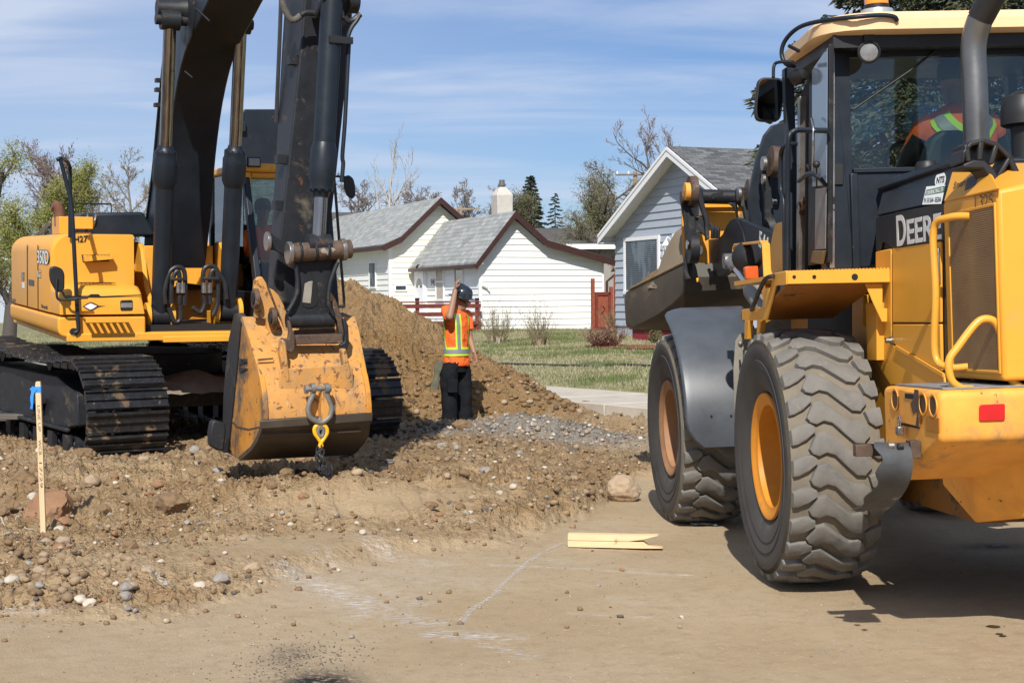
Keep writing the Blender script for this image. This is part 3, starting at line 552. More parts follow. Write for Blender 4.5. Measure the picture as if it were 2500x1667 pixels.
m_shG = shingle_mat('grey_shingles', (.165, .17, .175), (.075, .08, .085), (.035, .035, .04), (1, 0, 0), (0, 1.25, 0))
m_shD = shingle_mat('dark_shingles', (.12, .112, .105), (.085, .08, .075), (.05, .05, .05), (1, 0, 0), (0, 1.2, 0))
m_glass = mk('window_glass', (.035, .045, .05), .06, var=.2, vs=2, spec=.8)
m_blind = mk('window_blind', (.13, .16, .19), .10, var=.25, vs=1.5, marks=[((.035, .045, .06), .6, 1.1, .2, (1, 1, .4), .05)])
m_curt = mk('window_curtain', (.42, .36, .30), .5, var=.2, vs=8)
def slab(pts, ax, a, b, name, mat, parent, th=.09, up=(0, 0, 1)):
    "open polyline section thickened upwards and run along an axis"
    P_ = [tuple(p) for p in pts] + [(p[0], p[1] - th) for p in reversed(pts)]; q = MB(); q.prism(P_, ax, a, b); return q.build(name, mat, parent, smooth=False)
def frame_window(parent, ax, s0, s1, z0, z1, face, out, fr=.07, glass_=None, name='window', split=None, fmat=None, sill=False):
    "window on a wall plane: ax = wall normal axis, face = plane value, out = +1/-1 outward"
    b = MB()
    def bx(a0, a1, b0, b1, d0, d1):
        lo, hi = sorted((face + out * d0, face + out * d1)); 
        if ax == 0: b.box((lo, a0, b0), (hi, a1, b1))
        else: b.box((a0, lo, b0), (a1, hi, b1))
    bx(s0 - fr, s1 + fr, z1, z1 + fr, .0, .06); bx(s0 - fr, s1 + fr, z0 - fr, z0, .0, .07); bx(s0 - fr, s0, z0, z1, .0, .058); bx(s1, s1 + fr, z0, z1, .0, .058)
    if split: bx(s0, s1, split - .02, split + .02, .0, .05)
    f = b.build(name, fmat or m_trim, parent, smooth=False); b = MB(); bx(s0, s1, z0, z1, .031, .036); b.build('pane', glass_ or m_glass, f, smooth=False); return f
WH = empty('white_house', HW.mat(), 'white clapboard house with pale grey shingle roofs, brown fascia and a stucco chimney', 'house')
def PX(x, z, o): return (x, -o, z)
def PY(x0, sgn): return lambda y, z, o: (x0 + sgn * o, y, z)
gw = [(0, .3), (0, 3.0), (1.12, 4.40), (2.23, 3.50), (4.35, 2.95), (4.35, .3)]
siding(gw, PX, 'front_wall', m_sid, WH, z0=.5)
siding([(0, .3), (6.38, .3), (6.38, 3.02), (0, 3.02)], lambda y, z, o: (-o, y, z), 'porch_wall', m_sid, WH, z0=.5)
siding([(-.96, .3), (-.96, 3.72), (-.5, 4.1), (.88, 5.22), (2.3, 4.1), (2.3, .3)], lambda x, z, o: (x, 6.38 - o, z), 'gable_wall', m_cream, WH, z0=.5)
siding([(6.38, .3), (19, .3), (19, 3.72), (6.38, 3.72)], lambda y, z, o: (-.96 - o, y, z), 'side_wall', m_sid, WH, z0=.5)
b = MB(); b.box((.02, .02, .2), (4.33, 6.36, 2.9)); b.box((-.94, 6.41, .2), (4.3, 18.9, 3.7)); b.box((4.351, -.001, .3), (4.42, 6, 2.9)); b.build('inner_walls', m_sid, WH, smooth=False)
b = MB(); b.box((-.035, -.035, .3), (.06, .05, 3.02)); b.build('corner_trim', m_trim, WH, smooth=False); b = MB(); b.box((-1.0, 6.33, .3), (-.90, 6.42, 3.75)); b.build('corner_trim', m_trim, WH, smooth=False)
slab([(-.22, 2.93), (1.12, 4.57), (2.23, 3.66), (4.80, 3.00)], 1, -.32, 7.2, 'porch_roof', m_shL, WH)
slab([(-1.28, 3.72), (-.62, 4.02), (.88, 5.42), (2.5, 4.10), (3.6, 3.6)], 1, 6.02, 19.4, 'main_roof', m_shL, WH)
b = MB()
def fasc(pts, y0, y1, hgt=.23):
    for p, q in zip(pts, pts[1:]): b.extr([(p[0], y0, p[1] - .02), (q[0], y0, q[1] - .02), (q[0], y0, q[1] - .02 - hgt), (p[0], y0, p[1] - .02 - hgt)], (0, y1 - y0, 0))
fasc([(-.24, 2.93), (1.12, 4.575), (2.23, 3.665), (4.82, 3.01)], -.36, -.323); fasc([(-1.30, 3.72), (-.62, 4.03), (.88, 5.43), (2.5, 4.11)], 5.98, 6.017)
b.box((-.33, -.36, 2.74), (-.225, 6.2, 2.86)); b.box((-1.40, 5.98, 3.52), (-1.285, 19.4, 3.66)); b.tube([(4.85, -.2, 2.85), (4.85, -.15, 2.6), (4.5, -.06, 2.3), (4.48, -.06, .6)], .045, 8); b.build('fascia', m_brown, WH, smooth=False)
b = MB(); b.extr([(-.2, -.33, 2.80), (.0, -.33, 2.9), (.0, 0, 2.9), (-.2, 0, 2.80)], (0, 0, -.02)); b.extr([(-1.25, 6.02, 3.57), (-.96, 6.02, 3.66), (-.96, 19, 3.66), (-1.25, 19, 3.57)], (0, 0, -.02)); b.build('soffit', m_trim, WH, smooth=False)
q0, q1 = HW.on(1017, 652, 0, 0), HW.on(1042, 735, 0, 0); ya, yb = sorted((q0.y, q1.y)); zt = max(q0.z, q1.z)
b = MB(); b.box((-.075, ya - .06, .5), (-.001, yb + .06, zt + .08)); dr = b.build('door', m_trim, WH, smooth=False)
b = MB(); b.box((-.10, ya + .05, .55), (-.076, yb - .05, zt)); b.build('door_panel', mk('door_paint', (.72, .74, .78), .4), dr, smooth=False, bevel=.01)
b = MB()
for i in range(5): t_ = pi * (i + .5) / 5; b.extr([(-.103, (ya + yb) / 2 + cos(t_ + d_) * r_, zt - .75 + sin(t_ + d_) * r_) for d_, r_ in ((-.22, .12), (.22, .12), (.25, .33), (-.25, .33))], (-.006, 0, 0))
b.build('door_light', m_glass, dr, smooth=False)
for (x0_, y0_, x1_, y1_, sp, gl) in ((1067, 642, 1085, 730, 688, m_curt), (1113, 640, 1132, 760, None, m_glass)):
    a, c = HW.on(x0_, y0_, 0, 0), HW.on(x1_, y1_, 0, 0); ys = sorted((a.y, c.y)); frame_window(WH, 0, ys[0], ys[1], c.z, a.z, 0, -1, .06, gl, split=HW.on(x0_, sp, 0, 0).z if sp else None)
a, c = HW.on(904, 643, 0, -.96), HW.on(919, 700, 0, -.96); frame_window(WH, 0, min(a.y, c.y), max(a.y, c.y), c.z, a.z, -.96, -1, .06, m_blind)
a, c = HW.on(965, 698, 1, 6.38), HW.on(990, 708, 1, 6.38); frame_window(WH, 1, a.x, c.x, c.z, a.z, 6.38, -1, .04, m_glass, name='vent')
p = HW.on(1058, 690, 0, -.02); text('house_number', '940', .34, M['decal_black'], WH, basis((-.034, p.y, p.z), (0, -1, 0), (0, 0, 1)), .003)
b = MB(); p = HW.on(1176, 697, 1, -.02); b.box((p.x - .02, -.10, p.z - .02), (p.x + .04, -.03, p.z + .07)); b.tube([(p.x, -.08, p.z), (p.x + .12, -.14, p.z - .02), (p.x + .2, -.18, p.z - .09)], .035, 8); b.build('wall_lamp', m_trim, WH)
b = MB(); p = HW.on(1031, 648, 0, -.05); b.box((-.2, p.y - .08, p.z - .03), (-.03, p.y + .08, p.z + .04)); b.tube([(-.2, p.y, p.z), (-.25, p.y + .06, p.z - .08)], .05, 8); b.build('porch_lamp', M['black'], WH)
# chimney
b = MB(); c0 = HW.on(1226, 505, 1, 5.2); cx0, cz0 = c0.x, c0.z
def ring(hw, z): return [(cx0 - hw, 5.2 - hw, z), (cx0 + hw, 5.2 - hw, z), (cx0 + hw, 5.2 + hw, z), (cx0 - hw, 5.2 + hw, z)]
b.loft([ring(.30, 3.6), ring(.30, cz0 + .2), ring(.31, cz0 + .42), ring(.22, cz0 + .56), ring(.13, cz0 + .68), ring(.10, cz0 + .70)]); ch_ = b.build('chimney', mk('stucco', (.50, .47, .42), .9, var=.12, vs=5, marks=[((.16, .15, .14), .13, 2.2, .9, (1, 1, .5), .02)], bump=.2, bs=20), WH, bevel=.03)
b = MB(); b.cyl((cx0, 5.2, cz0 + .68), (cx0, 5.2, cz0 + .96), .10, n=16); b.cyl((cx0, 5.2, cz0 + .74), (cx0, 5.2, cz0 + .82), .14, n=16); b.build('flue_pipe', M['steel'], ch_)
# porch railing (dark red)
RL = empty('porch_railing', HW.mat(), 'dark red wooden porch railing with wide boards beside the white house door', 'railing'); y_ = -.35; b = MB()
xa, xb = HW.on(955, 740, 1, y_).x, HW.on(1172, 740, 1, y_).x
for i, (ya_, yb_) in enumerate(((736, 739), (742, 752), (762, 772), (784, 793), (800, 812))):
    b = MB(); zt_, zb_ = HW.on(1100, ya_, 1, y_).z, HW.on(1100, yb_, 1, y_).z; b.box((xa, y_ - .03, zb_), (xb + .02, y_, zt_)); b.build('rail_board', m_red, RL, smooth=False)
for pxx in (1020, 1166):
    b = MB(); xx = HW.on(pxx, 740, 1, y_).x; b.box((xx - .05, y_ + .005, .4), (xx + .05, y_ + .1, HW.on(pxx, 733, 1, y_).z)); po = b.build('post', m_red, RL, smooth=False)
    b = MB(); zz = HW.on(pxx, 733, 1, y_).z; b.box((xx - .06, y_, zz), (xx + .06, y_ + .11, zz + .07)); b.build('post_cap', M['black'], po, bevel=.01)
b = MB(); b.box((xa, y_ + .1, .3), (-.06, 5.9, .95)); b.build('porch_deck', mk('deck_grey', (.3, .3, .3), .8), RL, smooth=False)
# grey house
GX0 = .92; GC = -7.96; PKY = -11.02; MIR = 2 * PKY - GC
GH = empty('grey_house', HW.mat(), 'blue grey clapboard house with a steep white trimmed gable and dark grey shingles', 'house')
ov = GX0 - .42; pk = HW.on(1630, 357, 0, ov); eL_ = HW.on(1462, 572, 0, ov); sl = (pk.z - eL_.z) / (eL_.y - pk.y)
siding([(MIR, .9), (GC, .9), (GC, pk.z - sl * (GC - pk.y) - .12), (pk.y, pk.z - .12), (MIR, pk.z - sl * (pk.y - MIR) - .12)], lambda y, z, o: (GX0 - o, y, z), 'gable_wall', m_gsid, GH, z0=.97)
b = MB(); b.box((GX0 + .03, MIR, .2), (12, GC, 3.2)); b.build('side_wall', m_gsid, GH, smooth=False)
b = MB(); b.box((GX0 + .01, MIR, .3), (GX0 + .06, GC - .02, .97)); b.build('foundation', mk('foundation_block', (.35, .38, .42), .9, bump=.3), GH, smooth=False)
er = 2 * pk.y - eL_.y - .1
slab([(er, eL_.z), (pk.y, pk.z), (eL_.y, eL_.z)], 0, ov, 13, 'roof', m_shG, GH, .10)
b = MB()
for (ya_, za_), (yb_, zb_) in (((er, eL_.z), (pk.y, pk.z)), ((pk.y, pk.z), (eL_.y, eL_.z))):
    b.extr([(ov - .03, ya_, za_ - .03), (ov - .03, yb_, zb_ - .03), (ov - .03, yb_, zb_ - .26), (ov - .03, ya_, za_ - .26)], (.028, 0, 0)); b.extr([(ov - .05, ya_, za_ - .02), (ov - .05, yb_, zb_ - .02), (ov - .05, yb_, zb_ - .10), (ov - .05, ya_, za_ - .10)], (.02, 0, 0))
    b.extr([(ov, ya_, za_ - .112), (ov, yb_, zb_ - .112), (GX0, yb_, zb_ - .112), (GX0, ya_, za_ - .112)], (0, 0, -.02))
b.box((ov, eL_.y - .02, eL_.z - .28), (13, eL_.y + .1, eL_.z - .12)); b.box((ov, GC, eL_.z - .26), (13, eL_.y - .03, eL_.z - .24)); b.build('rake_trim', m_trim, GH, smooth=False)
a, c = HW.on(1530, 590, 0, GX0), HW.on(1609, 707, 0, GX0); ys = sorted((a.y, c.y)); frame_window(GH, 0, ys[0], ys[1], c.z, a.z, GX0, -1, .10, m_blind)
b = MB()
for i in range(26): z_ = c.z + (a.z - c.z) * (i + .5) / 26; b.box((GX0 - .042, ys[0] + .04, z_), (GX0 - .038, ys[1] - .04, z_ + .008))
b.build('blind_slats', mk('slat_grey', (.26, .29, .31), .5), GH, smooth=False, fix=False)
a, c = HW.on(1650, 580, 0, GX0), HW.on(1720, 700, 0, GX0); frame_window(GH, 0, min(a.y, c.y), max(a.y, c.y), c.z, a.z, GX0, -1, .10, m_blind)
p = HW.on(1626, 600, 0, GX0 - .17); LPx = GX0 - .17; b = MB(); b.lathe([(.0, .17), (.02, .15), (.05, .1), (.11, .02), (.11, 0)], (LPx, p.y, p.z), (0, 0, 1), 6)
for k in range(4): b.box((LPx - .06 + .11 * (k % 2), p.y - .06 + .11 * (k // 2), p.z - .22), (LPx - .05 + .11 * (k % 2), p.y - .05 + .11 * (k // 2), p.z))
b.box((LPx - .08, p.y - .08, p.z - .25), (LPx + .08, p.y + .08, p.z - .22)); b.tube([(LPx, p.y, p.z + .12), (LPx + .05, p.y, p.z + .22), (GX0, p.y, p.z + .12)], .015, 6, 4); b.cyl((GX0 - .05, p.y, p.z + .1), (GX0 - .01, p.y, p.z + .1), .07, n=12); b.build('wall_lantern', m_trim, GH)
p = HW.on(1610, 820, 0, .1); SB = MB(); st = Fr(HW.w((0, 0, 0)), 22.5); a = HW.on(1543, 800, 0, -.2); c = HW.on(1700, 800, 0, -.2); SB.box((-.2, c.y, .4), (.85, a.y, a.z - .05)); SB.box((-.26, c.y - .05, a.z - .049), (.86, a.y + .05, a.z))
o = SB.build('front_step', mk('red_plaster', (.22, .018, .026), .7, var=.15), None, bevel=.02, M=HW.mat()); tag(o, 'low dark red front step under the raised loader bucket, before the grey house', 'front step')
# gate between the houses
GT = empty('garden_gate', HW.mat(), 'red orange wooden garden gate with posts between white and grey house', 'gate'); yg = -4.2
def gx_(px_, py_): q = HW.on(px_, py_, 1, yg); return q.x, q.z
(xl, zt_), (xr, zb_) = gx_(1452, 713), gx_(1490, 806); b = MB(); b.box((xl, yg - .02, zb_), (xr, yg + .02, zt_)); b.build('gate_panel', m_red2, GT, smooth=False)
b = MB(); b.box((xl, yg - .05, zt_ - .1), (xr, yg - .02, zt_)); b.box((xl, yg - .05, zb_), (xr, yg - .02, zb_ + .1)); b.box((xl, yg - .05, zb_), (xl + .08, yg - .021, zt_ - .1)); b.box((xr - .08, yg - .05, zb_), (xr, yg - .021, zt_)); b.build('gate_frame', m_red, GT, smooth=False)
for (pa, pt) in ((1447, 680), (1492, 700), (1503, 672)):
    x_, z_ = gx_(pa, pt); b = MB(); b.box((x_ - .045, yg - .05, .4), (x_ + .045, yg + .05, z_)); b.build('post', m_red2, GT, smooth=False)
b = MB(); xc = (xl + xr) / 2; zc = (zt_ + zb_) / 2
for k in range(9): b.sphere((xc + .09 * cos(k * .7) * (k % 3) * .6, yg - .06, zc + .16 - k * .045), .022, 6, 4)
b.build('iron_ornament', M['steel'], GT)
# houses further back
def far_house(px0, px1, ridge, eave, base, Y, wall, roof, label, dep=7, trim=True, yaw=4.):
    a, c = W(px0, eave, Y), W(px1, eave, Y); fr_ = Fr((a.x, a.y, 0), yaw); e = empty('far_house', fr_.mat(), label, 'house'); w_ = (c - a).length; zr = W(px0, ridge, Y + dep * .5).z; zw = W(px0, base, Y).z
    b = MB(); b.box((0, 0, min(.4, zw)), (w_, dep, a.z - .1)); b.build('wall', wall, e, smooth=False); b = MB(); b.prism([(-.5, a.z - .12), (dep / 2, zr), (dep + .5, a.z - .12), (dep + .5, a.z - .24), (dep / 2, zr - .14), (-.5, a.z - .24)], 0, -.4, w_ + .4); b.build('roof', roof, e, smooth=False)
    b = MB(); b.prism([(.02, a.z - .2), (dep - .02, a.z - .2), (dep / 2, zr - .16)], 0, .01, w_ - .01); b.build('gable', wall, e, smooth=False)
    if trim: b = MB(); b.box((-.4, -.56, a.z - .32), (w_ + .4, -.505, a.z - .10)); b.build('gutter', m_trim, e, smooth=False)
    for k in range(int(w_ / 3)): frame_window(e, 1, 1 + k * 3, 2 + k * 3, 1.7, 2.6, 0, -1, .07)
    return e
m_stucco = mk('grey_stucco', (.28, .26, .24), .95, var=.1)
far_house(1305, 1530, 557, 592, 700, 68, m_stucco, m_shD, 'low house with a long dark brown grey roof and white gutter behind the white house')
far_house(740, 905, 519, 560, 700, 76, m_stucco, m_shD, 'house with a weathered brown roof, just behind the left end of the white house')
far_house(592, 668, 432, 585, 700, 60, m_sid, m_shG, 'house with a tall grey shingle roof seen through the excavator cab', 9)
far_house(-200, 26, 590, 625, 740, 90, m_gsid, m_shD, 'blue grey house partly hidden by the willow at the far left')
# fence far left
b = MB(); a = W(-120, 770, 100.)
for i in range(34): b.box((a.x + i * .18, a.y, .7), (a.x + i * .18 + .16, a.y + .03, 1.72 + .03 * (i % 3)))
tag(b.build('board_fence', mk('old_boards', (.17, .13, .10), .9, var=.3), None, smooth=False), 'weathered brown board fence at the far left behind the lawn', 'fence')
# utility pole
UP = empty('utility_pole', Matrix.Translation(W(1552, 600, 90)), 'wooden utility pole with crossarm behind the grey house', 'utility pole'); p = W(1552, 418, 90) - W(1552, 600, 90); b = MB(); b.cyl((0, 0, -4), (0, 0, p.z), .15, .11, 12); m_pole = mk('pole_wood', (.30, .22, .15), .9, var=.2); b.build('pole', m_pole, UP)
b = MB(); z_ = p.z - .22; b.box((-1.15, -.18, z_ - .05), (1.15, -.1, z_ + .05)); b.build('crossarm', mk('crossarm_wood', (.13, .11, .10), .9), UP, smooth=False); b = MB()
for xx in (-1.05, -.4, .9): b.cyl((xx, -.14, z_ + .05), (xx, -.14, z_ + .2), .05, n=8)
b.build('insulator', m_trim, UP)
UP2 = empty('utility_pole', Matrix.Translation(W(1126, 620, 110)), 'distant utility pole with crossarm and transformer behind the white roofs', 'utility pole'); p = W(1126, 502, 110) - W(1126, 620, 110); b = MB(); b.cyl((0, 0, -4), (0, 0, p.z), .14, .11, 10); b.build('pole', m_pole, UP2); b = MB(); b.box((-.6, -.1, p.z - .3), (1.3, 0, p.z - .18)); b.build('crossarm', m_pole, UP2, smooth=False)
# ================================================================ TREES
def branch_mesh(seed, base, h, r0, levels, nch, lenf, ang, up=.15, wob=.16, start=.25, segs=5, rmin=.004, dirv=(0, 0, 1), first=None, rr=.55, droop=0.):
    "returns (coords, faces, level) of thin 3- to 5-sided limbs plus twig end points"
    R_ = random.Random(seed); co = []; fa = []; lv_ = []; tips = []
    def limb(p, d, L, r, lev):
        n = 6 if lev == 0 else (4 if lev == 1 else 3); k = segs if lev < 2 else 3; pts = [p]; dd = d.copy()
        for i in range(k):
            dd = (dd + Vector((R_.gauss(0, wob), R_.gauss(0, wob), R_.gauss(0, wob * .6) + up * (.5 if lev else .2) - droop * lev * (i / k)))).normalized(); pts.append(pts[-1] + dd * L / k)
        re = r * (.35 if lev == 0 else .3); base_ = len(co); u = d.orthogonal().normalized(); w_ = d.cross(u)
        for i, q in enumerate(pts):
            rr_ = max(r + (re - r) * i / k, rmin)
            for j in range(n): a = 2 * pi * j / n; co.append(q + (u * cos(a) + w_ * sin(a)) * rr_)
        for i in range(k):
            for j in range(n):
                a, b_ = base_ + i * n + j, base_ + i * n + (j + 1) % n; fa.append((a, b_, b_ + n, a + n)); lv_.append(lev)
        if lev >= levels: tips.append((pts[-1], dd)); tips.append((pts[len(pts) // 2], dd)); return
        c_ = nch[lev]
        for q in range(c_):
            t = start + (1 - start) * (q + R_.random()) / c_ if lev == 0 else .2 + .8 * (q + R_.random()) / c_
            f = min(t, .999) * k; i = int(f); pp = pts[i].lerp(pts[i + 1], f - i); ax = (pts[i + 1] - pts[i]).normalized(); az = R_.random() * 6.283; a_ = ang * (.7 + .6 * R_.random()) * (1.1 - .35 * t)
            o_ = ax.orthogonal().normalized(); o2 = ax.cross(o_); nd = (ax * cos(a_) + (o_ * cos(az) + o2 * sin(az)) * sin(a_)).normalized()
            sh = (1.15 - .6 * t) if lev == 0 else (1.0 - .4 * t); limb(pp, nd, L * lenf * sh * (.7 + .6 * R_.random()), max(r * rr * (1.1 - .6 * t), rmin), lev + 1)
    limb(Vector(base), Vector(dirv).normalized(), h, r0, 0)
    return np.array([c[:] for c in co]), np.array(fa), np.array(lv_), tips
def leaf_cloud(tips, n, size, spread, seed, elong=1.):
    R_ = np.random.default_rng(seed); T = np.array([t[0][:] for t in tips]); idx = R_.integers(0, len(T), n); c = T[idx] + R_.normal(0, spread, (n, 3)); a = R_.normal(0, 1, (n, 3)); a /= np.linalg.norm(a, axis=1)[:, None]; b_ = np.cross(a, R_.normal(0, 1, (n, 3))); b_ /= np.linalg.norm(b_, axis=1)[:, None]
    s_ = size * R_.uniform(.5, 1.3, n)[:, None]; co = np.stack([c - a * s_ * .5, c + b_ * s_ * .4 * elong, c + a * s_], 1).reshape(-1, 3); return co, np.arange(3 * n).reshape(-1, 3)
def plain(seed, foot, label, cat, name, bark, crown=None, nleaf=0, lsize=.06, lspread=.1, group=None, leafname='crown', **k):
    co, fa, lv2, tips = branch_mesh(seed, (0, 0, 0), **k); e = empty(name, Matrix.Translation(foot), label, cat, group)
    t = fast_mesh('trunk', co, fa[lv2 < 2], bark[0], 4, None, True); t.parent = e
    t = fast_mesh('twigs', co, fa[lv2 >= 2], bark[1], 4, None, False); t.parent = e
    if nleaf: c2, f2 = leaf_cloud(tips, nleaf, lsize, lspread, seed); t = fast_mesh(leafname, c2, f2, crown, 3); t.parent = e
    return e
mb_g = mk('bark_grey', (.16, .135, .115), .9, var=.2); mb_t = mk('twig_grey', (.19, .155, .135), .9, var=.2); mb_tan = mk('twig_tan', (.30, .24, .17), .9, var=.2); mb_pale = mk('twig_pale', (.42, .37, .31), .9); mb_dk = mk('bark_dark', (.07, .058, .05), .9)
mb_mauve = mk('twig_mauve', (.20, .155, .145), .9, var=.2)
ml_will = mk('willow_leaf', (.23, .24, .055), .7, var=.3, vs=.8); ml_bud = mk('spring_bud', (.22, .20, .13), .8, var=.3); ml_br = mk('dry_leaf', (.22, .14, .10), .8, var=.3); ml_ol = mk('olive_leaf', (.12, .12, .045), .8, var=.4, vs=.6)
def foot(px_, Y, z=.7): p = W(px_, 700, Y); return Vector((p.x, p.y, z))
def hgt(py_, Y, z=.7): return W(1250, py_, Y).z - z
plain(3, foot(20, 42), 'big willow with fresh yellow green leaves at the far left', 'willow tree', 'willow_tree', (mb_dk, mb_tan), ml_will, 52000, .05, .13, h=hgt(352, 42) * .88, r0=.22, levels=4, nch=[18, 10, 8, 5], lenf=.36, ang=.9, up=.10, droop=.05, start=.12, rmin=.006)
plain(4, foot(-60, 46), 'second willow crown cut off by the left edge of the picture', 'willow tree', 'willow_tree', (mb_dk, mb_tan), ml_will, 16000, .06, .15, h=hgt(400, 46), r0=.22, levels=3, nch=[12, 8, 7], lenf=.42, ang=.9, up=.1, start=.15, rmin=.006)
plain(5, foot(235, 62), 'bare grey tree with small dry leaves behind the excavator body, tallest of the left', 'bare tree', 'bare_tree', (mb_g, mb_t), ml_br, 4500, .06, .08, h=hgt(375, 62) * .92, r0=.16, levels=4, nch=[18, 9, 6, 4], lenf=.42, ang=.8, up=.2, wob=.09, start=.15, rmin=.009)
plain(6, foot(150, 75), 'bare mauve grey tree just right of the willow', 'bare tree', 'bare_tree', (mb_g, mb_mauve), ml_br, 2500, .07, .1, h=hgt(430, 75), r0=.16, levels=4, nch=[16, 9, 6, 4], lenf=.45, ang=.8, up=.15, start=.1, rmin=.009)
plain(7, foot(318, 72), 'rounded tan twiggy tree beside the excavator boom foot', 'bare tree', 'bare_tree', (mb_g, mb_tan), ml_bud, 4000, .06, .1, h=hgt(448, 72), r0=.14, levels=4, nch=[18, 9, 6, 4], lenf=.45, ang=.85, up=.12, start=.08, rmin=.008)
plain(8, foot(360, 80), 'tan twiggy tree hidden behind the excavator boom', 'bare tree', 'bare_tree', (mb_g, mb_tan), ml_bud, 2500, .06, .1, h=hgt(450, 80), r0=.14, levels=3, nch=[12, 8, 7], lenf=.45, ang=.85, up=.12, start=.08, rmin=.01)
plain(9, foot(932, 95), 'tall pale leafless tree above the left white house roof', 'bare tree', 'bare_tree', (mb_pale, mb_pale), None, 0, h=hgt(420, 95), r0=.12, levels=3, nch=[9, 5, 4], lenf=.5, ang=.5, up=.35, start=.35, rmin=.012)
for i, (a_, t_, lb) in enumerate(((868, 470, 'low bare tree right behind the excavator mirror'), (985, 478, 'low bare tree behind the ridge of the left white roof'), (1040, 500, 'low bare tree under the left white gable tip'), (1110, 482, 'low round bare tree left of the distant utility pole'), (1172, 490, 'low round bare tree left of the chimney'), (1260, 512, 'low twiggy tree right of the chimney'))):
    plain(20 + i, foot(a_, 112), lb, 'bare tree', 'bare_tree', (mb_g, mb_mauve), ml_bud, 2500, .08, .12, h=hgt(t_, 112) * .92, r0=.2, levels=4, nch=[16, 8, 6, 4], lenf=.45, ang=.95, up=.12, wob=.08, start=.3, rmin=.015)
plain(31, foot(1445, 74), 'large bare tree with opening buds standing left of the grey house gable', 'budding tree', 'bare_tree', (mb_dk, mb_t), ml_bud, 16000, .065, .14, h=hgt(385, 74) * .80, r0=.24, levels=4, nch=[18, 9, 7, 5], lenf=.46, ang=.95, up=.10, wob=.11, start=.2, rmin=.009)
plain(32, foot(1385, 70), 'olive green budding tree between the spruce and the large bare tree', 'budding tree', 'budding_tree', (mb_dk, mb_t), ml_ol, 14000, .07, .16, h=hgt(440, 70) * .85, r0=.2, levels=4, nch=[18, 9, 7, 4], lenf=.46, ang=.9, up=.1, start=.1, rmin=.008)
plain(33, foot(1330, 66), 'low olive shrubby tree in front of the spruce foot', 'budding tree', 'budding_tree', (mb_dk, mb_t), ml_ol, 12000, .07, .16, h=hgt(505, 66), r0=.14, levels=4, nch=[12, 8, 6, 3], lenf=.5, ang=.9, up=.1, start=.08, rmin=.008)
plain(34, foot(1555, 92), 'thin grey bare tree behind the utility pole and grey gable', 'bare tree', 'bare_tree', (mb_g, mb_t), None, 0, h=hgt(395, 92) * .5, r0=.15, levels=4, nch=[10, 6, 4, 3], lenf=.42, ang=.7, up=.2, start=.2, rmin=.009)
plain(35, foot(1800, 66), 'bare tree with reddish twigs over the grey house roof', 'bare tree', 'bare_tree', (mb_g, mb_mauve), ml_br, 2500, .05, .06, h=hgt(315, 66), r0=.14, levels=4, nch=[14, 7, 5, 3], lenf=.42, ang=.7, up=.2, start=.3, rmin=.008)
def shrub(seed, p, n, h, spread, mat, label, name='bare_shrub', cat='shrub', leaf=None, nl=0, stub=True, rr=.006, lsz=.04, br=2):
    R_ = random.Random(seed); e = empty(name, Matrix.Translation(p), label, cat); co = []; fa = []; tips = []
    def st(a, d, L, r, lev):
        pts = [a]; dd = d.normalized()
        for i in range(4): dd = (dd + Vector((R_.gauss(0, .10), R_.gauss(0, .10), .03))).normalized(); pts.append(pts[-1] + dd * L / 4)
        b0 = len(co)
        for i, q in enumerate(pts):
            for j in range(3): an = 2.094 * j; co.append((q.x + cos(an) * r * (1 - .15 * i), q.y + sin(an) * r * (1 - .15 * i), q.z))
        for i in range(4):
            for j in range(3): x_, y2 = b0 + i * 3 + j, b0 + i * 3 + (j + 1) % 3; fa.append((x_, y2, y2 + 3, x_ + 3))
        tips.append((pts[-1], dd)); tips.append((pts[3], dd))
        if lev < br:
            for k in range(R_.randint(1, 3)): i = R_.randint(1, 4); st(pts[i], dd + Vector((R_.gauss(0, .5), R_.gauss(0, .5), .3)), L * .4, r * .7, lev + 1)
    for i in range(n):
        a = R_.random() * 6.283; q = R_.random() ** .6; st(Vector((cos(a) * q * spread * .35, sin(a) * q * spread * .35, -.03)), Vector((cos(a) * q * spread / h * .75, sin(a) * q * spread / h * .75, 1)), h * (.6 + .5 * R_.random()), rr, 0)
    t = fast_mesh('stems', co, fa, mat, 4); t.parent = e
    if nl: c2, f2 = leaf_cloud(tips, nl, lsz, .02, seed); t = fast_mesh('leaves', c2, f2, leaf, 3); t.parent = e
    if stub:
        b = MB()
        for i in range(14): a = R_.random() * 6.283; q = R_.random() * spread * .35; b.cyl((cos(a) * q, sin(a) * q, -.05), (cos(a) * q * 1.2, sin(a) * q * 1.2, .10 + .1 * R_.random()), .025, .02, 6)
        b.build('stumps', mb_pale if seed % 2 else mb_tan, e, smooth=False)
    return e
def lawn_pt(px_, py_):
    z = .6
    for i in range(6): p = G(px_, py_, z); z = float(lawn_z(np.array([p.x]), np.array([p.y]))[0])
    return Vector((p.x, p.y, z))
mtw = mk('twig_olive', (.26, .21, .12), .85, var=.3, vs=3); mrd = mk('twig_red_brown', (.16, .065, .04), .85, var=.3, vs=3)
shrub(1, lawn_pt(1213, 840), 95, .85, .55, mtw, 'leafless twiggy shrub on the lawn, left of two before the big white wall', leaf=ml_ol, nl=260)
shrub(2, lawn_pt(1319, 843), 85, .80, .50, mtw, 'leafless twiggy shrub on the lawn, right of two before the big white wall', leaf=ml_bud, nl=200)
shrub(5, lawn_pt(1475, 850), 240, .42, .62, mrd, 'low dense red brown shrub on the lawn by the garden gate', leaf=ml_br, nl=900, stub=False, lsz=.05)
shrub(6, lawn_pt(1500, 815), 60, .62, .4, mtw, 'thin yellowish shrub at the corner of the grey house', leaf=ml_ol, nl=300, stub=False)
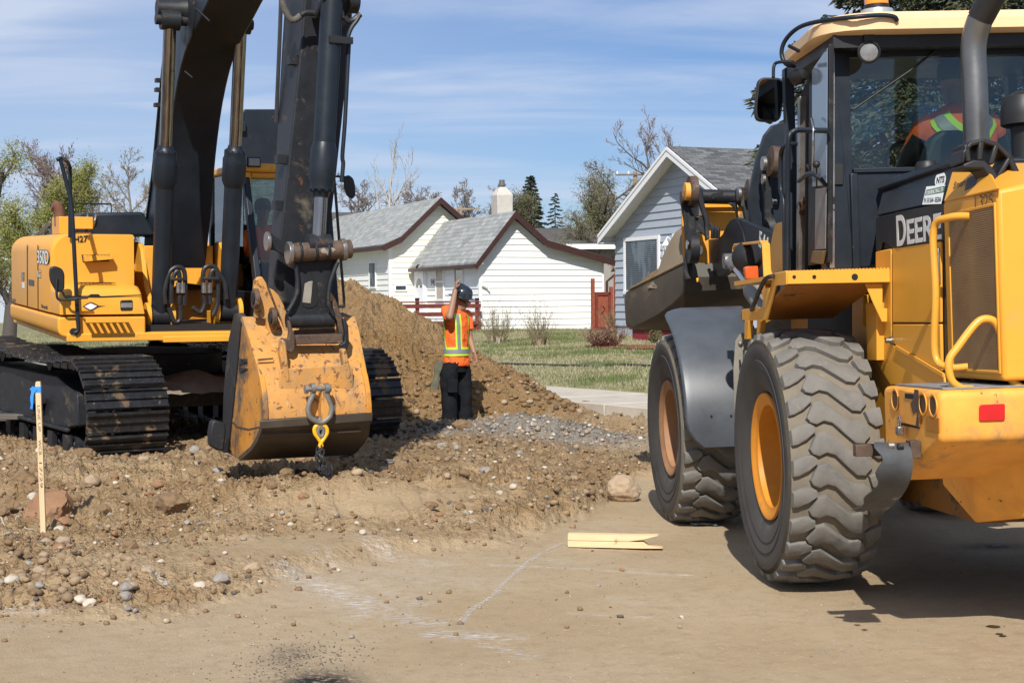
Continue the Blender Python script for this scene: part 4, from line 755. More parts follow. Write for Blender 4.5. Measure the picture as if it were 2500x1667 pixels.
shrub(7, lawn_pt(1050, 850), 50, .7, .5, mtw, 'small bare shrub before the porch railing, behind the heap', stub=False)
q = lawn_pt(1600, 838); shrub(8, q, 26, .28, .2, ml_ol, 'small green tuft of leaves beside the red front step', 'garden_plant', 'plant', leaf=ml_ol, nl=300, stub=False, lsz=.06)
b = MB(); pts = [lawn_pt(a, c) + Vector((0, 0, .02)) for a, c in ((1120, 893), (1200, 891), (1290, 893), (1400, 896), (1520, 895), (1640, 899), (1760, 899))]; b.tube(pts, .022, 8, 5); tag(b.build('irrigation_pipe', M['hose']), 'black plastic pipe lying across the lawn', 'pipe')
b = MB(); pts = [W(a, c, 38.) for a, c in ((2, 786), (30, 793), (60, 812), (100, 816), (140, 813))]; b.tube([Vector((p.x, p.y, lawn_z(np.array([p.x]), np.array([p.y]))[0] + .05)) for p in pts], .03, 6, 4); tag(b.build('fallen_branch', mb_dk), 'fallen bare branch on the grass edge at the left', 'branch')
MM = mk('red_mulch', (.22, .05, .028), .95, var=.4, vs=20, bump=.6); a, c = lawn_pt(1560, 848), lawn_pt(1460, 855)
def bed(px0, px1, pyc, w_):
    P_ = []; pa, pb = lawn_pt(px0, pyc), lawn_pt(px1, pyc + 2); n_ = 18; v_ = []
    for i in range(n_):
        t = 2 * pi * i / n_; u_ = (cos(t) + 1) / 2; q = pa.lerp(pb, u_); s_ = sin(t) * w_ * (1 + .3 * sin(i * 2.3)); x_, y2 = q.x + .2 * s_, q.y + s_; v_.append((x_, y2, float(lawn_z(np.array([x_]), np.array([y2]))[0]) + .03))
    b = MB(); b.add(v_, [tuple(range(n_))]); return b.build('mulch_bed', MM, smooth=False)
tag(bed(1425, 1680, 849, .8), 'strip of red wood mulch on the lawn by the red front step', 'mulch', kind='stuff')
# grass blades on the visible lawn
def blades(n, ulo, uhi, vlo, vhi, seed, hmin, hmax, label):
    R_ = np.random.default_rng(seed); u_ = R_.uniform(ulo, uhi, n); v_ = SWW + .02 + R_.uniform(vlo, vhi, n); X = KP[0] + KD[0] * u_ + KN[0] * v_; Y = KP[1] + KD[1] * u_ + KN[1] * v_; g = fbm(X, Y, .55, 3, .5, 71) + .5 * fbm(X, Y, 2.5, 2, .5, 72)
    Z = lawn_z(X, Y); h = R_.uniform(hmin, hmax, n) * (1 + np.clip(g, -.4, .5)); a = R_.random(n) * 6.283; w_ = .007; dx_, dy_ = np.cos(a) * w_, np.sin(a) * w_; lx, ly = R_.normal(0, .35, n) * h, R_.normal(0, .35, n) * h
    co = np.stack([np.stack([X - dx_, Y - dy_, Z], -1), np.stack([X + dx_, Y + dy_, Z], -1), np.stack([X + lx, Y + ly, Z + h], -1)], 1).reshape(-1, 3)
    mi = np.where(g + R_.normal(0, .12, n) > .16, 0, 1) + 2 * (R_.random(n) < .15); mi = np.minimum(mi, 2)
    o = fast_mesh('grass', co, np.arange(3 * n).reshape(-1, 3), [mk('grass_green', (.095, .135, .032), .8, var=.3), mk('grass_straw', (.33, .29, .18), .85, var=.3), mk('grass_olive', (.14, .15, .05), .8)], 3, mi); tag(o, label, 'grass', kind='stuff')
blades(190000, -6, 27, 0, 15, 5, .025, .07, 'short patchy grass with straw coloured spots on the front lawn')
blades(40000, 22, 50, -.0, 20, 6, .04, .10, 'green grass of the verge at the far left')
# ---------------------------------------------------------------- spruces
def spruce(seed, H_, R0_, nb, ntuft, tl, trunk_r, z0=.1, droop=.35, zmin=0, pw=.85):
    R_ = np.random.default_rng(seed); C_ = []; limbs = []; needles = []
    for i in range(nb):
        t = zmin + (1 - zmin) * (i + R_.random()) / nb; z = z0 * H_ + (1 - z0) * H_ * t; L = R0_ * (1 - t) ** pw * R_.uniform(.72, 1.1) + .12; a = i * 2.399 + R_.normal(0, .25); n = 7
        s_ = np.linspace(0, 1, n); rad = L * s_; dz = -droop * L * (s_ ** 1.3) + .20 * L * s_ ** 3; x = np.cos(a) * rad; y = np.sin(a) * rad; P_ = np.stack([x, y, z + dz], -1); limbs.append((P_, .012 + .012 * L))
        k = int(ntuft * (.35 + L / R0_)); q = R_.uniform(.12, 1, k) ** .8; side = R_.choice([-1, 1], k) * R_.uniform(.0, .36, k) * L * np.sin(np.pi * np.clip(q * .9 + .05, 0, 1)) ** .7 * (1.1 - q * .6)
        bx_ = np.interp(q, s_, x) - np.sin(a) * side + np.cos(a) * np.abs(side) * .5; by_ = np.interp(q, s_, y) + np.cos(a) * side + np.sin(a) * np.abs(side) * .5; bz_ = np.interp(q, s_, P_[:, 2]) - np.abs(side) * .35 - R_.uniform(0, .10, k) * L * .6
        dirs = np.stack([np.cos(a) * .8 - np.sin(a) * np.sign(side) * .6, np.sin(a) * .8 + np.cos(a) * np.sign(side) * .6, -.35 + R_.normal(0, .3, k)], -1) + R_.normal(0, .25, (k, 3)); needles.append((np.stack([bx_, by_, bz_], -1), dirs))
    B = np.concatenate([n_[0] for n_ in needles]); D = np.concatenate([n_[1] for n_ in needles]); D /= np.linalg.norm(D, axis=1)[:, None]; m_n = len(B); u_ = np.cross(D, np.random.default_rng(1).normal(0, 1, (m_n, 3))); u_ /= np.linalg.norm(u_, axis=1)[:, None]; w_ = np.cross(D, u_)
    ln = tl * R_.uniform(.6, 1.4, m_n)[:, None]; wd_ = ln * .17; vs = []; fs = []
    # each tuft: spindle of three blades
    for k in range(3):
        an = k * 2.094; e_ = u_ * cos(an) + w_ * sin(an); vs += [B - D * ln * .35, B + e_ * wd_ - D * ln * .05, B + D * ln * .65, B - e_ * wd_ * .3]
    V_ = np.stack(vs, 1).reshape(-1, 3); F_ = (np.arange(m_n)[:, None, None] * 12 + np.array([[0, 1, 2, 3], [4, 5, 6, 7], [8, 9, 10, 11]])[None]).reshape(-1, 4); return limbs, V_, F_
def spruce_obj(seed, foot_, label, mats, **k):
    e = empty('spruce_tree', Matrix.Translation(foot_), label, 'spruce'); H_ = k['H_']; limbs, V_, F_ = spruce(seed, **k); b = MB(); b.tube([(0, 0, -.3), (0.03, 0, H_ * .5), (0, 0, H_ * .97)], [k['trunk_r'], k['trunk_r'] * .6, .015], 10); b.build('trunk', mb_dk, e)
    b = MB()
    for P_, r in limbs: b.tube([tuple(p) for p in P_], [r, r * .3], 4, caps=False)
    b.build('limbs', mb_dk, e, fix=False); mi = np.repeat(RNG.choice(3, len(F_) // 3, p=[.4, .4, .2]), 3); t = fast_mesh('crown', V_, F_, mats, 4, mi); t.parent = e; return e
mn = [mk('needles_blue', (.055, .085, .06), .75, var=.35, vs=1.5), mk('needles_olive', (.085, .09, .035), .75, var=.3, vs=2), mk('needles_tip', (.13, .115, .055), .8, var=.3)]
mnf = [mk('needles_far', (.028, .042, .025), .8, var=.3), mk('needles_far_b', (.04, .05, .025), .8), mk('needles_far_c', (.06, .06, .03), .8)]
spruce_obj(11, foot(1297, 78), 'dark pointed spruce between chimney and budding trees', mnf, H_=hgt(428, 78), R0_=1.7, nb=190, ntuft=150, tl=.16, trunk_r=.12, z0=.12)
spruce_obj(12, foot(1356, 84), 'thin dark spruce tip showing above the olive budding tree', mnf, H_=hgt(472, 84), R0_=1.4, nb=80, ntuft=45, tl=.17, trunk_r=.1)
spruce_obj(13, foot(2395, 30, .5), 'huge blue green spruce behind the loader cab, top out of the picture', mn, H_=13.8, R0_=4.7, pw=.6, nb=190, ntuft=380, tl=.16, trunk_r=.24, z0=.29, droop=.34)
# ================================================================ WHEEL LOADER
_lr = W(1867, 1118, 9.07)
L = Fr((0, 0, 0), 94.5, -1.37, -1.3); L.o = _lr - L.R @ Vector((0, 1.2, .735))
LF = Fr(L.w((1.51, 0, 0)), 95.8, -1.4, -1.3)
LD = empty('wheel_loader', L.mat(), 'big yellow and charcoal wheel loader seen from behind, bucket raised, at the right', 'wheel loader')
REL = L.mat().inverted() @ LF.mat()
FRONT = LD
def fr2(mb):
    "bring a mesh written in the front frame's coordinates into the loader's"
    mb.v = [tuple(REL @ Vector(v)) for v in mb.v]; return mb
M['tyre'] = mk('tyre_rubber', (.17, .145, .108), .88, var=.22, vs=5, marks=[((.10, .10, .10), .42, 2.2, .75, None, .25), ((.27, .225, .165), .22, 7, .95, None, .2)], bump=.35, bs=70, bdist=.006)
M['tyre_side'] = mk('tyre_sidewall', (.052, .050, .047), .7, var=.25, vs=4, marks=[((.16, .135, .105), .34, 3.0, .95, None, .25)], bump=.15, bs=60)
M['tyre_lug'] = mk('tyre_lug', (.150, .142, .128), .82, var=.20, vs=7, marks=[((.085, .085, .088), .45, 3.2, .7, None, .2), ((.26, .22, .16), .26, 9, .95, None, .12), ((.05, .05, .05), .16, 30, .8, None, .03)], bump=.4, bs=90, bdist=.005)
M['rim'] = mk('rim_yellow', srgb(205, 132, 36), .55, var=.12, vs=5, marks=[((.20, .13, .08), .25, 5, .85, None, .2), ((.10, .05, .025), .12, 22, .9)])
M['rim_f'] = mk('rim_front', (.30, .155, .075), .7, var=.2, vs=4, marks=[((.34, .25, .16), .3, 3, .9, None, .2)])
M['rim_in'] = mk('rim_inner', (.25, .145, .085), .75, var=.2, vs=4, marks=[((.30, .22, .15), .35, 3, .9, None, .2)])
TR, TW = .745, .26
def tyre_r(u): return TR - .030 * abs(u) ** 2.4 - .006
def tyre_mesh():
    b = MB(); u1 = TW
    prof = [(.36, -.17), (.375, -.205), (.43, -.235), (.50, -.252), (.505, -.247), (.56, -.262), (.565, -.255), (.61, -.264), (.655, -.262), (.68, -.25), (.695, -.20), (.705, -.1), (.708, 0), (.705, .1), (.695, .20), (.68, .25), (.655, .262), (.61, .264), (.565, .255), (.56, .262), (.505, .247), (.50, .252), (.43, .235), (.375, .205), (.36, .17)]
    b.cur = 1; b.lathe(prof[:10], (0, 0, 0), (0, 1, 0), 96, closed=True); b.lathe(prof[-10:], (0, 0, 0), (0, 1, 0), 96, closed=True); b.cur = 0; b.lathe([(.6, -.2)] + prof[8:-8] + [(.6, .2)], (0, 0, 0), (0, 1, 0), 96, closed=True)
    n = 26; pitch = 2 * pi / n; bm = bmesh.new()
    def P(q): return [(-(x - 610) / 250., -(y - 600) / 178.) for x, y in q]
    LUGS = [(P([(462, 596), (474, 566), (500, 514), (545, 500), (600, 552), (648, 594), (690, 626), (742, 624), (776, 652), (789, 690)]), P([(464, 604), (474, 624), (508, 636), (548, 618), (590, 632), (620, 664), (655, 700), (705, 748), (752, 752), (787, 712)])),
            (P([(374, 664), (425, 638), (468, 634), (492, 650)]), P([(376, 752), (402, 748), (450, 724), (494, 686)])), (P([(772, 578), (812, 558), (862, 548)]), P([(792, 642), (826, 664), (866, 652)]))]
    def mp(u, v, h, k): a = v * pitch + k * pitch; r = tyre_r(u) - h; return (r * sin(a), u * TW, r * cos(a))
    for li, (T_, B_) in enumerate(LUGS):
        for k in range(n):
            rows = []; m_ = len(T_); jj = .02 * sin(k * 4.7 + li * 2)
            for i in range(-1, m_ + 1):
                q = min(max(i, 0), m_ - 1); t, c = T_[q], B_[q]; end = i in (-1, m_); du = (0 if not end else (.035 if i < 0 else -.035)) * (1 if T_[0][0] > T_[-1][0] else -1); row = []
                for s_, h in ((-.12, .05), (-.03, .016), (.0, .005), (.10, .0), (.5, -.001), (.90, .0), (1.0, .005), (1.03, .016), (1.12, .05)):
                    L_ = max(abs(t[1] - c[1]), .15); f = s_ if 0 <= s_ <= 1 else (s_ if s_ > 0 else s_); u_ = c[0] + (t[0] - c[0]) * max(0, min(1, f)) + du; v_ = c[1] + (t[1] - c[1]) * max(0, min(1, f)) + (.22 * (f - 1) if f > 1 else (.22 * f if f < 0 else 0)) + jj
                    row.append(bm.verts.new(mp(u_, v_, h if not end else .05, k)))
                rows.append(row)
            for r0_, r1_ in zip(rows, rows[1:]):
                for i in range(len(r0_) - 1): bm.faces.new((r0_[i], r1_[i], r1_[i + 1], r0_[i + 1]))
    bmesh.ops.recalc_face_normals(bm, faces=bm.faces)
    me0 = bpy.data.meshes.new('t'); bm.to_mesh(me0); bm.free(); b.cur = 2; b.add([v.co[:] for v in me0.vertices], [tuple(p_.vertices) for p_ in me0.polygons]); bpy.data.meshes.remove(me0); return b
_tm = None
def wheel(parent, fr_, x, side):
    global _tm
    S_ = 1 if side > 0 else -1; c = Vector((x, S_ * .97, .745)); mt = Matrix.Translation(c) @ (Matrix.Identity(4) if S_ > 0 else Matrix.Rotation(pi, 4, 'Z')); loc = (REL @ mt) if fr_ is LF else mt
    w = MB()
    prof = [(.30, .02), (.315, .10), (.318, .165), (.335, .19), (.36, .20), (.372, .212), (.368, .225), (.35, .222), (.338, .208), (.30, .20), (.298, .16), (.292, .10), (.285, .03), (.275, -.02)]
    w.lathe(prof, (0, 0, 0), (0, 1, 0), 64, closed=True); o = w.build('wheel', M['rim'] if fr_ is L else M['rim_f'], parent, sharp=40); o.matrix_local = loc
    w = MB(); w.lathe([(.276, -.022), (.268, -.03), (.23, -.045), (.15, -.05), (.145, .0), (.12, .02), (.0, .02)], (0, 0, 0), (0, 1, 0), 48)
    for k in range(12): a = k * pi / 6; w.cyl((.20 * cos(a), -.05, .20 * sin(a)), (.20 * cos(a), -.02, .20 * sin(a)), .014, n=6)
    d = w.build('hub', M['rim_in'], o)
    if _tm is None: t = tyre_mesh().build('tyre', [M['tyre'], M['tyre_side'], M['tyre_lug']], o, sharp=30, fix=False); _tm = t.data; 
    else: t = bpy.data.objects.new('tyre', _tm); COL.objects.link(t); t.parent = o
    return o
wheel(LD, L, 0, 1); wheel(LD, L, 0, -1); wheel(LD, LF, 1.51, 1); wheel(LD, LF, 1.51, -1)
Y_ = M['yellow_clean']
def lp(ax, val, *pts, fr_=None): return [(fr_ or L).on(a, c, ax, val) for a, c in pts]
def plate(name, ax, val, th, pts, mat, parent, bevel=.006, fr_=None, r=0, seg=2, smooth=True):
    "flat plate: outline traced on one of the frame's planes, real thickness th"
    P_ = lp(ax, val, *pts, fr_=fr_)
    if r: i, j = [k for k in range(3) if k != ax]; q = rnd_poly([(p[i], p[j]) for p in P_], r); P_ = [Vector((val if ax == 0 else a, val if ax == 1 else (a if ax == 0 else c), c)) if ax != 2 else Vector((a, c, val)) for a, c in q]
    v = [0, 0, 0]; v[ax] = th; b = MB(); b.extr(P_, v)
    if fr_ is LF: fr2(b)
    return b.build(name, mat, parent, bevel=bevel, seg=seg, smooth=smooth)
# chassis and counterweight
b = MB()
def cwring(y, zt, xb, zb, x0=-2.22): return [(-1.45, y, zt), (x0, y, zt), (x0, y, zb + .0), (xb, y, .74), (-1.45, y, .74)]
b.prism(rnd_poly([(-1.45, 1.19), (-2.23, 1.19), (-2.23, .965), (-1.72, .745), (-1.45, .76)], [0, .04, .03, .05, 0]), 1, -.95, .95)
cw = b.build('counterweight', M['yellow_worn'], LD, bevel=.03, seg=3)
b = MB(); b.extr([(-1.30, -.62, 1.0), (-1.30, .62, 1.0), (-1.75, .62, .85), (-2.16, .30, .93), (-2.16, -.30, .93), (-1.75, -.62, .85)], (0, 0, -.35)); b.v = [(x + (.22 if z < .7 else 0), y * (.86 if z < .7 else 1), max(z, .46)) for x, y, z in b.v]; b.build('belly_weight', M['yellow_worn'], LD, bevel=.02)
b = MB(); b.box((-1.5, -.9, 1.192), (-2.15, .90, 1.20)); b.build('step_plate', mk('grey_grit', (.20, .20, .20), .9, var=.25, vs=12, marks=[((.30, .22, .13), .2, 5)], bump=.3), cw, smooth=False)
def port(px_, py_, rx=.045, rz=.045):
    q = L.on(px_, py_, 1, .95); b = MB(); b.lathe([(rx + .008, .0), (rx + .008, .004), (rx, .004), (rx - .004, -.03)], (q.x, .953, q.z), (0, 1, 0), 24); b.build('port_ring', M['yellow_worn'], cw); b = MB(); b.cyl((q.x, .951, q.z), (q.x, .954, q.z), rx - .002, n=24); b.build('port_hole', mk('port_shade', (.09, .05, .015), .8) if 'port_shade' not in bpy.data.materials else bpy.data.materials['port_shade'], cw)
for a, c in ((2187, 975), (2255, 986), (2280, 990)): port(a, c)
plate('hatch', 1, .951, .012, [(2200, 950), (2243, 958), (2244, 1040), (2202, 1030)], M['yellow_worn'], cw, .004)
plate('hatch_gap', 1, .951, .006, [(2198, 1032), (2246, 1042), (2246, 1046), (2198, 1036)], M['void'], cw, 0)
plate('hand_hole', 1, .963, .003, [(2210, 960), (2231, 962), (2231, 974), (2211, 972)], M['void'], cw, 0)
plate('paint_loss', 1, .964, .0015, [(2233, 950), (2243, 952), (2244, 1040), (2236, 1038), (2240, 1005), (2230, 1010), (2223, 985), (2230, 975)], M['rust'], cw, 0)
plate('tie_down_pocket', 1, .951, .004, [(2261, 1014), (2294, 1020), (2294, 1058), (2263, 1052)], mk('pocket_shade', srgb(170, 110, 24), .7), cw, .002)
b = MB(); p = L.on(2198, 1025, 1, .98); b.tube([(p.x - .015, .985, p.z - .03), (p.x - .015, .985, p.z + .01), (p.x, .985, p.z + .02), (p.x + .015, .985, p.z + .01), (p.x + .015, .985, p.z - .03)], .005, 8, 3); pl_ = b.build('padlock', M['chrome'], cw); b = MB(); b.box((p.x - .022, .97, p.z - .07), (p.x + .022, 1.0, p.z - .03)); b.build('lock_body', M['steel'], pl_, bevel=.004)
plate('tail_lamp', 0, -2.234, -.006, [(2390, 988), (2453, 985), (2453, 1026), (2390, 1028)], mk('red_lens', (.55, .012, .012), .25, var=.1, coat=.5, marks=[((.6, .5, .45), .05, 9)]), LD, .004, r=.01)
plate('chassis_side', 1, .60, -.05, [(2182, 940), (2143, 800), (2105, 795), (2108, 720), (2080, 720), (2080, 1000), (2150, 1150), (2240, 1160), (2300, 1060), (2300, 940)], Y_, LD, .004)
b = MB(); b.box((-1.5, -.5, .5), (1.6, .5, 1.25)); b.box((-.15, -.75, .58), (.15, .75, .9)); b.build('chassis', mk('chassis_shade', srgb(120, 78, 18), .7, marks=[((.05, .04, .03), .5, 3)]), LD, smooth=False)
b = MB(); b.box((-.42, -.55, 1.2), (1.35, .55, 1.84)); b.build('under_cab_shade', M['void'], LD, smooth=False)  # black box fills the gap below the cab, its shade put into the colour
# hood
b = MB(); b.prism([(.60, 1.20), (.60, 2.085), (.46, 2.30), (-.46, 2.30), (-.60, 2.085), (-.60, 1.20)], 0, -1.44, -.40); b.build('hood_core', M['char'], LD, bevel=.015)
b = MB(); b.loft([[(x_, a_, z_) for a_, z_ in ((.62, 1.22), (.62, 2.08 - d_ * .0), (.44, 2.27 - d_ * .16), (-.44, 2.27 - d_ * .16), (-.62, 2.08), (-.62, 1.22))] for x_, d_ in ((-1.452, 0), (-1.75, .25), (-2.15, 1.))]); rh = b.build('rear_hood', Y_, LD, bevel=.02, seg=3)
plate('side_panel', 1, .60, .018, [(2186, 606), (2304, 589), (2304, 787), (2187, 787)], Y_, LD, .006)
plate('side_panel', 1, .60, .018, [(2187, 791), (2304, 791), (2306, 905), (2260, 880), (2187, 838)], Y_, LD, .006)
plate('side_panel', 1, .60, .018, [(2145, 614), (2183, 607), (2183, 835), (2145, 812)], Y_, LD, .006)
plate('side_panel', 1, .60, .018, [(2145, 817), (2310, 912), (2316, 940), (2182, 940), (2130, 860)], Y_, LD, .006)
plate('hinge_strip', 1, .62, .010, [(2190, 842), (2306, 910), (2306, 922), (2190, 852)], M['yellow_clean'], LD, .003)
nb = plate('name_band', 1, .60, .016, [(2145, 531), (2306, 497), (2305, 587), (2186, 604), (2183, 604), (2175, 595), (2160, 590), (2155, 612), (2145, 612)], M['char'], LD, .004)
pb_ = plate('name_plate', 1, .617, .003, [(2186, 519), (2306, 496), (2305, 586), (2186, 604)], mk('name_plate_black', (.012, .012, .013), .35, var=.15), LD, 0)
def ltext(s_, px0, px1, py0, py1, plane, size_scale=1., mat=None, parent=None, fr_=L, bold=0., sx=1., ax=1, shear=0., name='lettering', dirx=None):
    "lettering laid on a plane between two pixels of its base line / cap line"
    a = fr_.on(px0, py0, ax, plane); c = fr_.on(px1, py1, ax, plane); d = (c - a); return a, c, d
def text_fit(name, s_, a, w_, h_, mat, parent, xd, up, depth=.001, bold=.0, shear=0., pre=None):
    "lettering fitted to a width and cap height, its lower left corner at a"
    o = text(name, s_, 1, mat, parent, Matrix.Identity(4), depth / max(h_, .01) * .7, shear=shear, bold=bold); me = o.data; X = [v.co.x for v in me.vertices]; Y = [v.co.y for v in me.vertices]; x0, x1, y0, y1 = min(X), max(X), min(Y), max(Y)
    T = Matrix.Diagonal((w_ / (x1 - x0), h_ / (y1 - y0), h_, 1)) @ Matrix.Translation((-x0, -y0, 0)); B = basis(a, xd, up); me.transform((pre or Matrix.Identity(4)) @ B @ T); return o
def side_text(s_, px0, px1, pyb0, pyb1, pyt0, mat, parent, y=.6215, bold=.02):
    a = L.on(px0, pyb0, 1, y); c = L.on(px1, pyb1, 1, y); t = L.on(px0, pyt0, 1, y); return text_fit('lettering', s_, a, (c - a).length, (t - a).length, mat, parent, c - a, (0, 0, 1), .001, bold)
side_text('D', 2190, 2212, 602, 598, 527, M['decal_white'], nb); side_text('EERE', 2215, 2299, 597, 583, 537, M['decal_white'], nb)
# sloped upper hood panels carry the sticker and the unit number
def slope_pt(px_, py_, off=.004):
    "sight line meets the sloping shoulder of the hood"
    n = Vector((0, .23, .18)).normalized(); p0 = Vector((0, .62, 2.08)) + n * off; c_ = L.R.transposed() @ (Vector(CAMP) - L.o); d_ = L.R.transposed() @ Vector(ray(px_, py_)); return c_ + d_ * ((p0 - c_).dot(n) / d_.dot(n))
def slope_plate(name, pts, mat, off, th, parent, bevel=0):
    n = Vector((0, .23, .18)).normalized(); b = MB(); b.extr([slope_pt(a, c, off) for a, c in pts], n * th); return b.build(name, mat, parent, bevel=bevel, smooth=False)
slope_plate('hood_top_panel', [(2146, 529), (2163, 462), (2328, 408), (2306, 494)], M['char'], -.014, .016, LD, .004)
slope_plate('hood_end_panel', [(2309, 494), (2332, 412), (2395, 408), (2425, 430), (2443, 464)], Y_, -.004, .012, LD, .004)
st_ = slope_plate('sticker', [(2252, 500), (2262, 456), (2308, 452), (2298, 498)], M['decal_white'], .0045, .0012, LD)
slope_plate('sticker_band', [(2258, 478), (2262, 464), (2308, 454), (2304, 470)], mk('decal_green', (.06, .13, .07), .5), .006, .0006, st_)
n_ = Vector((0, .23, .18)).normalized()
def text_map(name, s_, A, B, T, mat, parent, lift=.001, depth=.0006, bold=.0, pre=None):
    "lettering stretched over the parallelogram A (lower left), B (lower right), T (upper left)"
    o = text(name, s_, 1, mat, parent, Matrix.Identity(4), .001, bold=bold); me = o.data; X = [v.co.x for v in me.vertices]; Y = [v.co.y for v in me.vertices]; x0, x1, y0, y1 = min(X), max(X), min(Y), max(Y); u, v = B - A, T - A; w_ = u.cross(v).normalized()
    for q in me.vertices: q.co = A + u * ((q.co.x - x0) / (x1 - x0)) + v * ((q.co.y - y0) / (y1 - y0)) + w_ * (lift + (depth if q.co.z > 0 else 0))
    return o
slope_plate('sticker_disc', [(2296 + 13 * cos(t * .393) + 3 * sin(t * .393), 440 - 21 * sin(t * .393)) for t in range(16)], M['decal_white'], .0046, .0012, st_)
SPt = lambda a, c: slope_pt(a, c, .0066)
text_map('lettering', 'NTS', SPt(2286, 449), SPt(2305, 446), SPt(2288, 433), M['decal_black'], st_, bold=.02); text_map('lettering', 'CONTRACTING LTD', SPt(2261, 477), SPt(2302, 468), SPt(2263, 467), M['decal_white'], st_); text_map('lettering', 'PH. 543 5644 - REGINA', SPt(2256, 496), SPt(2298, 493), SPt(2257, 484), M['decal_black'], st_)
text_map('unit_number', 'L325', L.on(2381, 512, 1, .6275), L.on(2425, 504, 1, .6275), L.on(2380, 480, 1, .6275), M['decal_black'], LD, bold=-.005)
SQ = lambda a, c: slope_pt(a, c, .0105)
text_map('scrawl', 'Smart', SQ(2327, 461), SQ(2357, 452), SQ(2331, 445), M['decal_black'], LD)
slope_plate('torn_decal', [(2355, 466), (2362, 437), (2372, 430), (2388, 434), (2380, 452), (2368, 460)], M['decal_black'], .009, .001, LD)
grz = lp(1, .623, (2322, 528), (2426, 508), (2440, 903), (2330, 893)); xs = [p.x for p in grz]; zs = [p.z for p in grz]
b = MB(); b.box((min(xs), .6215, min(zs)), (max(xs), .6235, max(zs))); gr = b.build('radiator_grille', mk('grille_brown', (.24, .15, .07), .6, var=.25, vs=3), LD, smooth=False); b = MB()
k = 74
for i in range(k): z_ = min(zs) + (max(zs) - min(zs)) * (i + .5) / k; b.box((min(xs) + .01, .6236, z_ - .0022), (max(xs) - .01, .627, z_ + .0022))
b.build('grille_slats', mk('slat_brown', (.34, .215, .10), .55, var=.3, vs=3), gr, smooth=False, fix=False)
b = MB(); x0_, x1_, z0_, z1_ = min(xs) - .018, max(xs) + .018, min(zs) - .018, max(zs) + .018
for a, c in (((x0_, .62, z0_), (x0_ + .016, .63, z1_)), ((x1_ - .016, .62, z0_), (x1_, .63, z1_)), ((x0_ + .0161, .62, z0_), (x1_ - .0161, .63, z0_ + .016)), ((x0_ + .0161, .62, z1_ - .016), (x1_ - .0161, .63, z1_))): b.box(a, c)
b.build('grille_frame', Y_, gr, bevel=.004)
b = MB(); q = L.on(2288, 650, 1, .625); b.box((q.x - .025, .617, q.z - .09), (q.x + .025, .63, q.z + .09)); b.build('door_latch', M['steel'], LD, bevel=.004)
def rail(name, pts, r, mat, parent, sm=6, fr_=None):
    b = MB(); b.tube(pts, r, 12, sm); 
    if fr_ is LF: fr2(b)
    return b.build(name, mat, parent)
def LP(px_, py_, ax, v, fr_=L): return fr_.on(px_, py_, ax, v)
def set_(p, **k):
    for a, v in k.items(): setattr(p, a, v)
    return p
p0, p1, p2, p3 = LP(2300, 533, 1, .72), LP(2279, 545, 1, .74), LP(2283, 880, 1, .74), LP(2300, 896, 1, .72)
rail('grab_rail', [(p0.x - .10, .62, p0.z), (p0.x - .03, .70, p0.z), (p1.x, .74, p1.z - .03), (p1.x, .74, (p1.z + p2.z) / 2), (p2.x, .74, p2.z + .03), (p3.x - .03, .70, p3.z), (p3.x - .08, .62, p3.z)], .018, M['yellow'], LD, 5)
rail('step_rail', [LP(a, c, 0, -2.1) for a, c in ((2375, 950), (2345, 946), (2322, 925), (2317, 880), (2340, 845), (2378, 795), (2402, 779), (2428, 785), (2443, 815), (2452, 870), (2468, 925), (2498, 948))], .018, M['yellow'], LD, 5)
# black slotted guard over the radiator end
b = MB(); oa = [(2347, 400), (2350, 370), (2368, 346), (2400, 337), (2440, 348), (2470, 376), (2490, 418), (2505, 470)]; ia = [(2362, 396), (2366, 376), (2380, 364), (2402, 358), (2430, 368), (2452, 392), (2464, 424), (2468, 460)]
PO, PI_ = [LP(a, c, 0, -1.9) for a, c in oa], [LP(a, c, 0, -1.9) for a, c in ia]
for i in range(len(PO) - 1): b.extr([PO[i], PO[i + 1], PO[i + 1].lerp(PI_[i + 1], .6), PO[i].lerp(PI_[i], .6)], (.16, 0, 0))
la = [(2350, 412), (2352, 400), (2378, 390), (2404, 392), (2428, 412), (2446, 444), (2456, 480), (2520, 500), (2520, 530), (2440, 500), (2425, 450), (2400, 412)]
b.extr([LP(a, c, 0, -1.9) for a, c in la], (.16, 0, 0))
for (a0, c0), (a1, c1) in (((2360, 352), (2366, 396)), ((2398, 340), (2392, 392)), ((2436, 350), (2420, 402)), ((2470, 380), (2440, 430)), ((2492, 425), (2452, 465))):
    p, q = LP(a0, c0, 0, -1.9), LP(a1, c1, 0, -1.9); dd = Vector((0, .014, 0)); b.extr([p - dd, p + dd, q + dd, q - dd], (.15, 0, 0))
b.build('radiator_guard', M['black'], LD, bevel=.008)
slope_plate('hood_lip', [(2150, 470), (2160, 448), (2345, 392), (2345, 404)], M['char'], .0, .03, LD, .008)
b = MB(); q = LP(2262, 392, 1, .40); b.lathe([(.0, .045), (.05, .04), (.062, .02), (.062, -.03)], (q.x, .40, 2.335), (0, 0, 1), 12); b.build('filler_cap', M['black'], LD)
ex = [(-.55, .085, 2.3), (-.55, .085, 2.75), (-.55, .085, 3.02), (-.60, .06, 3.16), (-.70, .00, 3.30), (-.80, -.06, 3.40)]
ex_m = mk('galvanised_pipe', (.18, .178, .175), .38, metal=.75, var=.22, vs=3, marks=[((.10, .085, .07), .35, 4, .6, None, .2)], bump=.08, bs=18)
b = MB(); b.tube(ex[:4], .071, 28, 5); xo = b.build('exhaust_stack', ex_m, LD); b = MB(); b.tube([ex[3], ex[4], ex[5]], .073, 28, 5); b.build('exhaust_tip', mk('sooty_pipe', (.03, .028, .027), .5, metal=.4), xo)
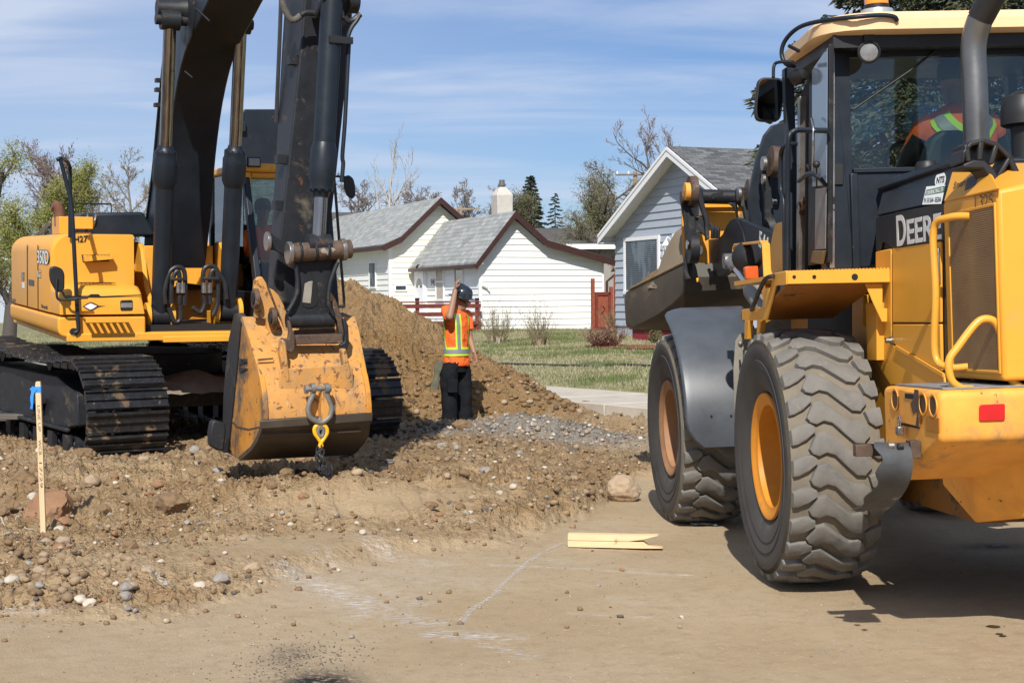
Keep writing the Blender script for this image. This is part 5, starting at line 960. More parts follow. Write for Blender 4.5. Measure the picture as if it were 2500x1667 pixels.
b = MB(); q = LP(2490, 300, 0, -.9); b.lathe([(.0, .13), (.04, .128), (.09, .10), (.115, .05), (.118, .0), (.118, -.05), (.10, -.06), (.07, -.06), (.066, -.09), (.066, -.40)], (q.x, q.y - .02, LP(2490, 282, 0, -.9).z), (0, 0, 1), 32); b.build('air_cleaner', M['black'], LD)
# cab
CB = M['char']; GLS = glass('cab_glass', dark=.12, tint=(.92, 1.0, .97)); GLS2 = glass('cab_side_glass', dark=.15)
def rr(x0_, x1_, yh, r, z, k=6): return [Vector((p[0], p[1], z)) for p in rnd_poly([(x0_, -yh), (x1_, -yh * .92), (x1_, yh * .92), (x0_, yh)], r, k)]
b = MB(); b.loft([rr(-.22, 1.02, .83, .30, 3.16), rr(-.26, 1.06, .86, .34, 3.175), rr(-.26, 1.06, .86, .34, 3.235), rr(-.20, 1.0, .80, .34, 3.285), rr(.05, .85, .6, .3, 3.315)]); b.build('cab_roof', mk('roof_cream', srgb(234, 198, 150), .5, var=.05, vs=2, marks=[((.40, .27, .13), .25, 2.0, .7, (1, 1, .3), .3)]), LD, sharp=30)
b = MB(); b.box((-.16, -.76, 3.09), (.98, .76, 3.165)); b.build('roof_liner', M['black'], LD, smooth=False)
b = MB()
for s_ in (1, -1):
    b.extr([(0, s_ * .80, 1.82), (0, s_ * .63, 1.82), (0, s_ * .62, 3.10), (0, s_ * .72, 3.16), (0, s_ * .76, 3.16)], (.10, 0, 0))
b.box((0, -.63, 1.82), (.06, .63, 2.385)); b.box((-.015, -.62, 2.385), (.05, .62, 2.41)); b.box((-.01, -.63, 3.06), (.06, .63, 3.16))
b.box((.92, -.74, 1.82), (.98, .74, 2.30)); b.box((.1, -.80, 1.80), (.98, -.76, 2.35)); b.box((.0, -.74, 1.78), (.98, .74, 1.84))
for s_ in (1, -1): b.box((.91, s_ * .74 - .03, 1.82), (.98, s_ * .74 + .03, 3.16))
b.build('cab_frame', CB, LD, bevel=.008)
b = MB(); b.box((.022, -.62, 2.41), (.028, .62, 3.06)); b.build('rear_window', GLS, LD, smooth=False)
b = MB(); b.box((.945, -.72, 2.30), (.95, .72, 3.1)); b.build('windshield', GLS2, LD, smooth=False); b = MB(); b.box((.1, -.785, 2.35), (.9, -.78, 3.1)); b.build('side_window', GLS2, LD, smooth=False)
plate('pillar_trim', 0, -.003, -.02, [(2030, 96), (2036, 92), (2036, 655), (2024, 655)], M['steel'], LD, .002)
b = MB(); pz = LP(2070, 640, 0, -.02); b.box((-.03, .60, 1.82), (-.001, .645, 2.38)); b.build('panel_rib', CB, LD, bevel=.006)
plate('hinge_plate', 0, -.002, -.012, [(2026, 401), (2058, 401), (2058, 452), (2026, 452)], M['black'], LD, .004, r=.01)
# left side of the cab: open door, post, glass
dg_ = plate('cab_door', 1, .80, -.03, [(1975, 182), (2024, 108), (2021, 640), (1972, 648)], M['char_worn'], LD, .004)
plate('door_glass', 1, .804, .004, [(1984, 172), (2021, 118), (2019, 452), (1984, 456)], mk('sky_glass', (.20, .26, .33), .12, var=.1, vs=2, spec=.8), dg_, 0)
plate('door_scuff', 1, .804, .006, [(1993, 462), (2019, 458), (2017, 608), (1991, 610)], mk('scuffed_metal', (.24, .23, .22), .45, metal=.4, var=.35, vs=3, marks=[((.10, .06, .035), .3, 3)]), dg_, .003)
plate('door_weight', 1, .806, .02, [(1990, 612), (2018, 612), (2012, 645), (1986, 640)], mk('brass_block', (.14, .105, .05), .6), dg_, .004)
plate('door_post', 1, .80, -.04, [(1947, 240), (1953, 236), (1950, 662), (1943, 662)], M['steel'], LD, .002)
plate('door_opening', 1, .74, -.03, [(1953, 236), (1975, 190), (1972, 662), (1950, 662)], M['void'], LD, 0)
b = MB(); b.tube([LP(a, c, 1, .83) for a, c in ((1984, 425), (1978, 410), (1972, 405))], .012, 8, 3); p = LP(1993, 402, 1, .87); b.sphere(tuple(p), .022, 14, 10); b.tube([p, LP(1994, 460, 1, .84)], .005, 8); b.build('door_knob', M['black'], dg_)
rail('door_handle', [LP(1950, 442, 1, .84), LP(1965, 430, 1, .90), LP(1980, 424, 1, .92), LP(2000, 434, 1, .90), LP(2015, 452, 1, .82)], .014, M['char'], dg_, 4)
rail('grab_rail', [LP(2024, 320, 1, .81), LP(1960, 318, 1, .88), LP(1936, 322, 1, .93), LP(1925, 345, 1, .96), LP(1923, 450, 1, .96), LP(1922, 660, 1, .96)], .016, M['char'], LD, 5)
rail('grab_rail', [LP(1945, 352, 1, .90), LP(1926, 352, 1, .95), LP(1912, 360, 1, .97), LP(1906, 385, 1, .97), LP(1906, 460, 1, .97), LP(1914, 505, 1, .97), LP(1916, 660, 1, .97)], .014, M['char'], LD, 5)
rail('door_stay', [LP(1982, 290, 1, .84), LP(1986, 320, 1, .86), LP(1984, 430, 1, .86)], .008, M['chrome'], LD, 4)
rail('roof_rail', [LP(a, c, 1, v) for a, c, v in ((1952, 126, .88), (1925, 112, .95),)] , .011, M['char'], LD, 3)
rail('roof_rail', [LP(1940, 162, 1, .88), LP(1918, 156, 1, .95), LP(1908, 130, 1, .97), LP(1918, 98, 1, .95), LP(1950, 68, 1, .90), LP(2000, 53, 0, -.1), LP(2080, 43, 0, -.27), LP(2150, 38, 0, -.28), LP(2183, 42, 0, -.28), LP(2190, 52, 0, -.27)], .013, M['char'], LD, 5)
rail('mirror_arm', [LP(1938, 152, 1, .93), LP(1905, 152, 1, 1.0), LP(1890, 160, 1, 1.03), LP(1888, 190, 1, 1.05)], .010, M['char'], LD, 4)
mi_ = plate('mirror', 0, 1.05, .05, [(1851, 189), (1914, 190), (1914, 240), (1906, 298), (1845, 296), (1844, 260)], M['black'], LD, .01, r=.05)
mirror_m = mk('mirror_face', (.22, .23, .24), .03, metal=1, var=.02); plate('mirror_glass', 0, 1.048, -.003, [(1855, 194), (1910, 195), (1910, 240), (1902, 293), (1849, 291), (1848, 258)], mirror_m, mi_, .0, r=.04)
plate('front_mirror', 0, 1.35, .04, [(1984, 190), (1998, 190), (2006, 205), (2006, 250), (1998, 295), (1990, 300), (1984, 298)], M['black'], LD, .008)
wl = LP(2121, 128, 0, -.16)
def work_light(c, r, parent, dirv, name='work_light'):
    b = MB(); d_ = Vector(dirv).normalized(); C_ = Vector(c); b.lathe([(.0, -.09), (r * .5, -.085), (r * .85, -.05), (r, -.01), (r, .015), (r * .86, .02), (r * .84, .01)], C_, d_, 28); o = b.build(name, M['black'], parent); b = MB(); b.lathe([(.0, .016), (r * .6, .014), (r * .84, .008)], C_, d_, 28); b.build('lens', mk('lamp_lens', (.20, .20, .20), .15, var=.2, vs=30, coat=.5) if 'lamp_lens' not in bpy.data.materials else bpy.data.materials['lamp_lens'], o); return o
wo = work_light(wl, .066, LD, (-1, .15, -.08)); b = MB(); b.box((wl.x - .02, wl.y - .03, wl.z + .05), (wl.x + .03, wl.y + .03, wl.z + .13)); b.build('lamp_bracket', M['black'], wo, smooth=False)
work_light(LP(1946, 188, 1, .86), .05, LD, (1, .3, 0), 'front_light')
rail('wiper', [LP(2083, 268, 0, -.02), LP(2160, 215, 0, -.03), LP(2240, 160, 0, -.035), LP(2310, 100, 0, -.01)], .006, M['black'], LD, 2)
bc = LP(2141, 40, 0, .15); b = MB(); b.lathe([(.0, .04), (.095, .035), (.10, .0), (.10, -.03)], (bc.x, bc.y, bc.z), (0, 0, 1), 28); bo = b.build('beacon', mk('beacon_base', (.5, .5, .5), .35, metal=.5), LD); b = MB(); b.cyl((bc.x, bc.y, bc.z + .04), (bc.x, bc.y, bc.z + .065), .074, n=28); b.build('beacon_ring', M['black'], bo); b = MB(); b.lathe([(.070, .066), (.070, .15), (.06, .17), (.0, .175)], (bc.x, bc.y, bc.z), (0, 0, 1), 28)
am = mk('amber_lens', (.9, .28, .02), .12, var=.12, vs=20, coat=.6); b.build('beacon_lens', am, bo)
# seat
st2 = mk('seat_green', (.012, .028, .024), .6, var=.2); b = MB(); xs_ = .07; b.extr([LP(a, c, 0, xs_) for a, c in ((2255, 440), (2258, 385), (2275, 335), (2300, 318), (2352, 316), (2376, 332), (2386, 380), (2386, 440))], (.12, 0, 0)); b.build('seat', st2, LD, bevel=.03, seg=4); b = MB(); b.box((xs_ + .05, -.32, 1.9), (xs_ + .6, .25, 2.3)); b.build('seat_cushion', st2, LD, bevel=.04); b = MB(); b.box((.75, -.2, 1.84), (.92, .2, 2.42)); b.build('dash', M['black'], LD, bevel=.02); b = MB(); b.tube([(.68 + .1 * sin(t * .3927), .2 * cos(t * .3927), 2.5 + .16 * sin(t * .3927)) for t in range(16)], .013, 8, closed=True); b.build('steering_wheel', M['black'], LD)
# platform, steps
Y2 = M['yellow']
plate('platform_side', 1, 1.20, -.012, [(1889, 667), (1919, 661), (1919, 695), (1893, 698), (1871, 782), (1811, 782), (1811, 755), (1868, 750)], Y2, LD, .004)
pe = plate('platform_edge', 0, -.60, .012, [(1919, 662), (2182, 656), (2182, 689), (1919, 694)], Y2, LD, .004)
b = MB()
for a, r_ in ((1939, .010), (1988, .011), (2087, .018)): q = LP(a, 676, 0, -.602); b = MB(); b.cyl((-.603, q.y, q.z), (-.599, q.y, q.z), r_, n=16); b.build('bolt_hole', M['void'], pe)
dz = LP(2000, 661, 0, -.6).z; b = MB(); b.box((-.59, .60, dz - .03), (.75, 1.18, dz - .004)); b.build('platform_deck', Y2, LD, smooth=False); b = MB()
for i in range(30): y_ = .62 + i * .0195; b.box((-.6, y_, dz - .004), (-.57, y_ + .012, dz + .006))
b.build('deck_teeth', Y2, LD, smooth=False, fix=False)
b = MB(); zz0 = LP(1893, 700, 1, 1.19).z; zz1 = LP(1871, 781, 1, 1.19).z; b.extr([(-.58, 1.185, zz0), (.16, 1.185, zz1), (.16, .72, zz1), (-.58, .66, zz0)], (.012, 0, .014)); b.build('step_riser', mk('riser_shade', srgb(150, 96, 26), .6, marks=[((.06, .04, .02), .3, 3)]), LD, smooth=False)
for a in (1822, 1852): plate('step_stay', 1, 1.15, -.03, [(a - 4, 782), (a + 6, 782), (a + 2, 828), (a - 5, 828)], Y2, LD, .002)
plate('deck_bracket', 0, -.56, .012, [(2112, 692), (2155, 691), (2155, 752), (2167, 753), (2167, 786), (2153, 786), (2131, 738)], Y2, LD, .004)
plate('frame_post', 1, .66, -.05, [(2113, 740), (2140, 740), (2140, 880), (2117, 880)], Y2, LD, .004)
rail('step_handle', [LP(1888, 674, 1, 1.21), LP(1870, 680, 1, 1.23), LP(1856, 705, 1, 1.23), LP(1840, 745, 1, 1.22), LP(1835, 756, 1, 1.2)], .013, M['char_worn'], LD, 5)
# flap in front of the rear wheel
flap_m = mk('dusty_flap', (.21, .195, .16), .92, var=.2, vs=3, marks=[((.06, .058, .05), .35, 3.5, .8, None, .15)], bump=.2); plate('mud_flap', 0, .84, -.012, [(1795, 832), (1806, 815), (1840, 803), (1885, 780), (1930, 780), (1930, 1150), (1806, 1160), (1797, 1085), (1792, 990), (1790, 900)], flap_m, LD, .003)
b = MB(); q = LP(1808, 838, 0, .82); b.sphere(tuple(q), .016, 8, 6); b.build('flap_bolt', M['steel'], LD)
# torn rubber flap behind the rear wheel
pth = [L.on(a, c, 1, 1.04) for a, c in ((2196, 1080), (2218, 1088), (2226, 1125), (2222, 1165), (2205, 1202), (2178, 1232), (2160, 1246))]; P2 = catmull([(p.x, 0, p.z) for p in pth], 4); b = MB(); b.loft([[(p.x, 1.04, p.z), (p.x, 1.19 - .015 * sin(i), p.z + .01), (p.x - .014, 1.19 - .015 * sin(i), p.z + .01), (p.x - .014, 1.04, p.z)] for i, p in enumerate(P2)]); b.build('rubber_flap', mk('torn_rubber', (.055, .058, .062), .7, var=.4, vs=6, marks=[((.26, .25, .24), .25, 7, .8, (1, 1, .3), .1)], bump=.3), LD)
b = MB(); q = LP(2150, 1072, 1, 1.0); q2 = LP(2216, 1080, 1, 1.0); b.box((q2.x - .04, .95, q.z - .06), (q2.x + .03, 1.0, q.z + .02)); b.box((q2.x - .02, 1.0, q.z - .045), (q2.x + .03, 1.25, q.z + .01)); fb = b.build('flap_bracket', M['rust'], LD, bevel=.003); b = MB()
for a, c in ((2182, 1087), (2205, 1090)): q = LP(a, c, 1, 1.2); b = MB(); b.cyl((q.x, 1.2, q.z), (q.x, 1.225, q.z), .014, n=8); b.build('bolt', M['steel'], fb)
b = MB(); q = LP(2175, 831, 1, .63); b.cyl((q.x, .62, q.z), (q.x, .66, q.z), .014, n=8); b.cyl((q.x, .62, q.z), (q.x, .635, q.z), .022, n=12); b.build('latch_bolt', M['steel'], LD)
# front fender
FM = mk('fender_plastic', (.060, .068, .080), .38, var=.2, vs=3, marks=[((.20, .20, .20), .22, 2.2, .5, (1, 1, .5), .3), ((.22, .19, .15), .20, 5, .8, None, .2)])
rings = []
for i in range(22):
    a = radians(98 + i * 4.25); R_ = .90 + (.02 if i < 3 else 0); x, z = 1.51 + R_ * cos(a) * 1.02, .76 + R_ * sin(a); yo = 1.25 - .10 * max(0, (2 - i) / 2) ** 2 - (.12 * max(0, (i - 18) / 3) ** 2); k = .965
    xi, zi = 1.51 + R_ * k * cos(a) * 1.02, .76 + R_ * k * sin(a); rings.append([(x, .62, z), (x, yo - .06, z), (x * .3 + xi * .7 + (x - xi) * .55, yo - .012, z * .45 + zi * .55), (xi * 1.0, yo + .0, zi), (xi, yo - .02, zi), (xi, .62, zi + .0)])
b = MB(); b.loft(rings); fr2(b); fo = b.build('front_fender', FM, LD, sharp=50, bevel=.006); b = MB()
for a, c in ((1735, 1015), (1783, 1014)): q = LF.on(a, c, 0, .62); b.cyl((q.x - .03, q.y, q.z), (q.x - .0, q.y, q.z), .008, n=10)
fr2(b); b.build('fender_holes', M['void'], fo)
# front frame, arms, linkage, bucket
def fplate(name, y, th, pts, mat, bevel=.006, r=0, parent=None): return plate(name, 1, y, th, pts, mat, parent or LD, bevel, fr_=LF, r=r)
CW_ = M['char']
ARM = [(1703, 600), (1707, 592), (1726, 585), (1753, 583), (1763, 573), (1774, 550), (1783, 537), (1797, 532), (1812, 537), (1886, 568), (1895, 600), (1890, 700), (1850, 668), (1800, 655), (1772, 668), (1762, 676), (1753, 676), (1727, 646), (1713, 650), (1707, 640)]
arm = fplate('lift_arm', .52, -.05, ARM, CW_, .006)
P_ = [LF.on(a, c, 1, .55) for a, c in ARM]; b = MB(); b.extr([Vector((p.x, -.47, p.z)) for p in P_], (0, -.05, 0)); fr2(b); b.build('lift_arm', CW_, LD, bevel=.006)
q = LF.on(1864, 596, 1, .522); text('lettering', '544', .19, M['decal_white'], arm, REL @ basis((q.x, .5235, q.z), (-1, 0, -.30), (0, 0, 1)), .001, sx=.95, bold=.004); q = LF.on(1883, 609, 1, .522); text('lettering', 'J', .12, M['decal_white'], arm, REL @ basis((q.x, .5235, q.z), (-1, 0, -.30), (0, 0, 1)), .001, bold=.003)
b = MB(); b.tube([LF.on(a, c, 1, .525) for a, c in ((1800, 538), (1812, 560), (1820, 600))], .008, 6, 3); fr2(b); b.build('arm_weld', M['char_worn'], arm)
def xplate(name, x, th, pts, mat, bevel=.008, parent=None, r=0): return plate(name, 0, x, th, pts, mat, parent or LD, bevel, fr_=LF, r=r)
def xcyl(name, px0, py0, px1, py1, x, r, mat, parent=None, n=24):
    b = MB(); b.cyl(LF.on(px0, py0, 0, x), LF.on(px1, py1, 0, x), r, n=n); fr2(b); return b.build(name, mat, parent or LD, bevel=.004)
xcyl('cross_tube', 1712, 480, 1806, 482, 2.62, .062, M['char_worn'])
xplate('tube_slots', 2.555, .004, [(1737, 474), (1766, 468), (1766, 482), (1756, 480), (1748, 484), (1744, 480), (1742, 488), (1738, 484)], M['void'], 0)
xcyl('cross_tube', 1884, 480, 1925, 478, 2.2, .07, M['rust'])
xplate('bucket_link', 2.50, .05, [(1663, 480), (1666, 468), (1674, 470), (1680, 490), (1688, 515), (1698, 530), (1699, 610), (1692, 640), (1690, 660), (1688, 682), (1673, 684), (1670, 660), (1676, 600), (1671, 540), (1664, 500)], M['char_worn'])
xplate('link_slot', 2.495, .01, [(1674, 522), (1680, 525), (1682, 560), (1680, 577), (1675, 570)], M['void'], 0, r=.01)
xplate('link_web', 2.53, .03, [(1680, 492), (1712, 490), (1720, 528), (1692, 530)], M['steel']); xplate('link_web', 2.54, .03, [(1694, 530), (1722, 530), (1725, 580), (1712, 568), (1700, 570), (1697, 590)], M['char_worn'])
xplate('bucket_link', 2.50, .05, [(1700, 470), (1706, 457), (1714, 460), (1717, 480), (1722, 505), (1730, 525), (1733, 583), (1724, 588), (1720, 535), (1708, 500)], M['char_worn'])
xcyl('pivot_boss', 1681, 466, 1700, 466, 2.45, .125, M['rust']); xcyl('pivot_boss', 1671, 468, 1684, 468, 2.42, .075, M['yellow_worn']); xcyl('pivot_boss', 1662, 482, 1668, 482, 2.45, .055, M['rust'])
xcyl('pivot_boss', 1680, 606, 1702, 606, 2.42, .13, M['char_worn']); xcyl('pin', 1676, 598, 1681, 598, 2.38, .04, M['chrome']); xplate('pin_guard', 2.36, .02, [(1703, 597), (1707, 592), (1718, 605), (1717, 618), (1707, 628), (1704, 620)], M['steel'])
xplate('lower_lug', 2.55, .05, [(1671, 630), (1690, 625), (1690, 684), (1676, 686), (1672, 670)], M['char_worn']); xplate('hanging_tab', 2.5, .02, [(1700, 678), (1707, 678), (1705, 690), (1701, 689)], Y2)
for a in (1737, 1745, 1751): b = MB(); b.tube([LF.on(a - 3, 545 + (a - 1737), 0, 2.3), LF.on(a + 3, 560, 0, 2.28), LF.on(a + 2, 582, 0, 2.3)], .016, 8, 4); fr2(b); b.build('hose', M['hose'], LD)
xplate('tilt_link', 2.30, .05, [(1797, 462), (1802, 456), (1816, 457), (1823, 470), (1826, 490), (1834, 545), (1833, 560), (1823, 560), (1814, 505), (1806, 505), (1797, 480)], M['char_worn']); xcyl('pin', 1800, 474, 1808, 474, 2.24, .055, M['steel']); xcyl('pivot_boss', 1822, 464, 1841, 466, 2.25, .09, M['rust'])
xplate('tilt_web', 2.34, .03, [(1777, 495), (1800, 495), (1806, 560), (1802, 560), (1798, 520), (1790, 505)], CW_)
xplate('bell_crank', 1.55, .06, [(1833, 545), (1828, 490), (1838, 430), (1848, 385), (1866, 330), (1885, 306), (1905, 300), (1935, 303), (1960, 330), (1960, 560), (1900, 600), (1860, 560)], CW_)
xplate('crank_link', 1.38, .06, [(1862, 388), (1868, 379), (1880, 380), (1884, 400), (1884, 470), (1892, 540), (1890, 562), (1876, 566), (1868, 530), (1866, 470), (1861, 425)], M['char_worn']); xcyl('pin', 1860, 400, 1870, 400, 1.32, .055, M['steel']); xcyl('pivot_boss', 1880, 394, 1902, 396, 1.33, .12, M['rust']); xcyl('pin', 1860, 438, 1868, 438, 1.34, .04, M['steel']); xcyl('pivot_boss', 1872, 560, 1890, 556, 1.34, .09, M['char_worn']); xcyl('pin', 1885, 492, 1896, 492, 1.3, .02, M['chrome'])
tw = fplate('loader_tower', .58, -.05, [(1888, 560), (1895, 545), (1911, 541), (1911, 690), (1880, 690), (1876, 640), (1880, 600)], Y2, .006); fplate('loader_tower', -.40, -.05, [(1888, 560), (1895, 545), (1930, 541), (1930, 690), (1876, 690)], Y2, .006)
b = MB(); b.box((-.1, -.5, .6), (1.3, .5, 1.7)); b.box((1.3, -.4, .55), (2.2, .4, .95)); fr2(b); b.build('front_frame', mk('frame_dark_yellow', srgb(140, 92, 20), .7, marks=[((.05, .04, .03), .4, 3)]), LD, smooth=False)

# lift cylinder
b = MB(); q0, q1 = LF.on(1795, 655, 1, .62), LF.on(1832, 705, 1, .62); b.cyl(q0, q1, .028, n=16); fr2(b); ro = b.build('lift_cylinder', M['chrome'], LD); q2 = LF.on(1880, 770, 1, .62); b = MB(); b.tube([q1 - (q2 - q1).normalized() * .02, q1.lerp(q2, .1), q2], [.05, .07, .07], 20); fr2(b); b.build('barrel', mk('grey_barrel', (.20, .19, .17), .6, var=.2, marks=[((.3, .26, .2), .3, 4)]), ro); b = MB(); q = LF.on(1782, 637, 1, .62); b.tube([q, q0], [.055, .045], 14); b.cyl(q + Vector((0, .05, 0)), q + Vector((0, -.05, 0)), .06, n=16); fr2(b); b.build('rod_eye', M['steel'], ro)
b = MB(); b.tube([LF.on(a, c, 1, .68) for a, c in ((1835, 688), (1850, 700), (1862, 712))], .022, 8, 3); fr2(b); b.build('hydraulic_fitting', mk('beige_fitting', (.33, .30, .24), .6), LD)
# lamp with yellow guard, amber marker
wl = work_light(L.on(1825, 628, 1, .98), .105, LD, (1, .1, 0), 'headlight')
b = MB()
gp = [L.on(a, c, 1, 1.02) for a, c in ((1788, 640), (1788, 606), (1792, 598), (1855, 591), (1860, 598), (1864, 680), (1868, 700))]
for p, q in zip(gp, gp[1:]): d_ = (q - p).normalized(); nrm = Vector((-d_.z, 0, d_.x)) * .008; b.extr([p - nrm - d_ * .006, q - nrm + d_ * .006, q + nrm + d_ * .006, p + nrm - d_ * .006], (0, -.05, 0))
b.build('lamp_guard', Y2, LD, bevel=.003)
plate('marker_lamp', 0, .62, .05, [(1818, 654), (1822, 650), (1851, 649), (1853, 678), (1848, 681), (1822, 680)], mk('orange_lens', (.62, .085, .012), .3, var=.15, vs=12, coat=.4), LD, .008)
fplate('lamp_post', .70, -.04, [(1855, 690), (1870, 660), (1880, 690), (1868, 790), (1858, 790), (1862, 730)], Y2, .004)
# bucket
BK = mk('bucket_shell', (.060, .050, .038), .62, var=.3, vs=2.5, marks=[((.20, .145, .085), .40, 1.8, .9, None, .25), ((.26, .20, .13), .15, 7, .9)], bump=.2)
def bkp(px_, py_, dx_=0.): x_ = 2.75 + max(-.1, (1672 - px_) / 145 * .95) + dx_; return LF.on(px_, py_, 0, x_)
b = MB(); up_e = [(1905, 650), (1672, 640), (1620, 666), (1580, 686), (1540, 705), (1528, 714), (1524, 732)]; mid = [(1905, 700), (1672, 712), (1640, 742), (1605, 768), (1572, 785), (1545, 798), (1528, 790)]; lo_ = [(1905, 732), (1672, 806), (1640, 807), (1605, 806), (1575, 806), (1548, 805), (1530, 797)]
rings = []
for u_, m2, l_ in zip(up_e, mid, lo_): rings.append([bkp(*u_, .05), bkp(*u_), bkp((u_[0] + m2[0]) / 2, (u_[1] + m2[1]) / 2, -.03), bkp(*m2, -.0), bkp((m2[0] + l_[0]) / 2, (m2[1] + l_[1]) / 2, .12), bkp(*l_, .40), bkp(*l_, .45), bkp(*m2, .06)])
b.loft(rings); fr2(b); bk = b.build('bucket', BK, LD, sharp=22)
def bplate(name, x, th, pts, mat, bevel=.006): return plate(name, 0, x, th, pts, mat, bk, bevel, fr_=LF)
b = MB(); b.tube([bkp(a, c - 1, -.01) for a, c in ((1672, 640), (1620, 666), (1580, 686), (1540, 705))], .012, 6); fr2(b); b.build('top_edge', mk('edge_tan', (.22, .15, .08), .85, var=.3, vs=9), bk)
b = MB(); sg = [(1668, 552), (1650, 566), (1634, 590), (1620, 620), (1608, 655), (1596, 684), (1580, 702)]; b.loft([[LF.on(a, c, 0, 3.0 + i * .05), LF.on(a + 3, c, 0, 3.0 + i * .05), LF.on(1672, c + 10, 0, 2.86), LF.on(1672, c + 10, 0, 2.84)] for i, (a, c) in enumerate(sg)]); fr2(b); b.build('inner_back', mk('tan_shell', (.23, .185, .13), .8, var=.2, vs=2, marks=[((.10, .08, .055), .3, 3)]), bk, sharp=50)
bplate('bucket_back', 2.84, .03, [(1664, 500), (1672, 497), (1930, 495), (1930, 640), (1672, 650), (1668, 600)], mk('back_yellow', srgb(214, 146, 40), .6, var=.12, marks=[((.20, .13, .06), .25, 3), ((.09, .045, .02), .2, 12)]))
bplate('back_rib', 2.80, .04, [(1672, 497), (1930, 495), (1930, 505), (1672, 508)], Y2)
b = MB(); R9 = random.Random(4); rows = []
for i, t in enumerate(np.linspace(0, 1, 24)):
    a, c = 1556 + t * 110, 699 - t * 52; rows.append([bkp(a, c - 1 - h_ * (sin(pi * min(1, t * 1.15)) * 13 + 2) - R9.random() * 3 * h_, .05 + .10 * k_) for k_, h_ in ((0, 0), (1, .35), (2, .7), (3, .95), (4, 1.05))])
b.loft(rows, caps=False, closed=False); fr2(b); b.build('load_of_soil', MS, bk, sharp=80)
xcyl('pivot_boss', 1868, 630, 1890, 630, 1.2, .11, M['char_worn']); xcyl('pin', 1880, 627, 1886, 627, 1.1, .03, M['chrome'])
# ================================================================ EXCAVATOR
S = Fr((-3.78, 17.35, .2), -66, -1.9, 0); T_ = Fr((-4.0, 17.3, .17), -54.2, -1.9, 0)
EX = empty('excavator', S.mat(), 'large yellow crawler excavator with charcoal boom and its worn yellow bucket set on the dirt', 'excavator')
RT = S.mat().inverted() @ T_.mat()
YE = M['yellow_clean']
def tr(mb): mb.v = [tuple(RT @ Vector(v)) for v in mb.v]; return mb
def SP(a, c, ax, v): return S.on(a, c, ax, v)
def splate(name, ax, val, th, pts, mat, parent=None, bevel=.008, r=0): return plate(name, ax, val, th, pts, mat, parent or EX, bevel, fr_=S, r=r)
def sbox(name, a, b2, mat, bevel=.02, parent=None, seg=3): b = MB(); b.box(a, b2); return b.build(name, mat, parent or EX, bevel=bevel, seg=seg)
# crawler tracks
def track_path(n):
    R_, xc, zc = .51, 1.98, .52; seg = []; L1 = 2 * xc; La = pi * R_; tot = 2 * L1 + 2 * La; out = []
    for i in range(n):
        d = i * tot / n
        if d < L1: x, z, a = -xc + d, zc - R_, pi
        elif d < L1 + La: t = (d - L1) / R_; x, z, a = xc + R_ * sin(t), zc - R_ * cos(t), pi - t
        elif d < 2 * L1 + La: q = d - L1 - La; x = xc - q; s_ = q / L1; z, a = zc + R_ - .055 * sin(pi * (s_ * 2 % 1)) , 0.
        else: t = (d - 2 * L1 - La) / R_; x, z, a = -xc - R_ * sin(t), zc + R_ * cos(t), -t
        out.append((x, z, a))
    return out
for sy in (-1.30, 1.30):
    b = MB(); W2 = .40; R_ = random.Random(int(sy * 10))
    for x, z, a in track_path(52):
        # local frame of the shoe: t along travel, nrm outwards
        t = Vector((-cos(a), 0, -sin(a) * -1)) if False else Vector((cos(a), 0, -sin(a))); nr = Vector((sin(a), 0, cos(a))); o = Vector((x, sy, z)); wv = Vector((0, 1, 0)); j = R_.uniform(-.004, .004); o = o + nr * j
        prof = [(-.102, -.012), (-.102, .012), (-.092, .034), (-.080, .034), (-.072, .010), (-.02, .008), (-.014, .030), (-.002, .030), (.004, .008), (.062, .008), (.068, .030), (.080, .030), (.088, .006), (.094, -.004), (.09, -.012)]
        P_ = [o - wv * W2 + t * p + nr * q for p, q in prof]; b.extr(P_, wv * 2 * W2)
        for s_ in (-.09, .09): b.extr([o + wv * (s_ - .03) + t * p + nr * q for p, q in ((-.1, -.012), (.1, -.012), (.09, -.09), (-.09, -.09))], wv * .06)
    tr(b); tk = b.build('track', M['track'], EX, fix=False, sharp=25)
    b = MB(); zc = .52
    b.prism([(-1.75, .34), (-1.75, .70), (-1.3, .82), (1.2, .82), (1.75, .68), (1.78, .38), (1.2, .29), (-1.2, .29)], 1, sy - .22, sy + .22); b.box((-1.5, sy - .27, .30), (1.6, sy - .221, .34))
    tr(b); tf = b.build('track_frame', M['char_worn'], tk, bevel=.015)
    for xx, nm in ((1.98, 'idler'), (-1.98, 'sprocket')):
        b = MB(); b.lathe([(.0, -.16), (.12, -.16), (.14, -.10), (.30, -.09), (.33, -.12), (.335, .12), (.30, .09), (.14, .10), (.12, .16), (0, .16)], (xx, sy, zc), (0, 1, 0), 32); tr(b); b.build(nm, M['char_worn'], tk)
    for k in range(8): b = MB(); x_ = -1.5 + k * .43; b.lathe([(.0, -.2), (.05, -.2), (.06, -.17), (.09, -.16), (.09, .16), (.06, .17), (.05, .2), (0, .2)], (x_, sy, .16), (0, 1, 0), 16); b.box((x_ - .07, sy - .25, .12), (x_ + .07, sy - .20, .27)); tr(b); b.build('roller', M['char_worn'], tk)
    for k in (-.8, .7): b = MB(); b.cyl((k, sy - .12, .90), (k, sy + .12, .90), .06); tr(b); b.build('carrier_roller', M['char_worn'], tk)
    for k in (-1.1, .75): b = MB(); b.box((k - .16, sy - .34, .52), (k + .16, sy - .22, .58)); b.box((k - .10, sy - .30, .40), (k - .04, sy - .225, .52)); b.box((k + .04, sy - .30, .40), (k + .10, sy - .225, .52)); tr(b); b.build('step', M['char_worn'], tk, bevel=.008)
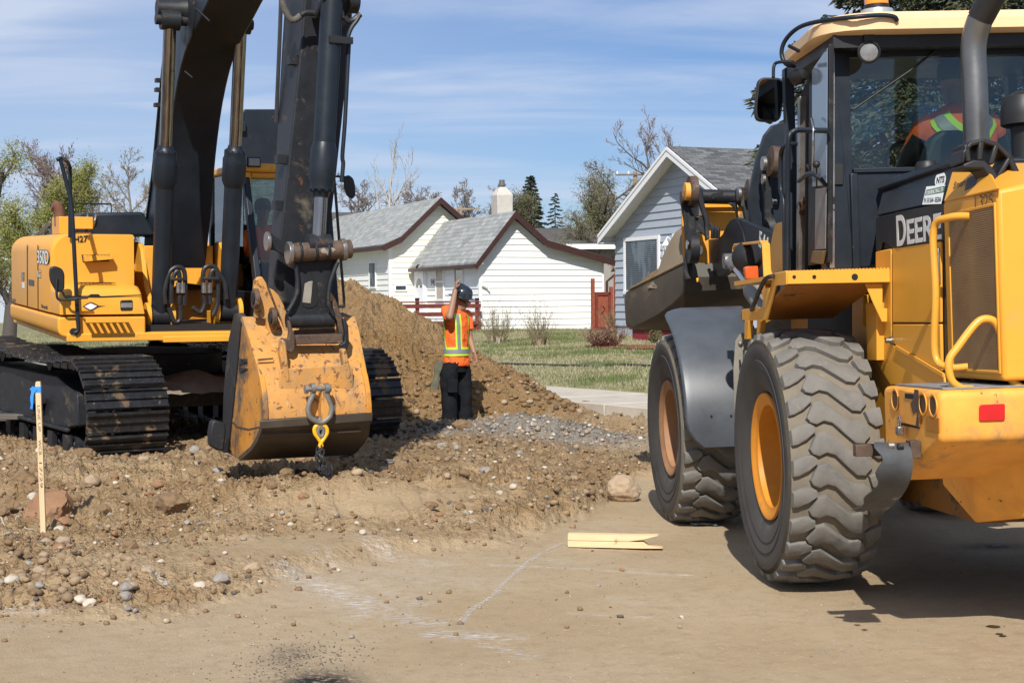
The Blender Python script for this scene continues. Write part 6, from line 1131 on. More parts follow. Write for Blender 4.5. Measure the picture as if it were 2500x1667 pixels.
b = MB(); b.loft([[(-.9, -.7, z_), (.9, -.7, z_), (.9, .7, z_), (-.9, .7, z_)] for z_ in (.42, .74)]); b.lathe([(.0, .74), (.75, .74), (.75, .98), (0, .98)], (0, 0, 0), (0, 0, 1), 40)
for sx in (-1, 1):
    for sy in (-1, 1): b.extr([(sx * .3, sy * .55, .40), (sx * .9, sy * .55, .40), (sx * 1.45, sy * 1.1, .30), (sx * .95, sy * 1.1, .30)], (0, 0, .30))
tr(b); b.build('car_body', M['char_worn'], EX, bevel=.015)
# mud left on the frame
b = MB(); mp_ = []
for i in range(14):
    row = []
    for j in range(8): x_, y_ = .75 + j * .10, -.75 + i * .11; row.append((x_, y_, .62 + .18 * sin(pi * j / 7) * sin(pi * i / 13) * (1 + .5 * mnoise.noise(Vector((x_ * 5, y_ * 5, 1)))) + .03 * mnoise.noise(Vector((x_ * 18, y_ * 18, 2)))))
    mp_.append(row)
b.loft(mp_, caps=False, closed=False); tr(b); b.build('caked_mud', mk('grey_mud', (.20, .165, .12), .95, var=.25, bump=.5, bs=40), EX, sharp=80)
# house: deck, sills, side body
sbox('deck', (-2.6, -1.42, 1.16), (1.9, 1.42, 1.24), YE, .01)
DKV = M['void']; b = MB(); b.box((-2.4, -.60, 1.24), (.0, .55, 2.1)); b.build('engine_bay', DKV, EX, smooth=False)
b = MB(); b.prism(rnd_poly([(-1.5, 1.20), (-1.5, 1.40), (-.66, 1.40), (-.66, 1.20)], [.1, .03, 0, 0], 5), 0, -2.2, 1.86); b.build('side_sill', YE, EX, bevel=.03, seg=4)
sec = rnd_poly([(-1.49, 1.42), (-1.49, 2.10), (-1.38, 2.21), (-.66, 2.21), (-.66, 1.42)], [.01, .09, .12, .01, .01], 4)
b = MB(); b.loft([[(x_, p[0] * k_ + (1 - k_) * -.66, 1.42 + (p[1] - 1.42) * (1 - (1 - k_) * .35)) for p in sec] for x_, k_ in ((-2.26, .90), (-2.2, .97), (-2.1, 1.), (1.10, 1.), (1.22, .985), (1.26, .95))]); tb = b.build('tank_cover', YE, EX, sharp=28)
b = MB(); b.loft([[(x_, p[0], p[1]) for p in rnd_poly([(-1.48, 1.42), (-1.48, zt_ - .05), (-1.40, zt_), (-.70, zt_), (-.67, 1.42)], [.01, .08, .08, .06, .01], 4)] for x_, zt_ in ((1.20, 1.72), (1.75, 1.70), (1.83, 1.66), (1.87, 1.58))]); fb_ = b.build('tool_box', YE, EX, bevel=.012, sharp=28)
for (a, c0, c1) in ((66, 598, 750), (92, 598, 758)): splate('seam', 1, -1.4915, -.003, [(a, c0), (a + 1.4, c0), (a + 1.8, c1), (a + .4, c1)], DKV, tb, 0)
splate('box_seam', 0, 1.872, .003, [(160, 722), (215, 722), (222, 718), (240, 718), (246, 723), (345, 719), (345, 721), (246, 726), (160, 725)], DKV, fb_, 0)
splate('step', 0, 1.27, .10, [(202, 623), (272, 622), (272, 633), (204, 639)], YE, tb, .004); splate('step_recess', 0, 1.262, .004, [(199, 622), (268, 621), (266, 638), (202, 640)], DKV, tb, 0)
b = MB()
for i in range(7): q = SP(212 + i * 9, 627, 0, 1.37); b.box((1.28, q.y - .012, q.z + .01), (1.37, q.y + .012, q.z + .018))
b.build('tread_teeth', YE, tb, smooth=False, fix=False)
def front_step(px0, px1, py0, x0_):
    q0, q1 = SP(px0, py0, 0, x0_ + .16), SP(px1, py0, 0, x0_ + .16); b = MB(); y0_, y1_ = q0.y, q1.y; z_ = q0.z; hole = 6; b.box((x0_, y0_, z_), (x0_ + .03, y1_, z_ + .012)); b.box((x0_ + .13, y0_, z_), (x0_ + .16, y1_, z_ + .012)); b.box((x0_ + .158, y0_, z_ - .03), (x0_ + .17, y1_, z_ + .016)); w_ = (y1_ - y0_) / (2 * hole + 1)
    for i in range(hole + 1): b.box((x0_ + .0301, y0_ + 2 * i * w_, z_), (x0_ + .1299, y0_ + (2 * i + 1) * w_, z_ + .012))
    return b.build('step', YE, EX, smooth=False)
front_step(209, 315, 780, 1.87)
b = MB(); 
for i in range(9): q = SP(192 + i * 10, 687, 0, 1.6); b.box((1.35, q.y, 1.722), (1.75, q.y + .02, 1.727))
b.build('grip_strips', M['black'], fb_, smooth=False, fix=False)
hl = splate('headlight', 0, 1.868, .008, [(293, 733), (324, 732), (324, 758), (294, 759)], M['black'], fb_, .004, r=.02); splate('lens', 0, 1.876, .004, [(295, 740), (323, 739), (323, 751), (295, 751)], bpy.data.materials['lamp_lens'], hl, .002)
em = splate('emblem', 0, 1.868, .004, [(202, 748), (212, 741), (221, 737), (230, 740), (241, 746), (258, 747), (241, 750), (230, 756), (221, 759), (211, 755)], M['decal_black'], fb_, 0); splate('emblem_face', 0, 1.8725, .002, [(206, 748), (215, 743), (221, 740), (228, 743), (237, 747), (228, 753), (221, 756), (214, 753)], M['decal_white'], em, 0)
def s_text(s_, px0, px1, pyb0, pyb1, pyt, ax, v, mat, parent, up=(0, 0, 1), bold=.01, off=None, nm='lettering', dp=.001):
    a = SP(px0, pyb0, ax, v); c = SP(px1, pyb1, ax, v); t = SP(px0, pyt, ax, v); o = text_fit(nm, s_, a, (c - a).length, (t - a).length, mat, parent, c - a, up, dp, bold); return o
s_text('H27', 181, 214, 592, 591, 576, 0, 1.268, M['decal_black'], tb, bold=.02)
s_text('350D', 90, 119, 644, 647, 609, 1, -1.494, M['decal_black'], tb, bold=.07); s_text('350D', 91, 118, 643, 646, 611, 1, -1.497, M['decal_white'], tb, bold=.012)
s_text('LC', 91, 100, 677, 678, 658, 1, -1.494, M['decal_black'], tb, bold=.07); s_text('LC', 92, 99.5, 676, 677, 660, 1, -1.497, M['decal_white'], tb, bold=.01); s_text('H27', 30, 38, 740, 741, 729, 1, -1.494, M['decal_black'], tb)
s_text('Brandt', 101, 116, 751, 755, 742, 1, -1.494, M['decal_black'], tb); splate('decal', 1, -1.4925, -.002, [(70, 682), (83, 684), (83, 698), (70, 696)], M['decal_black'], tb, 0); splate('decal', 1, -1.4925, -.002, [(54, 689), (60, 690), (60, 704), (54, 703)], M['decal_white'], tb, 0); splate('door_latch', 1, -1.4925, -.006, [(53, 664), (59, 665), (59, 684), (53, 683)], M['steel'], tb, 0)
b = MB(); b.loft([[(x_, y_, z_) for y_, z_ in ((-1.40 + i_, 2.19), (-1.32 + i_, 2.44), (-.70, 2.46), (-.55, 2.2))] for x_, i_ in ((-1.9, .1), (-1.75, 0), (.35, 0), (.5, .12))]); b.v = [(x, y + .28, z) for x, y, z in b.v]; hd = b.build('engine_hood', M['char'], EX, bevel=.03, seg=3)
for i, pxx in enumerate((206, 226)): q = SP(pxx, 545, 0, .5); b = MB(); b.tube([(.50, q.y, q.z - .04), (.53, q.y + .02, q.z + .03), (.48, q.y + .04, q.z + .09)], .012, 6, 3); b.build('hood_latch', M['steel'], hd)
q = SP(150, 545, 0, .4); b = MB(); z0_ = 2.21; ty = q.y; b.box((.2, ty - .07, z0_), (.75, ty + .07, SP(150, 529, 0, .7).z)); b.box((.3, ty + .071, z0_), (.7, ty + .26, z0_ + .02)); b.box((.72, ty + .071, SP(150, 535, 0, .7).z - .1), (.75, ty + .27, SP(150, 529, 0, .7).z)); b.build('exhaust_box', YE, EX, bevel=.006)
b = MB(); e0 = SP(146, 529, 0, .45); b.tube([e0 - Vector((0, 0, .1)), e0 + Vector((0, 0, .03)), SP(138, 505, 0, .45), SP(128, 500, 0, .45)], .058, 20, 5); b.build('exhaust_pipe', mk('rusty_pipe', (.15, .065, .04), .75, var=.3, vs=8, bump=.2), EX)
b = MB(); b.tube([(-1.0, -.9, 2.46), (-1.0, -.9, 2.58), (-1.0, -.5, 2.58), (-1.0, -.5, 2.46)], .01, 6); b.build('hood_handle', M['black'], hd)
b = MB(); b.loft([[(x_, -1.35 * k_, 1.3), (x_, 1.35 * k_, 1.3), (x_, 1.35 * k_, 2.1), (x_, -1.35 * k_, 2.1)] for x_, k_ in ((-2.22, 1.), (-3.0, .96), (-3.3, .7))]); b.build('counterweight', YE, EX, bevel=.12, seg=4)
sbox('side_body', (-2.3, .6, 1.24), (-.75, 1.45, 2.15), YE, .05)
# handrail + mirrors
b = MB(); hr = [SP(a, c, 0, 1.92) for a, c in ((181, 813), (191, 806), (190, 780), (188, 745), (183, 650), (176, 520), (168, 470), (148, 392), (147, 387))]; b.tube(hr, .020, 12, 5); b.build('handrail', M['char'], EX)
b = MB(); b.tube([SP(a, c, 0, x_) for a, c, x_ in ((138, 391, 1.92), (148, 387, 1.90), (158, 390, 1.6), (168, 402, 1.4), (171, 430, 1.35), (171, 580, 1.3))], .019, 12, 5); b.build('handrail', M['char'], EX)
q = SP(181, 811, 0, 1.9); b = MB(); b.cyl(q, q + Vector((-.04, 0, 0)), .04, n=16); b.build('rail_foot', M['char'], EX)
def mirror(pts, x_, name='mirror'): return splate(name, 0, x_, -.04, pts, M['black'], None, .012, r=.09)
mr_ = mirror([(122, 652), (135, 649), (152, 656), (158, 668), (158, 705), (150, 714), (138, 713), (124, 690), (120, 670)], 2.02)
b = MB(); b.tube([SP(a, c, 0, 2.03) for a, c in ((139, 680), (138, 712), (142, 730), (160, 732), (187, 731))], .012, 8, 4); b.tube([SP(a, c, 0, 2.0) for a, c in ((152, 712), (160, 725), (175, 728), (190, 728), (215, 727))], .011, 8, 4); b.build('mirror_arm', M['black'], mr_)
# boom foot brackets, boom, cylinders
for yy, p_ in ((-.46, [(313, 612), (318, 595), (328, 591), (338, 594), (343, 610), (346, 640), (352, 700), (368, 750), (372, 800), (345, 790), (330, 720), (322, 690), (314, 665)]), ):
    splate('boom_bracket', 1, yy, .05, p_, YE, None, .01)
splate('boom_bracket', 1, .34, .05, [(522, 600), (524, 590), (534, 592), (541, 610), (545, 650), (560, 700), (575, 790), (545, 800), (530, 720), (522, 680)], YE, None, .01)
q = SP(316, 640, 1, -.47); b = MB(); b.cyl((q.x, -.47, q.z), (q.x, -.55, q.z), .16, n=24); b.cyl((q.x, -.55, q.z), (q.x, -.62, q.z), .045, n=12); b.build('foot_pin', YE, EX)
b = MB(); b.box((-.2, -.55, 1.24), (.25, .5, 1.9)); b.build('tower_base', mk('tower_yellow', srgb(190, 128, 36), .6, marks=[((.05, .04, .03), .35, 4)]), EX, smooth=False)
bp_ = [(-.10, 1.72), (.40, 1.62), (.62, 1.9), (.92, 2.5), (1.12, 3.03), (1.45, 3.56), (1.95, 3.98), (2.7, 4.25), (3.6, 4.55), (4.7, 4.92), (5.3, 5.12), (5.75, 5.3), (5.65, 5.62), (5.1, 5.75), (4.0, 5.75), (2.9, 5.55), (2.1, 5.2), (1.45, 4.72), (1.05, 4.2), (.72, 3.62), (.36, 2.95), (-.12, 2.3), (-.22, 2.0)]
bw_ = .25; cy_ = -.03; b = MB(); P_ = catmull([(x, 0, z) for x, z in bp_] + [(bp_[0][0], 0, bp_[0][1])], 3)[:-1]
b.prism([(p.x, p.z) for p in P_], 1, cy_ - bw_, cy_ + bw_); bo_ = b.build('boom', M['char'], EX, bevel=.012, sharp=30)
b = MB(); c_ = SP(415, 45, 1, cy_ - bw_); b.lathe([(.0, .0), (.34, .0), (.34, .012), (.32, .02), (.12, .02), (.10, .10), (.085, .30), (.0, .30)], (2.1, cy_ - bw_, SP(430, 45, 1, cy_ - bw_).z), (0, -1, 0), 36); b.build('pivot_boss', M['char_worn'], bo_)
def hyd(name, p0, p1, r_t, r_r, f, parent=None, gl=1.3, rodmat=None, shroud=0):
    p0, p1 = Vector(p0), Vector(p1); pm = p0.lerp(p1, f); d = (p1 - p0).normalized(); b = MB(); b.tube([p0, p0.lerp(pm, .02), p0.lerp(pm, .97)], r_t, 24); b.lathe([(r_t, -.02), (r_t * gl, .04), (r_t * gl, .26), (r_t * gl * .9, .29), (r_t * gl * .9, .34), (r_r * 1.3, .36), (r_r * 1.1, .40)], pm - d * .36, d, 28)
    for k in range(10): a = k * .628; u = d.orthogonal().normalized(); v = d.cross(u); c = pm - d * .03 + (u * cos(a) + v * sin(a)) * r_t * 1.02; b.cyl(c, c + d * .025, .012, n=6)
    o = b.build(name, M['char'], parent or EX, sharp=40); b = MB(); b.cyl(pm, p1, r_r, n=24); b.build('rod', rodmat or M['chrome'], o); b = MB(); w_ = Vector((0, 1, 0)); b.cyl(p1 - w_ * .09, p1 + w_ * .09, r_t * 1.05, n=20); b.build('rod_eye', M['char_worn'], o); b = MB(); b.cyl(p0 - w_ * .09, p0 + w_ * .09, r_t * 1.15, n=20); b.build('base_eye', M['char_worn'], o); return o
rodm = mk('oily_rod', (.33, .30, .28), .22, metal=1, var=.35, vs=3, stretch=(6, 6, .3))
A0, A1 = SP(391, 772, 0, 1.45), SP(415, 50, 0, 2.15); fA = (A0.z - SP(404, 366, 0, 1.8).z) / (A0.z - A1.z); hyd('boom_cylinder', A0, A1, .092, .062, fA, rodmat=rodm)
B0, B1 = SP(556, 760, 0, 1.45), SP(588, 60, 0, 2.15); fB = (B0.z - SP(573, 366, 0, 1.8).z) / (B0.z - B1.z); hyd('boom_cylinder', B0, B1, .092, .062, fB, rodmat=rodm)
b = MB(); b.cyl(A1 + Vector((0, -.14, 0)), B1 + Vector((0, .12, 0)), .05, n=20); b.build('boom_pin', M['char_worn'], EX)
for c_, nm in ((A0, 0), (B0, 1)):
    for dy in (-.13, .11): b = MB(); b.lathe([(0, 0), (.14, 0), (.14, .045), (0, .045)], (c_.x, c_.y + dy - .02, c_.z), (0, 1, 0), 28); b.box((c_.x - .3, c_.y + dy - .02, 1.2), (c_.x + .05, c_.y + dy + .025, c_.z)); b.build('cylinder_lug', YE, EX, bevel=.006)
b = MB(); b.box((1.72, -.50, 1.14), (1.92, .95, 1.20)); b.build('front_lip', YE, EX, bevel=.006); b = MB(); b.box((.3, -.62, 1.241), (1.7, .52, 1.30)); b.build('dark_floor', M['void'], EX, smooth=False)  # floor is a plain near-black slab on the deck between the boom brackets
splate('floor_cover', 0, .6, -.03, [(352, 600), (520, 600), (520, 700), (440, 690), (352, 760)], YE, None, .006)
for pts in (((404, 742), (402, 712), (412, 670), (425, 655), (440, 653), (450, 664), (452, 700), (450, 745)), ((418, 742), (420, 690), (430, 664), (438, 672), (438, 742)), ((500, 742), (496, 700), (497, 662), (508, 650), (524, 652), (534, 668), (548, 690), (553, 730)), ((514, 742), (512, 690), (518, 662), (530, 668), (532, 735), (520, 770)), ((412, 750), (425, 785), (440, 780), (440, 745)), ((470, 750), (490, 762), (500, 740))):
    b = MB(); b.tube([SP(a, c, 0, 1.62) for a, c in pts], .024, 10, 5); b.build('hydraulic_hose', M['hose'], EX)
for a in (436, 446, 498, 512): b = MB(); b.cyl(SP(a, 690, 0, 1.64), SP(a, 715, 0, 1.64), .027, n=12); b.build('hose_ferrule', M['steel'], EX)
splate('hose_clamp', 0, 1.66, .02, [(496, 676), (536, 676), (536, 684), (496, 684)], M['black']); splate('hose_clamp', 0, 1.66, .02, [(414, 678), (456, 678), (456, 686), (414, 686)], M['black'])
# weld beads, hose runs and clamps on boom and stick
for dz in (0, .035, .07):
    b = MB(); b.tube([SP(a, c, 0, 5.0) for a, c in ((684 + dz * 60, 0), (680 + dz * 60, 110), (672 + dz * 60, 300))], .010, 8, 4); b.build('hose_run', M['hose'], EX)
for k_, (a0, c0, a1, c1) in enumerate(((478, 20, 512, 52), (452, 175, 470, 190))):
    b = MB(); b.tube([SP(a0, c0, 1, cy_ - bw_ - .004), SP(a1, c1, 1, cy_ - bw_ - .004)], .008, 6); b.build('weld_bead', M['char_worn'], bo_)
b = MB(); b.tube([(p[0] - .02 if p[0] < 2 else p[0], cy_ - bw_ - .012, p[1] - .10) for p in bp_[12:22]], .012, 8, 3); b.build('steel_line', M['char'], bo_)
# small boom details
for (a, c) in ((389, 197), (388, 220), (386, 257)): q = SP(a, c, 0, .95); b = MB(); b.box((q.x - .05, q.y - .04, q.z - .02), (q.x + .05, cy_ - bw_ + .01, q.z + .02)); b.build('hose_bracket', M['black'], bo_, smooth=False)
b = MB(); b.tube([SP(a, c, 0, 2.15) for a, c in ((393, 30), (394, 15), (402, 6), (416, 4), (425, 2))], .006, 6, 5); b.build('grease_line', M['black'], bo_)
# cab
CG = glass('excavator_glass', dark=.22, tint=(.9, 1, .97)); yc0, yc1 = .58, 1.46
top0, bot0 = SP(598, 432, 1, yc0), SP(640, 690, 1, yc0); top1, bot1 = SP(795, 455, 1, yc1), SP(822, 762, 1, yc1)
zr_ = SP(598, 420, 1, yc0).z
b = MB()
for (t_, q_, yy, w_) in ((top0, bot0, yc0, .035), (top1, bot1, yc1 - .02, .045)):
    xa, xb = t_.x, q_.x; b.extr([(xa - .05, yy - w_, zr_), (xa + .05, yy - w_, zr_), (xb + .07, yy - w_, 1.25), (xb - .07, yy - w_, 1.25)], (0, 2 * w_, 0))
for yy in (yc0, yc1): b.box((-.65, yy - .03, 1.25), (-.55, yy + .03, zr_)); b.box((.15, yy - .025, 1.25), (.21, yy + .025, zr_))
b.box((-.6, yc0 - .02, 1.24), (1.35, yc0 + .02, 1.62)); b.box((-.6, yc1 - .02, 1.24), (1.35, yc1 + .02, 1.62)); b.box((-.66, yc0, 1.24), (-.60, yc1, 2.1)); b.box((1.3, yc0, 1.24), (1.42, yc1, 1.5)); cbf = b.build('cab_frame', M['char'], EX, bevel=.012)
b = MB(); b.box((-.68, yc0 - .05, zr_), (top0.x + .10, yc1 + .03, zr_ + .09)); b.box((top0.x - .03, yc0 - .045, zr_ - .16), (top0.x + .075, yc0 + .05, zr_)); b.box((top0.x, yc0 + .0501, zr_ - .06), (top0.x + .06, yc1, zr_)); b.build('cab_roof', YE, EX, bevel=.025, seg=3)
b = MB(); b.extr([(top0.x + .0, yc0 + .04, zr_ - .06), (top1.x + .0, yc1 - .06, zr_ - .06), (bot1.x, yc1 - .06, 1.5), (bot0.x, yc0 + .04, 1.5)], (.006, 0, 0)); b.build('windshield', CG, EX, smooth=False); b = MB(); b.box((.22, yc0 - .004, 1.62), (.85, yc0 + .004, zr_)); b.box((-.55, yc0 - .004, 1.62), (.15, yc0 + .004, zr_)); b.build('side_window', CG, EX, smooth=False); b = MB(); b.box((-.64, yc0, 2.1), (-.63, yc1, zr_)); b.build('rear_window', CG, EX, smooth=False)
splate('open_roof_hatch', 0, -.35, -.04, [(587, 278), (598, 267), (668, 267), (716, 268), (716, 406), (588, 406)], M['char'], None, .01); splate('hatch_latch', 0, -.32, .03, [(586, 297), (599, 297), (599, 322), (586, 322)], M['black'])
q = SP(620, 396, 0, top0.x + .12); b = MB(); b.box((q.x - .06, q.y - .075, q.z - .055), (q.x + .01, q.y + .075, q.z + .055)); cl_ = b.build('work_light', M['black'], EX, bevel=.012); b = MB(); b.box((q.x + .011, q.y - .06, q.z - .04), (q.x + .016, q.y + .06, q.z + .04)); b.build('lens', bpy.data.materials['lamp_lens'], cl_, bevel=.003)
b = MB(); b.box((-.2, .72, 1.3), (.3, 1.3, 1.75)); b.box((-.35, .72, 1.6), (-.2, 1.3, 2.35)); b.build('seat', M['black'], EX, bevel=.04)
mirror([(842, 431), (852, 427), (864, 436), (869, 460), (868, 480), (860, 486), (848, 478), (840, 455)], 1.25); b = MB(); b.tube([SP(814, 431, 0, 1.2), SP(838, 432, 0, 1.24), SP(850, 436, 0, 1.24), SP(857, 455, 0, 1.24)], .012, 8, 3); b.build('mirror_arm', M['black'], EX)
b = MB(); b.tube([SP(a, c, 0, 1.5) for a, c in ((812, 400), (818, 460), (826, 560), (834, 660), (840, 740), (836, 748), (826, 748))], .016, 8, 5); b.build('grab_rail', M['black'], EX)
# stick (arm)
xf = 5.45; lv = []
for pyy, pl, pc in ((-420, 700, 800), (-200, 690, 771), (0, 678, 743), (107, 672, 735), (420, 661, 702), (600, 652, 681), (700, 648, 668), (742, 650, 663)):
    c_ = SP(pc, pyy, 0, xf); l_ = SP(pl, pyy, 1, c_.y); lv.append((c_.z, c_.y, l_.x))
rings = []
for z_, yl_, xb_ in lv: xx = xf - (xf - xb_) * .75; rings.append([(xx, yl_, z_), (xf, yl_, z_), (xf, yl_ + .40, z_), (xx, yl_ + .40, z_)])
b = MB(); b.loft(rings); stk = b.build('stick', M['char_worn'], EX, bevel=.012)
for a, c in ((721, 147), (692, 388), (686, 500)): q = SP(a, c, 1, lv[3][1] - .0); b = MB(); q2 = SP(a, c, 0, xf - .1); b.box((q2.x - .05, q2.y - .06, q2.z - .04), (q2.x + .05, q2.y + .02, q2.z + .03)); b.build('hose_bracket', M['char_worn'], stk, smooth=False)
b = MB(); b.tube([SP(a, c, 0, 5.6) for a, c in ((684, -30), (688, 0), (697, 28), (710, 48), (722, 48), (735, 38))], .026, 10, 6); b.build('ribbed_hose', mk('ribbed_hose', (.09, .08, .07), .7, var=.4, vs=60), EX); b = MB(); b.tube([SP(a, c, 0, 5.62) for a, c in ((735, 38), (745, 32), (760, 32), (782, 34))], .024, 10, 3); b.build('hose_elbow', M['char_worn'], EX)
# bucket cylinder in front of the stick
C0, C1 = SP(812, -20, 0, 5.72), SP(777, 600, 0, 5.78); fC = (C0.z - SP(786, 470, 0, 5.75).z) / (C0.z - C1.z); bcy = hyd('bucket_cylinder', C0, C1, .086, .052, fC, rodmat=rodm, gl=1.2)
for (a, c, h_) in ((812, 92, .05), ): q = SP(a, c + 8, 0, 5.72); b = MB(); b.cyl(q - Vector((0, 0, .03)), q + Vector((0, 0, .03)), .098, n=24); b.box((q.x + .08, q.y - .06, q.z - .03), (q.x + .11, q.y + .13, q.z + .02)); b.build('clamp_band', M['char_worn'], bcy)
b = MB(); b.tube([SP(a, c, 0, 5.75) for a, c in ((852, 108), (848, 180), (842, 300), (836, 380), (838, 400), (834, 445))], .017, 8, 4); b.tube([SP(a, c, 0, 5.75) for a, c in ((878, 38), (870, 52), (858, 68), (850, 90), (851, 108))], .018, 8, 4); b.build('steel_line', M['char'], bcy); b = MB(); b.tube([SP(a, c, 0, 5.74) for a, c in ((842, 42), (850, 52), (862, 50), (872, 42), (880, 36))], .022, 8, 4); b.build('hose', M['hose'], bcy)
for (a, c, r_) in ((782, 10, .12), (858, 5, .09)): q = SP(a, c, 0, 5.6); b = MB(); b.cyl(q - Vector((0, .05, 0)), q + Vector((0, .05, 0)), r_, n=24); b.build('cylinder_boss', M['char_worn'], bcy, bevel=.01)
# bucket linkage
xk = 5.80
def kx(name, x_, th, pts, mat, bevel=.008, parent=None, r=0): return splate(name, 0, x_, th, pts, mat, parent, bevel, r)
def kcyl(name, p, q, x_, r_, mat, n=24, parent=None): b = MB(); b.cyl(SP(*p, 0, x_), SP(*q, 0, x_), r_, n=n); return b.build(name, mat, parent or EX, bevel=.006)
kcyl('link_pin', (703, 618), (856, 608), xk, .072, M['rust']); kcyl('pin_collar', (728, 616), (734, 616), xk, .082, M['char_worn']); kcyl('pin_collar', (765, 614), (771, 613), xk, .082, M['char_worn']); kcyl('pin_collar', (795, 612), (801, 612), xk, .082, M['char_worn']); kcyl('pin_collar', (832, 610), (843, 609), xk, .086, M['steel']); kcyl('pin_collar', (701, 618), (712, 618), xk, .088, M['steel'])
kx('side_link', 5.62, .05, [(646, 575), (652, 566), (660, 570), (680, 585), (700, 596), (708, 600), (710, 640), (703, 638), (690, 625), (672, 612), (658, 610), (650, 612), (645, 595)], M['char_worn']); kcyl('side_link_pin', (649, 590), (658, 590), 5.7, .075, M['steel'])
hl_ = kx('bucket_link', 5.76, -.06, [(716, 630), (828, 628), (818, 650), (808, 672), (800, 700), (797, 745), (806, 775), (812, 800), (700, 800), (704, 775), (716, 745), (722, 720), (726, 680), (722, 650)], M['char_worn'], .012)
kx('link_window', 5.765, .003, [(742, 690), (752, 685), (775, 684), (776, 740), (766, 750), (748, 752), (737, 745)], M['void'], 0, hl_, r=.05); kx('window_light', 5.769, .003, [(744, 692), (754, 687), (763, 686), (758, 740), (738, 738)], mk('pale_patch', (.25, .23, .19), .8, var=.3, vs=9), 0, hl_)
for pts in (((722, 645), (727, 690), (722, 725), (703, 760)), ((824, 640), (806, 690), (802, 740), (815, 770))): b = MB(); b.tube([SP(a, c, 0, 5.80) for a, c in pts], .018, 8, 4); b.build('link_rib', M['char_worn'], hl_)
kcyl('link_barrel', (700, 782), (812, 780), 5.72, .062, M['char_worn'])
# bucket
BY = mk('bucket_yellow', srgb(194, 138, 68), .62, var=.16, vs=5, marks=[((.30, .215, .12), .62, 2.2, .85, None, .3), ((.17, .145, .11), .42, 3.1, .8, (1, 1, .6), .25), ((.17, .075, .035), .34, 19, .85, None, .04), ((.11, .085, .065), .32, 9, .7, (1, 1, .35), .10), ((.40, .34, .26), .22, 30, .5, (1, 1, .2), .04)], bump=.12, bs=45); BYD = mk('bucket_side_steel', srgb(196, 132, 44), .6, var=.2, vs=3, marks=[((.06, .055, .05), .62, 1.6, .6, None, .2), ((.30, .21, .11), .4, 3, .8, None, .3), ((.12, .05, .022), .25, 9, .85), ((.24, .20, .15), .2, 14, .7)], bump=.1)
BDK = mk('bucket_dark_steel', (.07, .055, .042), .45, metal=.3, var=.3, vs=5, marks=[((.20, .15, .09), .3, 2.5, .9, None, .2), ((.10, .05, .03), .2, 9)], bump=.15)
rowsL = [(591, 773), (603, 810), (614, 846), (627, 892), (635, 925), (640, 960), (643, 1000), (643, 1024)]; rowsR = [(866, 773), (877, 812), (884, 850), (893, 895), (899, 925), (904, 958), (906, 990), (905, 1006)]; xsR = [5.42, 5.54, 5.66, 5.80, 5.87, 5.92, 5.95, 5.95]
gridP = []
for l_, r_, x_ in zip(rowsL, rowsR, xsR): a, c = SP(*l_, 0, x_), SP(*r_, 0, x_); gridP.append((a, c))
b = MB(); b.loft([[a, a.lerp(c, .5), c, c - Vector((.05, 0, .02)), a - Vector((.05, 0, .02))] for a, c in gridP]); bkt = b.build('bucket', BY, EX, sharp=30)
rowsL2 = [(643, 1024), (641, 1040), (636, 1056), (628, 1078), (615, 1098), (592, 1118), (584, 1124)]; rowsR2 = [(905, 1006), (905, 1024), (903, 1046), (900, 1064), (890, 1082), (872, 1102), (862, 1110)]; xs2 = [5.95, 5.94, 5.90, 5.82, 5.68, 5.45, 5.3]
b = MB(); b.loft([[SP(*l_, 0, x_), SP(*r_, 0, x_), SP(*r_, 0, x_) - Vector((.05, 0, -.02)), SP(*l_, 0, x_) - Vector((.05, 0, -.02))] for l_, r_, x_ in zip(rowsL2, rowsR2, xs2)]); b.build('bucket_floor', BDK, bkt, sharp=30)
kx('wear_band', 5.955, .025, [(633, 1026), (908, 1006), (907, 1027), (634, 1046)], BDK, .006, bkt); kx('floor_strip', 5.90, .012, [(640, 1060), (880, 1050), (880, 1054), (640, 1065)], BDK, .003, bkt)
yl = gridP[3][0].y + .005
sideP = [(591, 773), (603, 810), (614, 846), (627, 892), (635, 925), (640, 960), (643, 1000), (643, 1024), (636, 1056), (628, 1078), (615, 1098), (592, 1118), (583, 1122), (566, 1108), (558, 1100), (565, 1020), (577, 906), (586, 800)]
splate('bucket_side', 1, yl, .04, sideP, BYD, bkt, .006); yr_ = gridP[3][1].y - .045
sr = [SP(*p, 1, yl) for p in sideP]; b = MB(); b.extr([Vector((p.x, yr_, p.z)) for p in sr], (0, .04, 0)); b.build('bucket_side', BYD, bkt, bevel=.006)
splate('side_cutter', 1, yl - .012, .05, [(590, 775), (586, 800), (577, 906), (565, 1020), (556, 1106), (541, 1104), (545, 965), (551, 890), (558, 827), (571, 765), (580, 764)], M['char_worn'], bkt, .006); b = MB(); b.extr([Vector((p.x, yr_ + .03, p.z)) for p in (SP(*q, 1, yl - .012) for q in [(590, 775), (577, 906), (556, 1106), (541, 1104), (545, 965), (571, 765)])], (0, .05, 0)); b.build('side_cutter', M['char_worn'], bkt, bevel=.006)
splate('side_seam', 1, yl - .004, .006, [(566, 1026), (580, 1040), (606, 1046), (634, 1040), (634, 1043), (606, 1050), (578, 1044), (565, 1030)], M['rust'], bkt, 0)
s_text('JBM', 585, 604, 893, 893, 876, 1, yl - .002, M['char_worn'], bkt, dp=.012); splate('wedge_mark', 1, yl - .001, -.01, [(585, 896), (606, 900), (587, 910)], M['char_worn'], bkt, .002)
tooth = kx('tooth', 5.0, .10, [(505, 1055), (510, 1025), (520, 1022), (543, 1030), (546, 1050), (540, 1098), (524, 1096), (506, 1085)], M['char_worn'], .02, bkt)
